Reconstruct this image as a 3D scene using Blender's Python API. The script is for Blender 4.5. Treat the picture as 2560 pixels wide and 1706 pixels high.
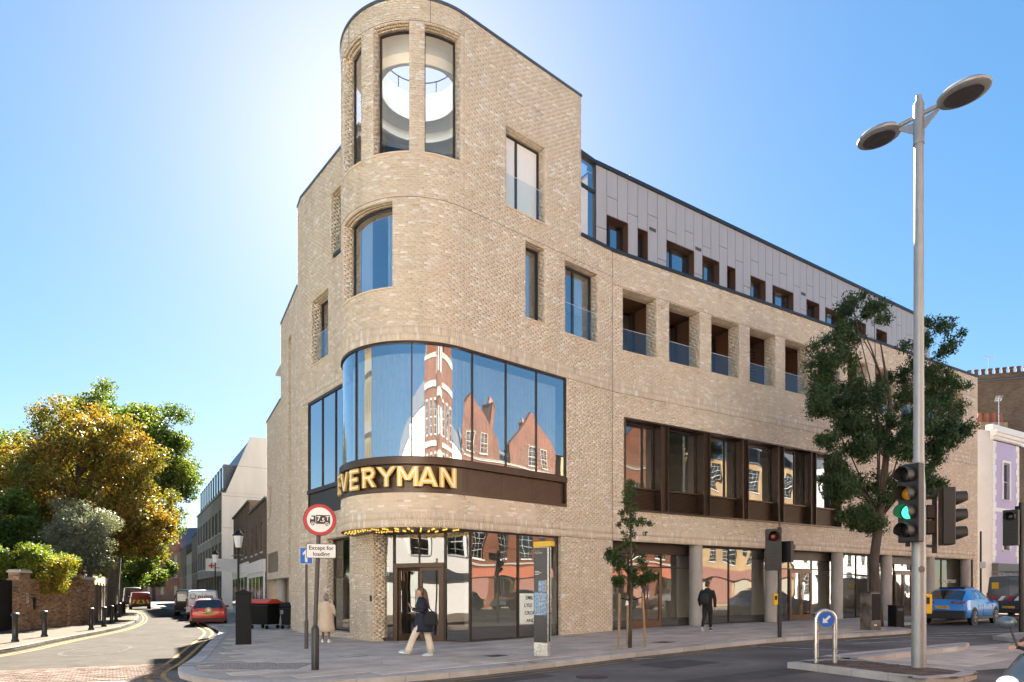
import bpy, bmesh, math, random
import numpy as np
from mathutils import Vector, Matrix

for _o in list(bpy.data.objects):
    bpy.data.objects.remove(_o)
sc = bpy.context.scene
COL = sc.collection
rad = math.radians
random.seed(7)
rng = np.random.default_rng(7)

# ------------------------------------------------------------------ camera
cam_d = bpy.data.cameras.new('camera')
cam_d.lens = 23.0
cam_d.sensor_width = 36.0
cam_d.shift_y = 0.2461
cam_d.clip_start = 0.1
cam_d.clip_end = 4000
cam = bpy.data.objects.new('camera', cam_d)
cam.location = (0, 0, 1.5)
cam.rotation_euler = (rad(90), 0, 0)
COL.objects.link(cam)
sc.camera = cam
sc.render.resolution_x, sc.render.resolution_y = 1024, 682

# ------------------------------------------------------------------ sky, sun, exposure
SUN_AZ, SUN_EL = rad(-10.8), rad(35.5)        # azimuth from +Y towards +X
world = bpy.data.worlds.new('World')
sc.world = world
world.use_nodes = True
wn, wl = world.node_tree.nodes, world.node_tree.links
wn.clear()
sky = wn.new('ShaderNodeTexSky')
sky.sky_type = 'NISHITA'
sky.sun_disc = False
sky.sun_elevation = SUN_EL
sky.sun_rotation = SUN_AZ
sky.altitude = 0
sky.air_density = 1.0
sky.dust_density = 0.28
sky.ozone_density = 2.0
bg = wn.new('ShaderNodeBackground')
bg.inputs['Strength'].default_value = 0.05
wo = wn.new('ShaderNodeOutputWorld')
# even compression of the sky's brightness range (same for every direction)
sky_gamma = wn.new('ShaderNodeGamma')
sky_gamma.inputs[1].default_value = 0.6
wl.new(sky.outputs[0], sky_gamma.inputs[0])
sky_sat = wn.new('ShaderNodeHueSaturation')
sky_sat.inputs['Saturation'].default_value = 1.72
wl.new(sky_gamma.outputs[0], sky_sat.inputs['Color'])
wl.new(sky_sat.outputs[0], bg.inputs[0])
wl.new(bg.outputs[0], wo.inputs[0])

sun_d = bpy.data.lights.new('sun', 'SUN')
sun_d.energy = 5.0
sun_d.angle = rad(0.53)
sun_d.color = (1.0, 0.93, 0.82)
sun = bpy.data.objects.new('sun', sun_d)
COL.objects.link(sun)
_sd = Vector((math.sin(SUN_AZ) * math.cos(SUN_EL), math.cos(SUN_AZ) * math.cos(SUN_EL), math.sin(SUN_EL)))
sun.rotation_euler = _sd.to_track_quat('Z', 'Y').to_euler()
sun.location = _sd * 80

vs = sc.view_settings
vs.view_transform = 'Standard'
vs.look = 'None'
vs.gamma = 1.0
vs.use_curve_mapping = False
vs.exposure = 2.93
cy = sc.cycles
cy.max_bounces = 8
cy.diffuse_bounces = 4
cy.glossy_bounces = 4
cy.transmission_bounces = 6
cy.transparent_max_bounces = 16
cy.caustics_reflective = False
cy.caustics_refractive = False
cy.sample_clamp_indirect = 6.0
try:
    cy.use_denoising = True
    cy.denoiser = 'OPENIMAGEDENOISE'
except Exception:
    pass
# ------------------------------------------------------------------ helpers
FPX, CXP, HZ = 1635.6, 1280.0, 1483.0          # focal length, principal x and horizon row of the survey photograph


def at(px, py, Y):
    """point seen at a survey pixel at distance Y"""
    return Vector(((px - CXP) / FPX * Y, Y, 1.5 + (HZ - py) / FPX * Y))


GK = [(-5000, -.13), (-5, -.12), (1.7, .01), (7.4, .15), (20, .25), (40, .35), (5000, .35)]


def gz(x):
    for (a, za), (b, zb) in zip(GK, GK[1:]):
        if x <= b:
            return za + (zb - za) * (x - a) / (b - a)
    return GK[-1][1]


def gat(px, py, drop=0.0):
    """ground point (pavement level minus drop) seen at a survey pixel"""
    g = -1.5
    for _ in range(12):
        Y = FPX * (-g) / (py - HZ)
        X = (px - CXP) / FPX * Y
        g = gz(X) - drop - 1.5
    return Vector((X, Y, g + 1.5))


def wmat(o):
    m = o.matrix_basis.copy()
    if o.parent:
        m = wmat(o.parent) @ o.matrix_parent_inverse @ m
    return m


def link(o):
    COL.objects.link(o)
    return o


def tag(o, label=None, cat=None, group=None, kind=None):
    if label: o['label'] = label
    if cat: o['category'] = cat
    if group: o['group'] = group
    if kind: o['kind'] = kind
    return o


def thing(name, label, cat, loc=(0, 0, 0), rotz=0.0, group=None):
    o = bpy.data.objects.new(name, None)
    o.empty_display_size = .3
    o.location = loc
    o.rotation_euler = (0, 0, rotz)
    link(o)
    return tag(o, label, cat, group)


def put(name, mesh, parent=None, world=True):
    o = bpy.data.objects.new(name, mesh)
    link(o)
    if parent is not None:
        o.parent = parent
        if world:
            o.matrix_parent_inverse = wmat(parent).inverted()
    return o


def copy_tree(o, parent=None):
    c = o.copy()
    link(c)
    if parent is not None:
        c.parent = parent
        c.matrix_parent_inverse = o.matrix_parent_inverse
    for ch in [k for k in o.children if k is not c]:
        copy_tree(ch, c)
    return c


class MB:
    def __init__(s):
        s.v, s.f, s.m = [], [], []

    def add(s, vs_, fs, mi=0):
        n = len(s.v)
        s.v.extend([tuple(p) for p in vs_])
        s.f.extend([tuple(i + n for i in f) for f in fs])
        s.m.extend([mi] * len(fs))
        return s

    BOXF = [(0, 3, 2, 1), (4, 5, 6, 7), (0, 1, 5, 4), (1, 2, 6, 5), (2, 3, 7, 6), (3, 0, 4, 7)]

    def hexa(s, p, mi=0):
        return s.add(p, MB.BOXF, mi)

    def box(s, x0, x1, y0, y1, z0, z1, mi=0, M=None):
        p = [(x0, y0, z0), (x1, y0, z0), (x1, y1, z0), (x0, y1, z0), (x0, y0, z1), (x1, y0, z1), (x1, y1, z1), (x0, y1, z1)]
        if M is not None:
            p = [M @ Vector(q) for q in p]
        return s.hexa(p, mi)

    def cbox(s, c, d, mi=0, M=None):
        return s.box(c[0] - d[0] / 2, c[0] + d[0] / 2, c[1] - d[1] / 2, c[1] + d[1] / 2, c[2] - d[2] / 2, c[2] + d[2] / 2, mi, M)

    def quad(s, a, b, c, d, mi=0):
        return s.add([a, b, c, d], [(0, 1, 2, 3)], mi)

    def rings(s, rs, mi=0, caps=True, closed=True):
        n = len(rs[0])
        base = len(s.v)
        for r in rs:
            s.v.extend([tuple(p) for p in r])
        for i in range(len(rs) - 1):
            for j in range(n if closed else n - 1):
                k = (j + 1) % n
                s.f.append((base + i * n + j, base + i * n + k, base + (i + 1) * n + k, base + (i + 1) * n + j))
                s.m.append(mi)
        if caps:
            s.f.append(tuple(base + j for j in reversed(range(n)))); s.m.append(mi)
            e = base + (len(rs) - 1) * n
            s.f.append(tuple(e + j for j in range(n))); s.m.append(mi)
        return s

    def tube(s, pts, r, n=10, mi=0, caps=True, sx=1.0):
        pts = [Vector(p) for p in pts]
        if not hasattr(r, '__len__'):
            r = [r] * len(pts)
        rs = []
        up = None
        for i, p in enumerate(pts):
            t = (pts[min(i + 1, len(pts) - 1)] - pts[max(i - 1, 0)])
            if t.length < 1e-9:
                t = Vector((0, 0, 1))
            t.normalize()
            if up is None:
                up = Vector((0, 0, 1)) if abs(t.z) < .9 else Vector((1, 0, 0))
            a = t.cross(up)
            if a.length < 1e-6:
                a = t.orthogonal()
            a.normalize()
            b = a.cross(t).normalized()
            up = b
            rs.append([p + (a * math.cos(q) * sx + b * math.sin(q)) * r[i] for q in [2 * math.pi * k / n for k in range(n)]])
        return s.rings(rs, mi, caps)

    def lathe(s, prof, n=16, c=(0, 0, 0), mi=0, caps=True, M=None):
        rs = []
        for r, z in prof:
            ring = [Vector((c[0] + r * math.cos(2 * math.pi * k / n), c[1] + r * math.sin(2 * math.pi * k / n), c[2] + z)) for k in range(n)]
            if M is not None:
                ring = [M @ p for p in ring]
            rs.append(ring)
        return s.rings(rs, mi, caps)

    def ell(s, c, r, nu=12, nv=8, mi=0, M=None):
        if not hasattr(r, '__len__'):
            r = (r, r, r)
        rs = []
        for i in range(nv + 1):
            t = math.pi * (i + .02 if i == 0 else (i - .02 if i == nv else i)) / nv
            ring = []
            for k in range(nu):
                p = Vector((math.sin(t) * math.cos(2 * math.pi * k / nu) * r[0], math.sin(t) * math.sin(2 * math.pi * k / nu) * r[1], -math.cos(t) * r[2]))
                if M is not None:
                    p = M @ p
                ring.append(p + Vector(c))
            rs.append(ring)
        return s.rings(rs, mi, True)

    def prism(s, poly, z0, z1, mi=0, M=None):
        n = len(poly)
        f0 = z0 if callable(z0) else (lambda x, y: z0)
        f1 = z1 if callable(z1) else (lambda x, y: z1)
        a = [Vector((x, y, f0(x, y))) for x, y in poly]
        b = [Vector((x, y, f1(x, y))) for x, y in poly]
        if M is not None:
            a = [M @ p for p in a]
            b = [M @ p for p in b]
        return s.rings([a, b], mi, True)

    def mesh(s, name, mats, smooth=False, bevel=0.0, seg=1, recalc=True, auto=None):
        me = bpy.data.meshes.new(name)
        me.from_pydata(s.v, [], s.f)
        if not isinstance(mats, (list, tuple)):
            mats = [mats]
        for m in mats:
            me.materials.append(m)
        if len(mats) > 1:
            me.polygons.foreach_set('material_index', s.m)
        if recalc or bevel:
            bm = bmesh.new()
            bm.from_mesh(me)
            if recalc:
                bmesh.ops.recalc_face_normals(bm, faces=bm.faces)
            if bevel:
                es = [e for e in bm.edges if len(e.link_faces) == 2 and e.calc_face_angle(0) > .6]
                bmesh.ops.bevel(bm, geom=es, offset=bevel, segments=seg, affect='EDGES', profile=.6)
            bm.to_mesh(me)
            bm.free()
        if smooth:
            me.polygons.foreach_set('use_smooth', [True] * len(me.polygons))
            if auto is not None:
                try:
                    me.set_sharp_from_angle(angle=rad(auto))
                except Exception:
                    pass
        me.update()
        return me

    def build(s, name, mats, parent=None, world=True, **k):
        return put(name, s.mesh(name, mats, **k), parent, world)


def poly_mesh(name, polys, mat_):
    """flat polygons given as lists of 3-D points, triangulated"""
    bm = bmesh.new()
    for p in polys:
        f = bm.faces.new([bm.verts.new(q) for q in p])
    bmesh.ops.triangulate(bm, faces=bm.faces)
    me = bpy.data.meshes.new(name)
    bm.to_mesh(me)
    bm.free()
    me.materials.append(mat_)
    return me


def ground_sheet(name, poly, mat_, drop, skirt=None, parent=None):
    """flat polygon laid on the falling ground: cut where the slope changes"""
    bm = bmesh.new()
    bm.faces.new([bm.verts.new((x, y, 0)) for x, y in poly])
    for x, _ in GK[1:-1]:
        g = bm.verts[:] + bm.edges[:] + bm.faces[:]
        bmesh.ops.bisect_plane(bm, geom=g, plane_co=(x, 0, 0), plane_no=(1, 0, 0))
    bmesh.ops.triangulate(bm, faces=bm.faces)
    bmesh.ops.recalc_face_normals(bm, faces=bm.faces)
    for f in bm.faces:
        if f.normal.z < 0:
            f.normal_flip()
    for v in bm.verts:
        v.co.z = gz(v.co.x) - drop
    me = bpy.data.meshes.new(name)
    bm.to_mesh(me)
    bm.free()
    me.materials.append(mat_)
    return put(name, me, parent)


def inside(p, poly):
    x, y = p
    c = False
    n = len(poly)
    for i in range(n):
        x1, y1 = poly[i]
        x2, y2 = poly[i - 1]
        if (y1 > y) != (y2 > y) and x < (x2 - x1) * (y - y1) / (y2 - y1) + x1:
            c = not c
    return c


def smooth_line(pts, step=.5):
    """Catmull-Rom through 2-D points, resampled"""
    P = [Vector(p) for p in pts]
    P = [P[0] * 2 - P[1]] + P + [P[-1] * 2 - P[-2]]
    out = []
    for i in range(1, len(P) - 2):
        n = max(1, int((P[i + 1] - P[i]).length / step))
        for k in range(n):
            t = k / n
            out.append(.5 * ((2 * P[i]) + (P[i + 1] - P[i - 1]) * t + (2 * P[i - 1] - 5 * P[i] + 4 * P[i + 1] - P[i + 2]) * t * t
                             + (3 * P[i] - P[i - 1] - 3 * P[i + 1] + P[i + 2]) * t ** 3))
    out.append(P[-2])
    return out


def offset_line(L, d):
    """parallel to a 2-D polyline, d > 0 to the left of travel"""
    out = []
    for i, p in enumerate(L):
        t = (L[min(i + 1, len(L) - 1)] - L[max(i - 1, 0)]).normalized()
        out.append(p + Vector((-t.y, t.x)) * d)
    return out


def strip_on_ground(mb, L, d0, d1, up, i0=0, i1=None, dash=None):
    a, b = offset_line(L, d0), offset_line(L, d1)
    i1 = len(L) - 1 if i1 is None else i1
    for i in range(i0, i1):
        if dash and (i // dash[0]) % dash[1] != 0:
            continue
        q = [a[i], a[i + 1], b[i + 1], b[i]]
        mb.quad(*[(p.x, p.y, gz(p.x) + up) for p in q])


# ------------------------------------------------------------------ materials
def _nt(name):
    m = bpy.data.materials.new(name)
    m.use_nodes = True
    nt = m.node_tree
    return m, nt, nt.nodes, nt.links, nt.nodes['Principled BSDF']


def ramp(nodes, stops):
    r = nodes.new('ShaderNodeValToRGB')
    e = r.color_ramp.elements
    while len(e) < len(stops):
        e.new(.5)
    for q, (p, c) in zip(e, stops):
        q.position = p
        q.color = (*c, 1) if len(c) == 3 else c
    return r


def mk(name, col, rough=.6, metal=0.0, var=.12, scale=6.0, bump=0.0, bscale=60.0, spec=.5, coat=0.0, col2=None, stretch=None, detail=6, coords='Object', blotch=None):
    """plain surface: base colour with noise variation, fine relief"""
    m, nt, N, L, b = _nt(name)
    b.inputs['Roughness'].default_value = rough
    b.inputs['Metallic'].default_value = metal
    b.inputs['Specular IOR Level'].default_value = spec
    b.inputs['Coat Weight'].default_value = coat
    b.inputs['Coat Roughness'].default_value = .05
    if var or col2 or bump:
        tc = N.new('ShaderNodeTexCoord')
        src = tc.outputs[coords]
        if stretch:
            mp = N.new('ShaderNodeMapping')
            mp.inputs['Scale'].default_value = stretch
            L.new(src, mp.inputs[0])
            src = mp.outputs[0]
    if var or col2:
        nz = N.new('ShaderNodeTexNoise')
        nz.inputs['Scale'].default_value = scale
        nz.inputs['Detail'].default_value = detail
        nz.inputs['Roughness'].default_value = .65
        L.new(src, nz.inputs['Vector'])
        lo = tuple(c * (1 - var) for c in col)
        hi = tuple(min(1, c * (1 + var)) for c in (col2 or col))
        r = ramp(N, [(.32, lo), (.68, hi)])
        L.new(nz.outputs['Fac'], r.inputs[0])
        out = r.outputs[0]
        if blotch:
            n2 = N.new('ShaderNodeTexNoise')
            n2.inputs['Scale'].default_value = blotch[1]
            n2.inputs['Detail'].default_value = 4
            L.new(src, n2.inputs['Vector'])
            r2 = ramp(N, [(.45, (0, 0, 0)), (.62, (1, 1, 1))])
            L.new(n2.outputs['Fac'], r2.inputs[0])
            mx = N.new('ShaderNodeMix')
            mx.data_type = 'RGBA'
            mx.inputs['B'].default_value = (*blotch[0], 1)
            sc_ = N.new('ShaderNodeMath'); sc_.operation = 'MULTIPLY'; sc_.inputs[1].default_value = blotch[2]
            L.new(r2.outputs[0], sc_.inputs[0])
            L.new(sc_.outputs[0], mx.inputs['Factor'])
            L.new(out, mx.inputs['A'])
            out = mx.outputs['Result']
        L.new(out, b.inputs['Base Color'])
        rr = N.new('ShaderNodeMapRange')
        rr.inputs['To Min'].default_value = max(0, rough - .08)
        rr.inputs['To Max'].default_value = min(1, rough + .08)
        L.new(nz.outputs['Fac'], rr.inputs[0])
        L.new(rr.outputs[0], b.inputs['Roughness'])
    else:
        b.inputs['Base Color'].default_value = (*col, 1)
    if bump:
        n3 = N.new('ShaderNodeTexNoise')
        n3.inputs['Scale'].default_value = bscale
        n3.inputs['Detail'].default_value = 5
        L.new(src, n3.inputs['Vector'])
        bp = N.new('ShaderNodeBump')
        bp.inputs['Strength'].default_value = bump
        bp.inputs['Distance'].default_value = .02
        L.new(n3.outputs['Fac'], bp.inputs['Height'])
        L.new(bp.outputs[0], b.inputs['Normal'])
    return m


def mkpieces(name, stops, rough=.85, source='island', bump=.35, bscale=90., stain=.18, spec=.3, streak=0.0, spots=0.0):
    """bricks, setts, slabs: a colour for each piece, then grain"""
    m, nt, N, L, b = _nt(name)
    if source == 'island':
        g = N.new('ShaderNodeNewGeometry')
        fac = g.outputs['Random Per Island']
    else:
        g = N.new('ShaderNodeObjectInfo')
        fac = g.outputs['Random']
    r = ramp(N, stops)
    L.new(fac, r.inputs[0])
    tc = N.new('ShaderNodeTexCoord')
    geo = N.new('ShaderNodeNewGeometry')
    nz = N.new('ShaderNodeTexNoise')
    nz.inputs['Scale'].default_value = 1.1
    nz.inputs['Detail'].default_value = 8
    nz.inputs['Roughness'].default_value = .7
    L.new(geo.outputs['Position'], nz.inputs['Vector'])
    mr = N.new('ShaderNodeMapRange')
    mr.inputs['From Min'].default_value = .3
    mr.inputs['From Max'].default_value = .7
    mr.inputs['To Min'].default_value = 1 - stain
    mr.inputs['To Max'].default_value = 1 + stain * .5
    L.new(nz.outputs['Fac'], mr.inputs[0])
    mx = N.new('ShaderNodeVectorMath')
    mx.operation = 'SCALE'
    L.new(r.outputs[0], mx.inputs[0])
    L.new(mr.outputs[0], mx.inputs['Scale'])
    col_out = mx.outputs[0]
    if streak:
        mp_ = N.new('ShaderNodeMapping')
        mp_.inputs['Scale'].default_value = (2.2, 2.2, .16)
        L.new(geo.outputs['Position'], mp_.inputs[0])
        n4 = N.new('ShaderNodeTexNoise')
        n4.inputs['Scale'].default_value = 1.0
        n4.inputs['Detail'].default_value = 5
        L.new(mp_.outputs[0], n4.inputs['Vector'])
        m4 = N.new('ShaderNodeMapRange')
        m4.inputs['From Min'].default_value = .5
        m4.inputs['From Max'].default_value = .72
        m4.inputs['To Min'].default_value = 1.0
        m4.inputs['To Max'].default_value = 1 - streak
        L.new(n4.outputs['Fac'], m4.inputs[0])
        m5 = N.new('ShaderNodeVectorMath')
        m5.operation = 'SCALE'
        L.new(col_out, m5.inputs[0])
        L.new(m4.outputs[0], m5.inputs['Scale'])
        col_out = m5.outputs[0]
    if spots:
        vo_ = N.new('ShaderNodeTexVoronoi')
        vo_.inputs['Scale'].default_value = 3.2
        L.new(geo.outputs['Position'], vo_.inputs['Vector'])
        m6 = N.new('ShaderNodeMapRange')
        m6.inputs['From Min'].default_value = .06
        m6.inputs['From Max'].default_value = .10
        m6.inputs['To Min'].default_value = 1 - spots
        m6.inputs['To Max'].default_value = 1.0
        L.new(vo_.outputs['Distance'], m6.inputs[0])
        m7 = N.new('ShaderNodeVectorMath')
        m7.operation = 'SCALE'
        L.new(col_out, m7.inputs[0])
        L.new(m6.outputs[0], m7.inputs['Scale'])
        col_out = m7.outputs[0]
    L.new(col_out, b.inputs['Base Color'])
    b.inputs['Roughness'].default_value = rough
    b.inputs['Specular IOR Level'].default_value = spec
    if bump:
        n3 = N.new('ShaderNodeTexNoise')
        n3.inputs['Scale'].default_value = bscale
        n3.inputs['Detail'].default_value = 3
        L.new(geo.outputs['Position'], n3.inputs['Vector'])
        bp = N.new('ShaderNodeBump')
        bp.inputs['Strength'].default_value = bump
        bp.inputs['Distance'].default_value = .01
        L.new(n3.outputs['Fac'], bp.inputs['Height'])
        L.new(bp.outputs[0], b.inputs['Normal'])
    return m


def mkglass(name, tint=(.75, .8, .82), refl=.35, wave=.012, wscale=.7, gcol=(1, 1, 1), ior=1.5):
    m, nt, N, L, b = _nt(name)
    N.remove(b)
    out = [n for n in N if n.type == 'OUTPUT_MATERIAL'][0]
    tr = N.new('ShaderNodeBsdfTransparent')
    tr.inputs[0].default_value = (*tint, 1)
    gl = N.new('ShaderNodeBsdfGlossy')
    gl.inputs['Color'].default_value = (*gcol, 1)
    gl.inputs['Roughness'].default_value = 0.0
    fr = N.new('ShaderNodeLayerWeight')
    fr.inputs[0].default_value = .5
    pw_ = N.new('ShaderNodeMath')
    pw_.operation = 'POWER'
    pw_.inputs[1].default_value = 4.0
    L.new(fr.outputs['Facing'], pw_.inputs[0])
    mr = N.new('ShaderNodeMapRange')
    mr.inputs['To Min'].default_value = refl
    mr.inputs['To Max'].default_value = 1.0
    L.new(pw_.outputs[0], mr.inputs[0])
    mix = N.new('ShaderNodeMixShader')
    L.new(mr.outputs[0], mix.inputs[0])
    L.new(tr.outputs[0], mix.inputs[1])
    L.new(gl.outputs[0], mix.inputs[2])
    if wave:
        geo = N.new('ShaderNodeNewGeometry')
        nz = N.new('ShaderNodeTexNoise')
        nz.inputs['Scale'].default_value = wscale
        nz.inputs['Detail'].default_value = 1
        L.new(geo.outputs['Position'], nz.inputs['Vector'])
        bp = N.new('ShaderNodeBump')
        bp.inputs['Strength'].default_value = 1.0
        bp.inputs['Distance'].default_value = wave
        L.new(nz.outputs['Fac'], bp.inputs['Height'])
        L.new(bp.outputs[0], gl.inputs['Normal'])
    L.new(mix.outputs[0], out.inputs[0])
    return m


def mkemit(name, col, strength, base=None):
    m, nt, N, L, b = _nt(name)
    b.inputs['Base Color'].default_value = (*(base or col), 1)
    b.inputs['Emission Color'].default_value = (*col, 1)
    b.inputs['Emission Strength'].default_value = strength
    b.inputs['Roughness'].default_value = .4
    return m


def mkleaf(name, stops, trans=.45, rough=.5):
    """thin leaves: colour for each leaf, light passing through"""
    m, nt, N, L, b = _nt(name)
    N.remove(b)
    out = [n for n in N if n.type == 'OUTPUT_MATERIAL'][0]
    g = N.new('ShaderNodeNewGeometry')
    r = ramp(N, stops)
    nz = N.new('ShaderNodeTexNoise')
    nz.inputs['Scale'].default_value = .35
    nz.inputs['Detail'].default_value = 3
    L.new(g.outputs['Position'], nz.inputs['Vector'])
    ad = N.new('ShaderNodeMath')
    ad.operation = 'MULTIPLY_ADD'
    ad.inputs[1].default_value = .55
    L.new(g.outputs['Random Per Island'], ad.inputs[0])
    mr = N.new('ShaderNodeMapRange')
    mr.inputs['From Min'].default_value = .35
    mr.inputs['From Max'].default_value = .65
    mr.inputs['To Max'].default_value = .45
    L.new(nz.outputs['Fac'], mr.inputs[0])
    L.new(mr.outputs[0], ad.inputs[2])
    L.new(ad.outputs[0], r.inputs[0])
    df = N.new('ShaderNodeBsdfPrincipled')
    df.inputs['Roughness'].default_value = rough
    df.inputs['Specular IOR Level'].default_value = .35
    L.new(r.outputs[0], df.inputs['Base Color'])
    tl = N.new('ShaderNodeBsdfTranslucent')
    sc_ = N.new('ShaderNodeVectorMath')
    sc_.operation = 'MULTIPLY'
    sc_.inputs[1].default_value = (1.6, 1.5, .7)
    L.new(r.outputs[0], sc_.inputs[0])
    L.new(sc_.outputs[0], tl.inputs[0])
    mx = N.new('ShaderNodeMixShader')
    mx.inputs[0].default_value = trans
    L.new(df.outputs[0], mx.inputs[1])
    L.new(tl.outputs[0], mx.inputs[2])
    L.new(mx.outputs[0], out.inputs[0])
    return m


BUFF = [(0, (.62, .47, .31)), (.03, (.70, .555, .385)), (.30, (.745, .605, .445)), (.80, (.765, .63, .47)), (.90, (.81, .71, .565)), (1, (.89, .82, .71))]
M = {}
M['brick'] = mkpieces('buff_brick', BUFF, stain=.09, streak=.10, bump=.15)
M['brick1'] = mkpieces('buff_brick_single', BUFF, source='object', stain=.09, streak=.10, bump=.15)
M['mortar'] = mk('mortar', (.715, .58, .425), .95, var=.06, scale=2)
M['bronze'] = mk('bronze_metal', (.085, .055, .036), .36, metal=.55, var=.12, scale=3)
M['bronze_d'] = mk('bronze_frame', (.045, .032, .024), .4, metal=.4, var=.08)
M['door_br'] = mk('bronze_door', (.16, .085, .045), .38, metal=.3, var=.1)
M['frame'] = mk('window_frame', (.035, .032, .03), .45, var=.05)
M['coping'] = mk('coping_metal', (.16, .17, .18), .4, metal=.6, var=.1)
M['zinc'] = mk('dark_cap', (.035, .04, .045), .4, metal=.3, var=.1)
M['panel'] = mk('mauve_panel', (.455, .42, .41), .45, metal=.15, var=.05, scale=1.2, stretch=(6, 6, .6))
M['panel_gap'] = mk('panel_gap', (.05, .04, .04), .8, var=0)
M['panel_br'] = mk('brown_soffit', (.11, .055, .034), .5, var=.1)
M['concrete'] = mk('concrete', (.46, .42, .37), .85, var=.13, scale=3, bump=.15, bscale=40, stretch=(1, 1, .35), blotch=((.36, .33, .29), 1.3, .5))
M['plaster'] = mk('plaster', (.62, .60, .57), .8, var=.04)
M['white_in'] = mk('white_paint', (.82, .82, .80), .7, var=.02)
M['curtain'] = mk('sheer_curtain', (.74, .74, .72), .9, var=.05)
M['dark_in'] = mk('dark_interior', (.05, .045, .04), .8, var=.1)
M['floor_in'] = mk('floor_interior', (.22, .18, .15), .5, var=.1)
M['glass'] = mkglass('window_glass', (.74, .79, .80), .40)
M['glass_band'] = mkglass('solar_glass', (.72, .80, .82), .45, wave=.008, wscale=.55, gcol=(.93, .97, 1))
M['glass_shop'] = mkglass('shop_glass', (.70, .74, .72), .22, wave=.014, wscale=.6)
M['glass_clear'] = mkglass('clear_glass', (.90, .95, .94), .07, wave=0)
M['glass_tower'] = mkglass('tower_glass', (.93, .95, .95), .07, wave=0)
M['white'] = mk('white', (.78, .77, .74), .55, var=.05)
M['black'] = mk('black_paint', (.006, .006, .006), .38, var=.15)
M['black_m'] = mk('black_matt', (.006, .006, .006), .65, spec=.25, var=.2)
M['steel'] = mk('stainless', (.62, .61, .59), .28, metal=1.0, var=.04)
M['galv'] = mk('grey_column', (.32, .33, .33), .42, metal=.45, var=.08, scale=3)
M['yellow'] = mk('yellow', (.72, .44, .02), .5, var=.05)
# ------------------------------------------------------------------ wall coordinates: s along, z up, dep into the building
class Wall:
    def __init__(s, p0, p1):
        s.p0 = np.array(p0, float)
        s.p1 = np.array(p1, float)
        s.L = float(np.linalg.norm(s.p1 - s.p0))
        s.d = (s.p1 - s.p0) / s.L
        s.n = np.array((s.d[1], -s.d[0]))
        s.curved = False

    def xy(s, t, dep=0.0):
        t = np.asarray(t, float)
        dep = np.asarray(dep, float)
        return s.p0[0] + s.d[0] * t - s.n[0] * dep, s.p0[1] + s.d[1] * t - s.n[1] * dep

    def pt(s, t, z, dep=0.0):
        x, y = s.xy(t, dep)
        return Vector((float(x), float(y), z))

    def sx(s, px, dep=0.0):
        k = (px - CXP) / FPX
        ox, oy = s.p0 - s.n * dep
        return float((k * oy - ox) / (s.d[0] - k * s.d[1]))

    def zy(s, px, py, dep=0.0):
        t = s.sx(px, dep)
        return 1.5 + (HZ - py) / FPX * float(s.xy(t, dep)[1])

    def nrm(s, t):
        return Vector((s.n[0], s.n[1], 0))


class Arc(Wall):
    def __init__(s, c, R, a0, a1):
        s.c, s.R, s.a0, s.a1 = np.array(c, float), R, a0, a1
        s.L = R * (a1 - a0)
        s.curved = True

    def xy(s, t, dep=0.0):
        a = s.a0 + np.asarray(t, float) / s.R
        r = s.R - np.asarray(dep, float)
        return s.c[0] + r * np.cos(a), s.c[1] + r * np.sin(a)

    def sx(s, px, dep=0.0):
        k = (px - CXP) / FPX
        d = np.array((k, 1.0)); d /= np.linalg.norm(d)
        r = s.R - dep
        b = d @ s.c
        q = b * b - s.c @ s.c + r * r
        t = b - math.sqrt(max(q, 0))
        p = d * t - s.c
        a = math.atan2(p[1], p[0])
        while a < s.a0 - .3:
            a += 2 * math.pi
        return s.R * (a - s.a0)

    def nrm(s, t):
        a = s.a0 + t / s.R
        return Vector((math.cos(a), math.sin(a), 0))


def wbox(mb, W, s0, s1, z0, z1, d0, d1, mi=0, n=None):
    """box in wall coordinates (d0 = outer depth, d1 = inner depth)"""
    if n is None:
        n = max(1, int(math.ceil((s1 - s0) / .16))) if W.curved else 1
    t = np.linspace(s0, s1, n + 1)
    rs = []
    for q in t:
        rs.append([W.pt(q, z0, d0), W.pt(q, z0, d1), W.pt(q, z1, d1), W.pt(q, z1, d0)])
    mb.rings(rs, mi, True)


def wquad(mb, W, s0, s1, z0, z1, dep, mi=0, n=None):
    if n is None:
        n = max(1, int(math.ceil((s1 - s0) / .12))) if W.curved else 1
    t = np.linspace(s0, s1, n + 1)
    rs = [[W.pt(q, z0, dep), W.pt(q, z1, dep)] for q in t]
    mb.rings(rs, mi, False, closed=False)


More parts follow.
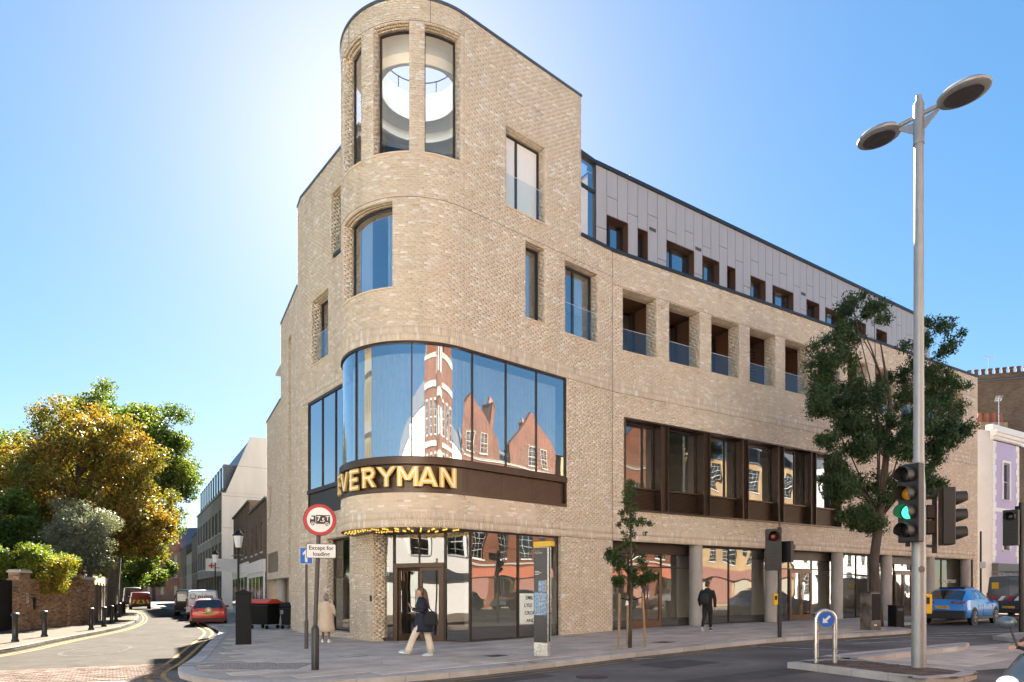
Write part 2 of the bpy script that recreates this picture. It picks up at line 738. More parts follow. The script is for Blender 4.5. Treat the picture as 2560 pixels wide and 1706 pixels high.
class Bricks:
    """collects bricks (front corners + depth) as one vectorised mesh"""
    F5 = np.array([(0, 1, 2, 3), (0, 4, 5, 1), (1, 5, 6, 2), (2, 6, 7, 3), (3, 7, 4, 0)])

    def __init__(s):
        s.V = []

    def add(s, W, rc, depth=.014, jit=.002, base=0.0):
        """rc: array of (s0, s1, z0, z1) on the wall W"""
        if len(rc) == 0:
            return
        rc = np.asarray(rc, float)
        n = len(rc)
        o = base + rng.uniform(-jit, jit, n)
        v = np.zeros((n, 8, 3))
        for k, (a, b) in enumerate(((0, 2), (1, 2), (1, 3), (0, 3))):
            for q, dep in ((0, -o), (4, np.full(n, depth - base))):
                x, y = W.xy(rc[:, a], dep)
                v[:, k + q, 0], v[:, k + q, 1], v[:, k + q, 2] = x, y, rc[:, b]
        s.V.append(v)

    def build(s, name, mat_, parent):
        V = np.concatenate(s.V)
        n = len(V)
        F = (s.F5[None] + (np.arange(n) * 8)[:, None, None]).reshape(-1, 4)
        me = bpy.data.meshes.new(name)
        me.vertices.add(n * 8)
        me.vertices.foreach_set('co', V.reshape(-1))
        me.loops.add(len(F) * 4)
        me.loops.foreach_set('vertex_index', F.reshape(-1).astype(np.int32))
        me.polygons.add(len(F))
        me.polygons.foreach_set('loop_start', np.arange(0, len(F) * 4, 4, dtype=np.int32))
        me.update(calc_edges=True)
        me.validate()
        me.materials.append(mat_)
        return put(name, me, parent)


def cut(rc, op):
    """clip rectangles by rectangular openings (s0, s1, z0, z1)"""
    out = []
    for a, b, c, d in rc:
        parts = [(a, b, c, d)]
        for o in op:
            nx = []
            for (p, q, r, t) in parts:
                if q <= o[0] or p >= o[1] or t <= o[2] or r >= o[3]:
                    nx.append((p, q, r, t))
                    continue
                if r < o[2] - .02 and not (t - o[2] > .05 and False):
                    nx.append((p, q, r, o[2]))
                if t > o[3] + .02:
                    nx.append((p, q, o[3], t))
                if p < o[0] - .02:
                    nx.append((p, o[0], max(r, o[2]), min(t, o[3])))
                if q > o[1] + .02:
                    nx.append((o[1], q, max(r, o[2]), min(t, o[3])))
            parts = nx
        out += parts
    return out


def courses(s0, s1, bands, bl=.215, j=.010):
    """bands: (z0, z1, 'run' | 'soldier'); brick rectangles"""
    rc = []
    row = 0
    for z0, z1, kind in bands:
        if kind == 'run':
            n = max(1, int(round((z1 - z0) / .075)))
            h = (z1 - z0) / n
            for i in range(n):
                off = (row % 2) * (bl + j) / 2 + ((row * 37) % 5) * .012
                row += 1
                x = s0 - off
                while x < s1:
                    a, b = max(x, s0), min(x + bl, s1)
                    if b - a > .03:
                        rc.append((a, b, z0 + i * h + j / 2 + (.006 if i == 0 else 0), z0 + (i + 1) * h - j / 2))
                    x += bl + j
        else:
            n = max(1, int(round((z1 - z0) / .225)))
            h = (z1 - z0) / n
            for i in range(n):
                x = s0 - (i % 2) * .037
                while x < s1:
                    a, b = max(x, s0), min(x + .066, s1)
                    if b - a > .02:
                        rc.append((a, b, z0 + i * h + j / 2 + (.006 if i == 0 else 0), z0 + (i + 1) * h - j / 2))
                    x += .075
            row += 3
    return rc


def backing(mb, W, s0, s1, z0, z1, op, dep=.0065):
    """mortar face behind the bricks with the openings left out"""
    ss = sorted({s0, s1, *[min(max(o[k], s0), s1) for o in op for k in (0, 1)]})
    zs = sorted({z0, z1, *[min(max(o[k], z0), z1) for o in op for k in (2, 3)]})
    for a, b in zip(ss, ss[1:]):
        for c, d in zip(zs, zs[1:]):
            ms, mz = (a + b) / 2, (c + d) / 2
            if b - a < 1e-4 or d - c < 1e-4 or any(o[0] < ms < o[1] and o[2] < mz < o[3] for o in op):
                continue
            wquad(mb, W, a, b, c, d, dep)


class Sub(Wall):
    """a short straight wall used for jambs"""


def jamb_walls(W, o, depth):
    """left and right reveal faces of an opening as walls whose outward side faces the opening"""
    a, b = W.pt(o[0], 0), W.pt(o[0], 0, depth)
    c, d = W.pt(o[1], 0, depth), W.pt(o[1], 0)
    return Sub((a.x, a.y), (b.x, b.y)), Sub((c.x, c.y), (d.x, d.y))


def reveal(mb, BR, W, o, depth, sill=True, head=True, jl=True, jr=True, d0=0.0):
    jw = jamb_walls(W, o, depth)
    for w, on in zip(jw, (jl, jr)):
        if not on:
            continue
        rc = courses(.004, w.L, [(o[2], o[3], 'run')])
        BR.add(w, rc, jit=.001, base=-.002)
        wquad(mb, w, 0.0, w.L, o[2], o[3], .009)
    n = max(1, int((o[1] - o[0]) / .12)) if W.curved else 1
    t = np.linspace(o[0], o[1], n + 1)
    if head:
        mb.rings([[W.pt(q, o[3] + .004, .0), W.pt(q, o[3] + .004, depth)] for q in t], 0, False, closed=False)
        x = o[0] + .005
        while x < o[1] - .05:
            e = min(x + .066, o[1] - .005)
            for (p, q) in ((.003, .105), (.115, .215), (.225, .325), (.335, .435)):
                if q > depth + .02:
                    break
                z = o[3] - .003
                BR.V.append(np.array([[W.pt(x, z, p), W.pt(e, z, p), W.pt(e, z, q), W.pt(x, z, q),
                                       W.pt(x, z + .01, p), W.pt(e, z + .01, p), W.pt(e, z + .01, q), W.pt(x, z + .01, q)]]))
            x += .076
    if sill:
        wbox(mb, W, o[0] - .03, o[1] + .03, o[2] - .035, o[2] + .012, -.035, depth, 0)


# ------------------------------------------------------------------ plan of the corner building
CT = (-3.155, 22.41)
RT = 2.625
A_P = np.array((-6.33, 24.0))
A_D = np.array((.627, -.779)); A_D /= np.linalg.norm(A_D)
AB = A_P - A_D * (4.95 - .80 - .30)
AB = np.array((-8.70, 26.95))
B_D = np.array((.468, -.884)); B_D /= np.linalg.norm(B_D)
B0 = AB - B_D * 10.25
_foot = np.array(CT) + A_D * float((AB - np.array(CT)) @ A_D) * 0
_n = np.array((A_D[1], -A_D[0]))
_t = float((np.array(CT) - AB) @ A_D)
_dist = float((np.array(CT) - AB) @ _n)
_half = math.sqrt(RT ** 2 - _dist ** 2)
I_P = AB + A_D * (_t - _half)
PIER = AB + A_D * 6.43
WB = Wall(B0, AB)
WA = Wall(AB, AB + A_D * 6.43)
A_TOP = float(np.linalg.norm(I_P - AB))        # where wall A meets the round tower
_ai = math.atan2(I_P[1] - CT[1], I_P[0] - CT[0])
S1_D = np.array((math.cos(rad(40)), math.sin(rad(40))))
_a1 = rad(40) - math.pi / 2 + 2 * math.pi
WT = Arc(CT, RT, _ai, _a1)
T_P = np.array(WT.xy(WT.L))
K_P = T_P + S1_D * 6.9
W1 = Wall(T_P, K_P)
S2_D = np.array((1.0, .60)); S2_D /= np.linalg.norm(S2_D)
W2 = Wall(K_P, K_P + S2_D * 29.0)
W2 = Wall(K_P, K_P + S2_D * W2.sx(2444))
Z_F, Z_B0, Z_B1, Z_G, Z_3, Z_P, Z_T = 3.5, 4.55, 5.62, 9.15, 13.5, 14.45, 19.5
Z_A = 17.75

# entrance: glazed screen set back under the tower
G_L = W1.pt(.35, 0, .2)
G_E = np.array((-4.50, 22.25))
WG = Wall(G_E, (G_L.x, G_L.y))
# ------------------------------------------------------------------ ground: road, pavements
M['asphalt'] = mk('asphalt', (.185, .165, .150), .9, spec=.15, var=.28, scale=1.4, bump=.5, bscale=160, blotch=((.045, .044, .043), .35, .6), coords='Object', detail=10)
M['asphalt_w'] = mk('asphalt_worn', (.16, .15, .14), .8, var=.2, scale=2, bump=.5, bscale=160, detail=10)
SLAB = [(0, (.50, .415, .335)), (.35, (.57, .475, .39)), (.7, (.60, .505, .415)), (1, (.65, .55, .46))]
M['slab1'] = mkpieces('paving_slab', SLAB, .72, 'object', .25, 60, .34, spots=.22)
M['slab'] = mkpieces('paving_slab_far', SLAB, .72, 'island', .25, 60, .34, spots=.22)
M['pave_l'] = mk('pavement_far_side', (.12, .10, .078), 1.0, spec=.03, var=.2, scale=3, bump=.3)  # paving colour darkened here to hold back the full sun
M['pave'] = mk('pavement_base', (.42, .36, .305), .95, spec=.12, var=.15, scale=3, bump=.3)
M['kerb1'] = mkpieces('granite_kerb', [(0, (.40, .37, .34)), (.5, (.46, .43, .40)), (1, (.52, .49, .46))], .9, 'object', .4, 120, .25, spec=.1)
M['yline'] = mk('yellow_line', (.38, .255, .115), 1.0, spec=.02, var=.25, scale=12, blotch=((.14, .12, .09), 6, .5))
M['wline'] = mk('white_line', (.55, .54, .51), .8, spec=.1, var=.25, scale=10, blotch=((.14, .13, .12), 5, .6))
M['fline'] = mk('faded_line', (.074, .068, .059), 1.0, spec=.02, var=.2, scale=10, blotch=((.12, .11, .10), 4, .6))
SETT = [(0, (.12, .085, .07)), (.5, (.16, .12, .10)), (1, (.20, .16, .135))]
M['sett'] = mkpieces('setts', SETT, 1.0, 'island', .5, 60, .3, spec=.02)

B_ = 1500
road = ground_sheet('road', [(-B_, -B_), (B_, -B_), (B_, B_), (-B_, B_)], M['asphalt'], .12)
tag(road, kind='structure')

KERB = [(-34, 66), (-25, 51), (-16.9, 36), (-12.9, 28.8), (-9.7, 20.8), (-8.0, 16.4), (-7.3, 14.3), (-6.5, 13.0), (-5.4, 12.15), (-4.5, 11.82),
        (-3.62, 11.8), (-1.48, 12.63), (.40, 13.93), (2.37, 15.57), (4.92, 17.45), (8.87, 20.08), (10.9, 21.1), (13.9, 22.85)]
KL = smooth_line(KERB, .5)
KL2 = smooth_line([(13.9, 22.85), (14.3, 23.3), (14.5, 24.1), (15.2, 26.2), (16.2, 27.6), (22, 31.4), (40, 42.3), (70, 60.5)], .6)
KALL = KL + KL2[1:]
pave_poly = [tuple(p) for p in KALL] + [(70, 80), (-10, 80)]
pavement = ground_sheet('pavement', pave_poly, M['pave'], .010)
tag(pavement, kind='structure')


def kerb_run(Lp, parent, width=.34, stone=.9, side=1, drop=.14, lo='kerb1'):
    """separate kerb stones along a line; the stone's outer face on the line"""
    acc = [0.0]
    for a, b in zip(Lp, Lp[1:]):
        acc.append(acc[-1] + (b - a).length)

    def p_at(d):
        for i in range(len(acc) - 1):
            if d <= acc[i + 1]:
                t = (d - acc[i]) / max(1e-9, acc[i + 1] - acc[i])
                return Lp[i].lerp(Lp[i + 1], t)
        return Lp[-1]
    n = int(acc[-1] / stone)
    for i in range(n):
        a, b = p_at(i * stone + .006), p_at((i + 1) * stone - .006)
        t = (b - a)
        ln = t.length
        if ln < .2:
            continue
        t.normalize()
        m = (a + b) / 2
        if m.length > 75:
            continue
        nrm = Vector((-t.y, t.x)) * side
        me = kerb_mesh(round(ln, 2), width, drop, lo)
        o = bpy.data.objects.new('kerb_stone', me)
        link(o)
        c = m + nrm * width / 2
        ez = Vector((t.x, t.y, (gz(b.x) - gz(a.x)) / ln)).normalized()
        ey = Vector((nrm.x, nrm.y, 0)) * 1.0
        nz = ez.cross(Vector((-t.y, t.x, 0))).normalized()
        Mx = Matrix.Identity(4)
        ey3 = nz.cross(ez)
        for r in range(3):
            Mx[r][0], Mx[r][1], Mx[r][2] = ez[r], ey3[r], nz[r]
        Mx.translation = (c.x, c.y, gz(c.x) + .004 + random.uniform(-.002, .002))
        o.matrix_basis = Mx
        o.parent = parent
        o.matrix_parent_inverse = wmat(parent).inverted()


_km = {}


def kerb_mesh(ln, w, drop, mt='kerb1'):
    ln = round(ln * 20) / 20 - .004
    k = (ln, w, drop, mt)
    if k not in _km:
        mb = MB().box(-ln / 2, ln / 2, -w / 2, w / 2, -drop, 0)
        _km[k] = mb.mesh('kerb_stone', M[mt], bevel=.02, seg=2)
    return _km[k]


kerb_run(KALL, pavement)

# slabs laid along the main road
bldg_in = [tuple(WB.xy(0)), tuple(WB.p1), tuple(PIER), (-3.6, 21.75), tuple(WT.xy(WT.L)), tuple(W1.p1), tuple(W2.p1), (20, 60), (-5, 60)]
_in = [tuple(p) for p in offset_line(KALL, .37)] + [(70, 80), (-10, 80)]
SA = rad(36)
su, sv = Vector((math.cos(SA), math.sin(SA))), Vector((-math.sin(SA), math.cos(SA)))
slabs = []
for j in range(-20, 50):
    for i in range(-60, 60):
        w, h = .90, .62
        x0 = i * w + (j % 2) * .41
        y0 = 8.0 + j * h
        q = [su * (x0 + a) + sv * (y0 + b) for a, b in ((.004, .004), (w - .004, .004), (w - .004, h - .004), (.004, h - .004))]
        c = (q[0] + q[2]) / 2
        if c.y > 44 or c.y < 8 or abs(c.x / c.y) > .95:
            continue
        if all(inside(p, _in) for p in q) and not inside(c, bldg_in):
            # tactile slabs at the corner crossing are laid separately
            if -7.15 < c.x < -4.75 and 13.75 < c.y < 15.3:
                continue
            slabs.append((c.length, c, q))
slabs.sort(key=lambda t: t[0])
slab_me = MB().box(-.446, .446, -.306, .306, -.03, 0).mesh('paving_slab', M['slab1'], bevel=.004)
for k, (_, c, q) in enumerate(slabs[:300]):
    o = bpy.data.objects.new('paving_slab', slab_me)
    link(o)
    sl = (gz(c.x + .05) - gz(c.x - .05)) / .1
    o.rotation_euler = (Matrix.Rotation(-math.atan(sl), 3, 'Y') @ Matrix.Rotation(SA, 3, 'Z')).to_euler()
    o.location = (c.x, c.y, gz(c.x) + random.uniform(-.0015, .0015))
    o.parent = pavement
mb = MB()
for _, c, q in slabs[300:]:
    zz = random.uniform(-.001, .002)
    top = [(p.x, p.y, gz(p.x) + zz) for p in q]
    mb.hexa([(a, b, z - .03) for a, b, z in top] + top)
if mb.v:
    o = mb.build('far_paving_slabs', M['slab'], pavement)
    tag(o, kind='stuff')

# ribbed tactile slabs at the corner
mb = MB()
tact = mk('tactile_slab', (.30, .275, .25), .75, var=.2, scale=4, bump=.3)
for i in range(6):
    for j in range(3):
        c = Vector((-6.85 + i * .42, 13.98 + j * .42))
        if not inside((c.x, c.y), [tuple(p) for p in offset_line(KALL, .50)] + [(70, 80), (-10, 80)]):
            continue
        Mx = Matrix.Translation((c.x, c.y, gz(c.x) + .002))
        m2 = MB().box(-.205, .205, -.205, .205, -.03, .001)
        for k in range(5):
            x = -.165 + k * .0825
            m2.hexa([(x - .030, -.195, .001), (x + .030, -.195, .001), (x + .030, .195, .001), (x - .030, .195, .001),
                     (x - .018, -.185, .012), (x + .018, -.185, .012), (x + .018, .185, .012), (x - .018, .185, .012)])
        if i == 0 and j == 0 or 'tact_me' not in globals():
            tact_me = m2.mesh('tactile_slab', tact)
        o = bpy.data.objects.new('tactile_slab', tact_me)
        link(o)
        o.matrix_basis = Mx
        o.parent = pavement

# pavement on the far side of the side street
KL_L = smooth_line([(-13.4, 8), (-13.6, 13), (-14.6, 18.6), (-16.1, 23.1), (-19.1, 32), (-24, 42), (-31.6, 55), (-41, 69.5), (-52, 88), (-66, 112)], .6)
pl_poly = [tuple(p) for p in KL_L] + [(-120, 112), (-120, 8)]
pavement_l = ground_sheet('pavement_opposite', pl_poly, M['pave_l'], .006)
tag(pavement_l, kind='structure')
M['kerb_l'] = mkpieces('kerb_sun_darkened', [(0, (.16, .14, .12)), (1, (.24, .21, .18))], 1.0, 'object', .4, 120, .25, spec=.03)  # sunlit copy of the kerb stone, its colour darkened against the sun
kerb_run(KL_L, pavement_l, width=.16, side=1, drop=.12, lo='kerb_l')

# side street asphalt, coloured darker to offset its sunlight, laid up to the setts
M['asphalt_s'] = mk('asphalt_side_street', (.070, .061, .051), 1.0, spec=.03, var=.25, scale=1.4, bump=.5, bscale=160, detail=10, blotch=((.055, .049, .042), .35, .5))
_a = [p for p in KL_L if 13.4 < p.y < 111]
_b = [p for p in KL if p.y > 14.4 and p.x < -6]
side_poly = [tuple(p) for p in _a] + [tuple(p + Vector((.05, .03))) for p in _b]
side = ground_sheet('side_street_road', side_poly, M['asphalt_s'], .116)
tag(side, kind='structure')
# --- markings
mb = MB()
strip_on_ground(mb, KL, -.32, -.22, -.110)
strip_on_ground(mb, KL, -.62, -.52, -.110)
i_end = [i for i, p in enumerate(KL_L) if p.y < 95][-1]
strip_on_ground(mb, KL_L, -.32, -.24, -.110, 0, i_end)
strip_on_ground(mb, KL_L, -.52, -.44, -.110, 0, i_end)
tag(mb.build('yellow_lines', M['yline']), kind='structure')

# repairs, ironwork
M['patch'] = mk('asphalt_patch', (.10, .092, .085), .95, spec=.1, var=.2, scale=3, bump=.4, bscale=150)
M['iron'] = mk('cast_iron', (.055, .048, .042), .55, metal=.5, var=.3, scale=12)
for k, (px, py, w, d, a) in enumerate(((1250, 1699, 2.2, .9, 36), (1700, 1660, 1.6, 1.1, 34), (1880, 1690, 3.2, .8, 30), (620, 1702, 1.2, .5, 10))):
    p = gat(px, py, .12)
    u2 = Vector((math.cos(rad(a)), math.sin(rad(a)))); v2 = Vector((-u2.y, u2.x))
    q = [Vector((p.x, p.y)) + u2 * (w * i) + v2 * (d * j) for i, j in ((-.5, -.5), (.5, -.45), (.48, .5), (-.5, .46))]
    o = ground_sheet('road_patch', [tuple(t) for t in q], M['patch'], .1165)
    tag(o, kind='structure')
COVERS = (((1480, 1693), .12, .62, 'round iron manhole cover in the main road'), ((1660, 1606), .0, .5, 'square iron access cover on the pavement by the young tree'), ((1240, 1640), .0, .45, 'square iron access cover on the pavement before the shop window'), ((880, 1640), .0, .6, 'pale access cover on the corner pavement'))
for (px, py), dr, w, lb in COVERS:
    p = gat(px, py, dr)
    t = thing('access_cover', lb, 'cover', (p.x, p.y, gz(p.x) - dr), rad(36))
    sl = math.atan((gz(p.x + .05) - gz(p.x - .05)) / .1)
    t.rotation_euler = (Matrix.Rotation(-sl, 3, 'Y') @ Matrix.Rotation(rad(36), 3, 'Z')).to_euler()
    if dr:
        f = MB().lathe([(w / 2, -.02), (w / 2, .009)], 28)
        l2 = MB().lathe([(w / 2 - .05, .009), (w / 2 - .05, .012)], 28)
    else:
        f = MB().box(-w / 2, w / 2, -w / 2, w / 2, -.03, .004)
        l2 = MB().box(-w / 2 + .03, w / 2 - .03, -w / 2 + .03, w / 2 - .03, .004, .007)
    put('frame', f.mesh('frame', M['iron']), t, False)
    put('lid', l2.mesh('lid', M['slab1'] if 'pale' in lb else M['iron']), t, False)

# yellow loading ticks on the kerb
nk = len(KL)
for k in (int(nk * .60), int(nk * .60) + 1, int(nk * .70), int(nk * .70) + 1, int(nk * .80), int(nk * .80) + 1, int(nk * .88)):
    a, b = KL[k], KL[k + 1]
    t = (b - a).normalized()
    n = Vector((-t.y, t.x))
    m = a + t * .2
    mb = MB()
    mb.quad(*[(q.x, q.y, gz(q.x) + .009) for q in (m + n * .015 - t * .06, m + n * .015 + t * .06, m + n * .32 + t * .06, m + n * .32 - t * .06)])
    mb.build('kerb_tick', M['yline'], pavement)
# ------------------------------------------------------------------ the corner cinema building
cin = thing('corner_building', 'pale buff brick corner building with round tower and bronze cinema band', 'building', (CT[0], CT[1], gz(CT[0])))
mort = MB()                                     # mortar faces
BR = Bricks()
SINGLE = []                                     # candidates for individual bricks


def brick_wall(W, s0, s1, bands, op, keep_single=None):
    rc = cut(courses(s0, s1, bands), op)
    if keep_single:
        a, b = keep_single
        rest = []
        for r in rc:
            if abs((r[1] - r[0]) - .215) < .001 and a <= r[2] and r[3] <= b and abs(r[3] - r[2]) < .075:
                p = W.pt((r[0] + r[1]) / 2, (r[2] + r[3]) / 2)
                SINGLE.append((p.length, W, r))
            else:
                rest.append(r)
        rc = rest
    BR.add(W, rc)
    backing(mort, W, s0, s1, bands[0][0], bands[-1][1], op)


def window(W, o, depth, cols=(), rows=(), bar=.055, glass='glass', frame='frame', name='window', fd=.07, sash=True):
    """frame ring with mullions as one part, panes as its pieces"""
    mb = MB()
    s0, s1, z0, z1 = o[:4]
    wbox(mb, W, s0, s0 + bar, z0, z1, depth, depth + fd)
    wbox(mb, W, s1 - bar, s1, z0, z1, depth, depth + fd)
    wbox(mb, W, s0 + bar, s1 - bar, z0, z0 + bar, depth + .002, depth + fd)
    wbox(mb, W, s0 + bar, s1 - bar, z1 - bar, z1, depth + .002, depth + fd)
    cs = [s0 + bar] + [s0 + c * (s1 - s0) for c in cols] + [s1 - bar]
    rs = [z0 + bar] + [z0 + c * (z1 - z0) for c in rows] + [z1 - bar]
    for c in cs[1:-1]:
        wbox(mb, W, c - bar * .7, c + bar * .7, z0 + bar, z1 - bar, depth + .004, depth + fd)
    for r in rs[1:-1]:
        wbox(mb, W, s0 + bar, s1 - bar, r - bar * .6, r + bar * .6, depth + .006, depth + fd)
    w = mb.build(name, M[frame], cin)
    for a, b in zip(cs, cs[1:]):
        for c, d in zip(rs, rs[1:]):
            g = MB()
            wquad(g, W, a, b, c, d, depth + fd * .6)
            g.build('pane', M[glass], w, smooth=W.curved, recalc=False)
    return w


def balustrade(W, s0, s1, z0, z1, dep):
    g = MB()
    wquad(g, W, s0 + .01, s1 - .01, z0 + .02, z1, dep)
    b = g.build('glass_balustrade', M['glass_clear'], cin, recalc=False)
    g = MB()
    wbox(g, W, s0 + .01, s1 - .01, z1, z1 + .012, dep - .008, dep + .008)
    g.build('glass_edge', M['white'], b)


# ---- wall A (side street, next to the tower)
a_strip = (WA.sx(769), A_TOP + .5, Z_B0, Z_G)
a_w1 = (WA.sx(827), A_TOP - .05, WA.zy(827, 658.7), WA.zy(827, 486))
a_w2 = (WA.sx(778.8), WA.sx(820), WA.zy(778.8, 917.5), WA.zy(778.8, 755))
a_g = (WA.sx(815.6), WA.sx(874), WA.zy(873, 1583), WA.zy(815.6, 1348))
opA = [a_strip, a_w1, a_w2, a_g]
brick_wall(WA, 0, 6.43, [(-.25, Z_F, 'run')], opA, (0.0, 3.4))
brick_wall(WA, 0, A_TOP + .15, [(Z_F, Z_F + .45, 'soldier'), (Z_F + .45, Z_G, 'run'), (Z_G, Z_G + .45, 'soldier'), (Z_G + .45, Z_3, 'run'), (Z_3, Z_A, 'run')], opA)
reveal(mort, BR, WA, a_w1, .42, jr=False)
reveal(mort, BR, WA, a_w2, .42)
reveal(mort, BR, WA, a_g, .32)
window(WA, a_w1, .42, (.45,), bar=.06)
window(WA, a_w2, .42, (.5,), bar=.06)
balustrade(WA, a_w2[0], a_w2[1], a_w2[2], a_w2[2] + 1.25, .2)
balustrade(WA, a_w1[0], a_w1[1], a_w1[2], a_w1[2] + 1.1, .2)
window(WA, a_g, .30, (), bar=.07, frame='bronze_d', glass='glass_shop')
# strip window on the side street
mb = MB()
wbox(mb, WA, a_strip[0], A_TOP + .1, Z_G - .10, Z_G - .005, .02, .2)
wbox(mb, WA, a_strip[0], a_strip[0] + .04, Z_B0, Z_G - .1, .02, .2)
cs = [a_strip[0] + .04, WA.sx(803), WA.sx(836), A_TOP + .1]
for c in cs[1:-1]:
    wbox(mb, WA, c - .02, c + .02, Z_B1, Z_G - .1, .03, .12)
sw = mb.build('strip_window', M['bronze_d'], cin)
for a, b in zip(cs, cs[1:]):
    g = MB()
    wquad(g, WA, a, b, Z_B1, Z_G - .1, .07)
    g.build('pane', M['glass_band'], sw, recalc=False)
mb = MB()
wbox(mb, WA, a_strip[0] + .002, A_TOP + .1, Z_B1 - .16, Z_B1, -.03, .2)
wbox(mb, WA, a_strip[0] + .042, A_TOP + .1, Z_B0, Z_B1 - .162, .06, .2)
mb.build('spandrel_panel', M['bronze_d'], cin)
# end face of the pier
pe = Wall(PIER, PIER + np.array((-A_D[1], A_D[0])) * .55)
brick_wall(pe, 0, pe.L, [(-.25, Z_F, 'run')], [], None)

# ---- wall B (further along the side street, stepping down)
sB1, sB2 = WB.sx(702), WB.sx(743.5)
b_slot = (WB.sx(719), WB.sx(727.5), WB.zy(727, 1441), WB.zy(727, 833))
b_win = (WB.sx(670), WB.sx(677.6), WB.zy(671, 1297), WB.zy(671, 1222))
b_vent = (WB.sx(666.5), WB.sx(695), WB.zy(695, 1429), WB.zy(695, 1377))
b_under = (.15, WB.sx(722), -.4, WB.zy(700, 1446))
opB = [(-1, sB1, 10.85, 30), (-1, sB2, Z_P, 30), b_slot, b_win, b_vent, b_under]
brick_wall(WB, 0, WB.L, [(-.25, Z_F, 'run'), (Z_F, Z_G, 'run'), (Z_G, Z_G + .45, 'soldier'), (Z_G + .45, Z_3, 'run'), (Z_3, Z_A, 'run')], opB)
reveal(mort, BR, WB, b_slot, .40, sill=True)
mb = MB()
wquad(mb, WB, b_slot[0], b_slot[1], b_slot[2], b_slot[3], .40)
mb.build('slot_glazing', M['frame'], cin)
reveal(mort, BR, WB, b_win, .2)
window(WB, b_win, .2)
mb = MB()
z = b_vent[2] + .03
while z < b_vent[3] - .03:
    p = [WB.pt(b_vent[0], z, .0), WB.pt(b_vent[1], z, .0), WB.pt(b_vent[1], z + .03, .09), WB.pt(b_vent[0], z + .03, .09)]
    mb.add(p + [q + Vector((0, 0, .012)) for q in p], MB.BOXF)
    z += .075
wbox(mb, WB, b_vent[0], b_vent[1], b_vent[2], b_vent[3], .1, .12)
mb.build('vent_louvre', M['concrete'], cin)
# undercroft
mb = MB()
x, y = WB.xy(1.9, .5)
mb.lathe([(.28, -.3), (.28, b_under[3])], 18, (float(x), float(y), 0))
mb.build('concrete_column', M['concrete'], cin, smooth=True, auto=40)
mb = MB()
wbox(mb, WB, b_under[0], b_under[1], b_under[3], b_under[3] + .03, .004, 2.6)
wbox(mb, WB, b_under[0], b_under[1], -.3, b_under[3], 2.6, 2.7)
mb.build('undercroft_lining', M['plaster'], cin)

# ---- round tower
t_w = []
for a, b in ((859, 903.3), (933, 1023), (1062, 1154.4)):
    t_w.append((WT.sx(a), WT.sx(b) if b < 1150 else WT.L - .002 + W1.sx(1154.4) * 0, 14.85, 18.8))
t_w[2] = (WT.sx(1062), WT.sx(1152), 14.85, 18.8)
t_c = (WT.sx(857.8), WT.sx(981), 10.76, 13.4)
t_band = (-1, WT.L + 1, Z_B0, Z_G)
opT = t_w + [t_c, t_band]
TB = [(Z_F, Z_F + .46, 'soldier'), (Z_F + .46, Z_B0, 'run'), (Z_B0, Z_G, 'run'), (Z_G, Z_G + .46, 'soldier'), (Z_G + .46, Z_3, 'run'), (Z_3, 14.80, 'run'), (14.80, 18.83, 'run'), (18.83, Z_T, 'run')]
brick_wall(WT, 0, WT.L, TB, opT, (Z_F, Z_B0))
for o in t_w:
    reveal(mort, BR, WT, o, .34)
    window(WT, o, .34, bar=.05, glass='glass_tower')
reveal(mort, BR, WT, t_c, .34)
window(WT, t_c, .34, bar=.07, glass='glass_band')

# ---- first straight wall on the main road
S_TOP = W1.sx(1452.8)
S_BE = W1.sx(1416)
f_p = (W1.sx(1265.3), W1.sx(1363.5), W1.zy(1265.3, 514), W1.zy(1265.3, 311))
f_n = (W1.sx(1314), W1.sx(1361.4), W1.zy(1314, 794), W1.zy(1314, 600))
f_w = (W1.sx(1413), W1.sx(1494), W1.zy(1413, 832), W1.zy(1413, 648))
f_g = (-1, W1.sx(1404), -1, Z_F)
f_band = (-1, S_BE, Z_B0, Z_G)
op1 = [f_p, f_n, f_w, f_g, f_band, (S_TOP, 9, Z_P, 30)]
brick_wall(W1, 0, W1.L, [(-.25, Z_F, 'run')] + TB, op1, (0.0, Z_B0))
for o, c in ((f_p, (.42,)), (f_n, ()), (f_w, (.45,))):
    reveal(mort, BR, W1, o, .36)
    window(W1, o, .36, c, bar=.065, glass='glass_band')
    if c:
        balustrade(W1, o[0], o[1], o[2], o[2] + 1.15, .10)
_gj = (0, f_g[1], -.25, Z_F)
jw = jamb_walls(W1, _gj, .22)[1]
BR.add(jw, courses(.004, jw.L, [(-.25, Z_F, 'run')]), base=-.002)
wquad(mort, jw, 0, jw.L, -.25, Z_F, .009)

# ---- glazed band and bronze fascia over tower and first wall
mb = MB()
for W, a, b in ((WT, 0, WT.L), (W1, 0, S_BE)):
    wbox(mb, W, a, b, Z_G - .075, Z_G - .004, .0, .2)
    wbox(mb, W, a, b, Z_B1 - .004, Z_B1 + .03, .0, .2)
tm = [WT.sx(887.5), WT.sx(1029)]
fm = [W1.sx(1183), W1.sx(1267), W1.sx(1343)]
for c in tm:
    wbox(mb, WT, c - .018, c + .018, Z_B1 + .03, Z_G - .075, .02, .12, n=1)
for c in fm:
    wbox(mb, W1, c - .018, c + .018, Z_B1 + .03, Z_G - .075, .02, .12)
wbox(mb, W1, S_BE - .05, S_BE, Z_B1 + .03, Z_G - .075, .0, .2)
bw = mb.build('band_window', M['bronze_d'], cin)
for W, cs in ((WT, [0] + tm + [WT.L]), (W1, [0] + fm + [S_BE - .05])):
    for a, b in zip(cs, cs[1:]):
        g = MB()
        wquad(g, W, a, b, Z_B1 + .03, Z_G - .075, .055, n=24 if W.curved else 1)
        g.build('pane', M['glass_band'], bw, smooth=True, recalc=False)
cuts = [0, WT.L * .35, WT.L * .7, WT.L]
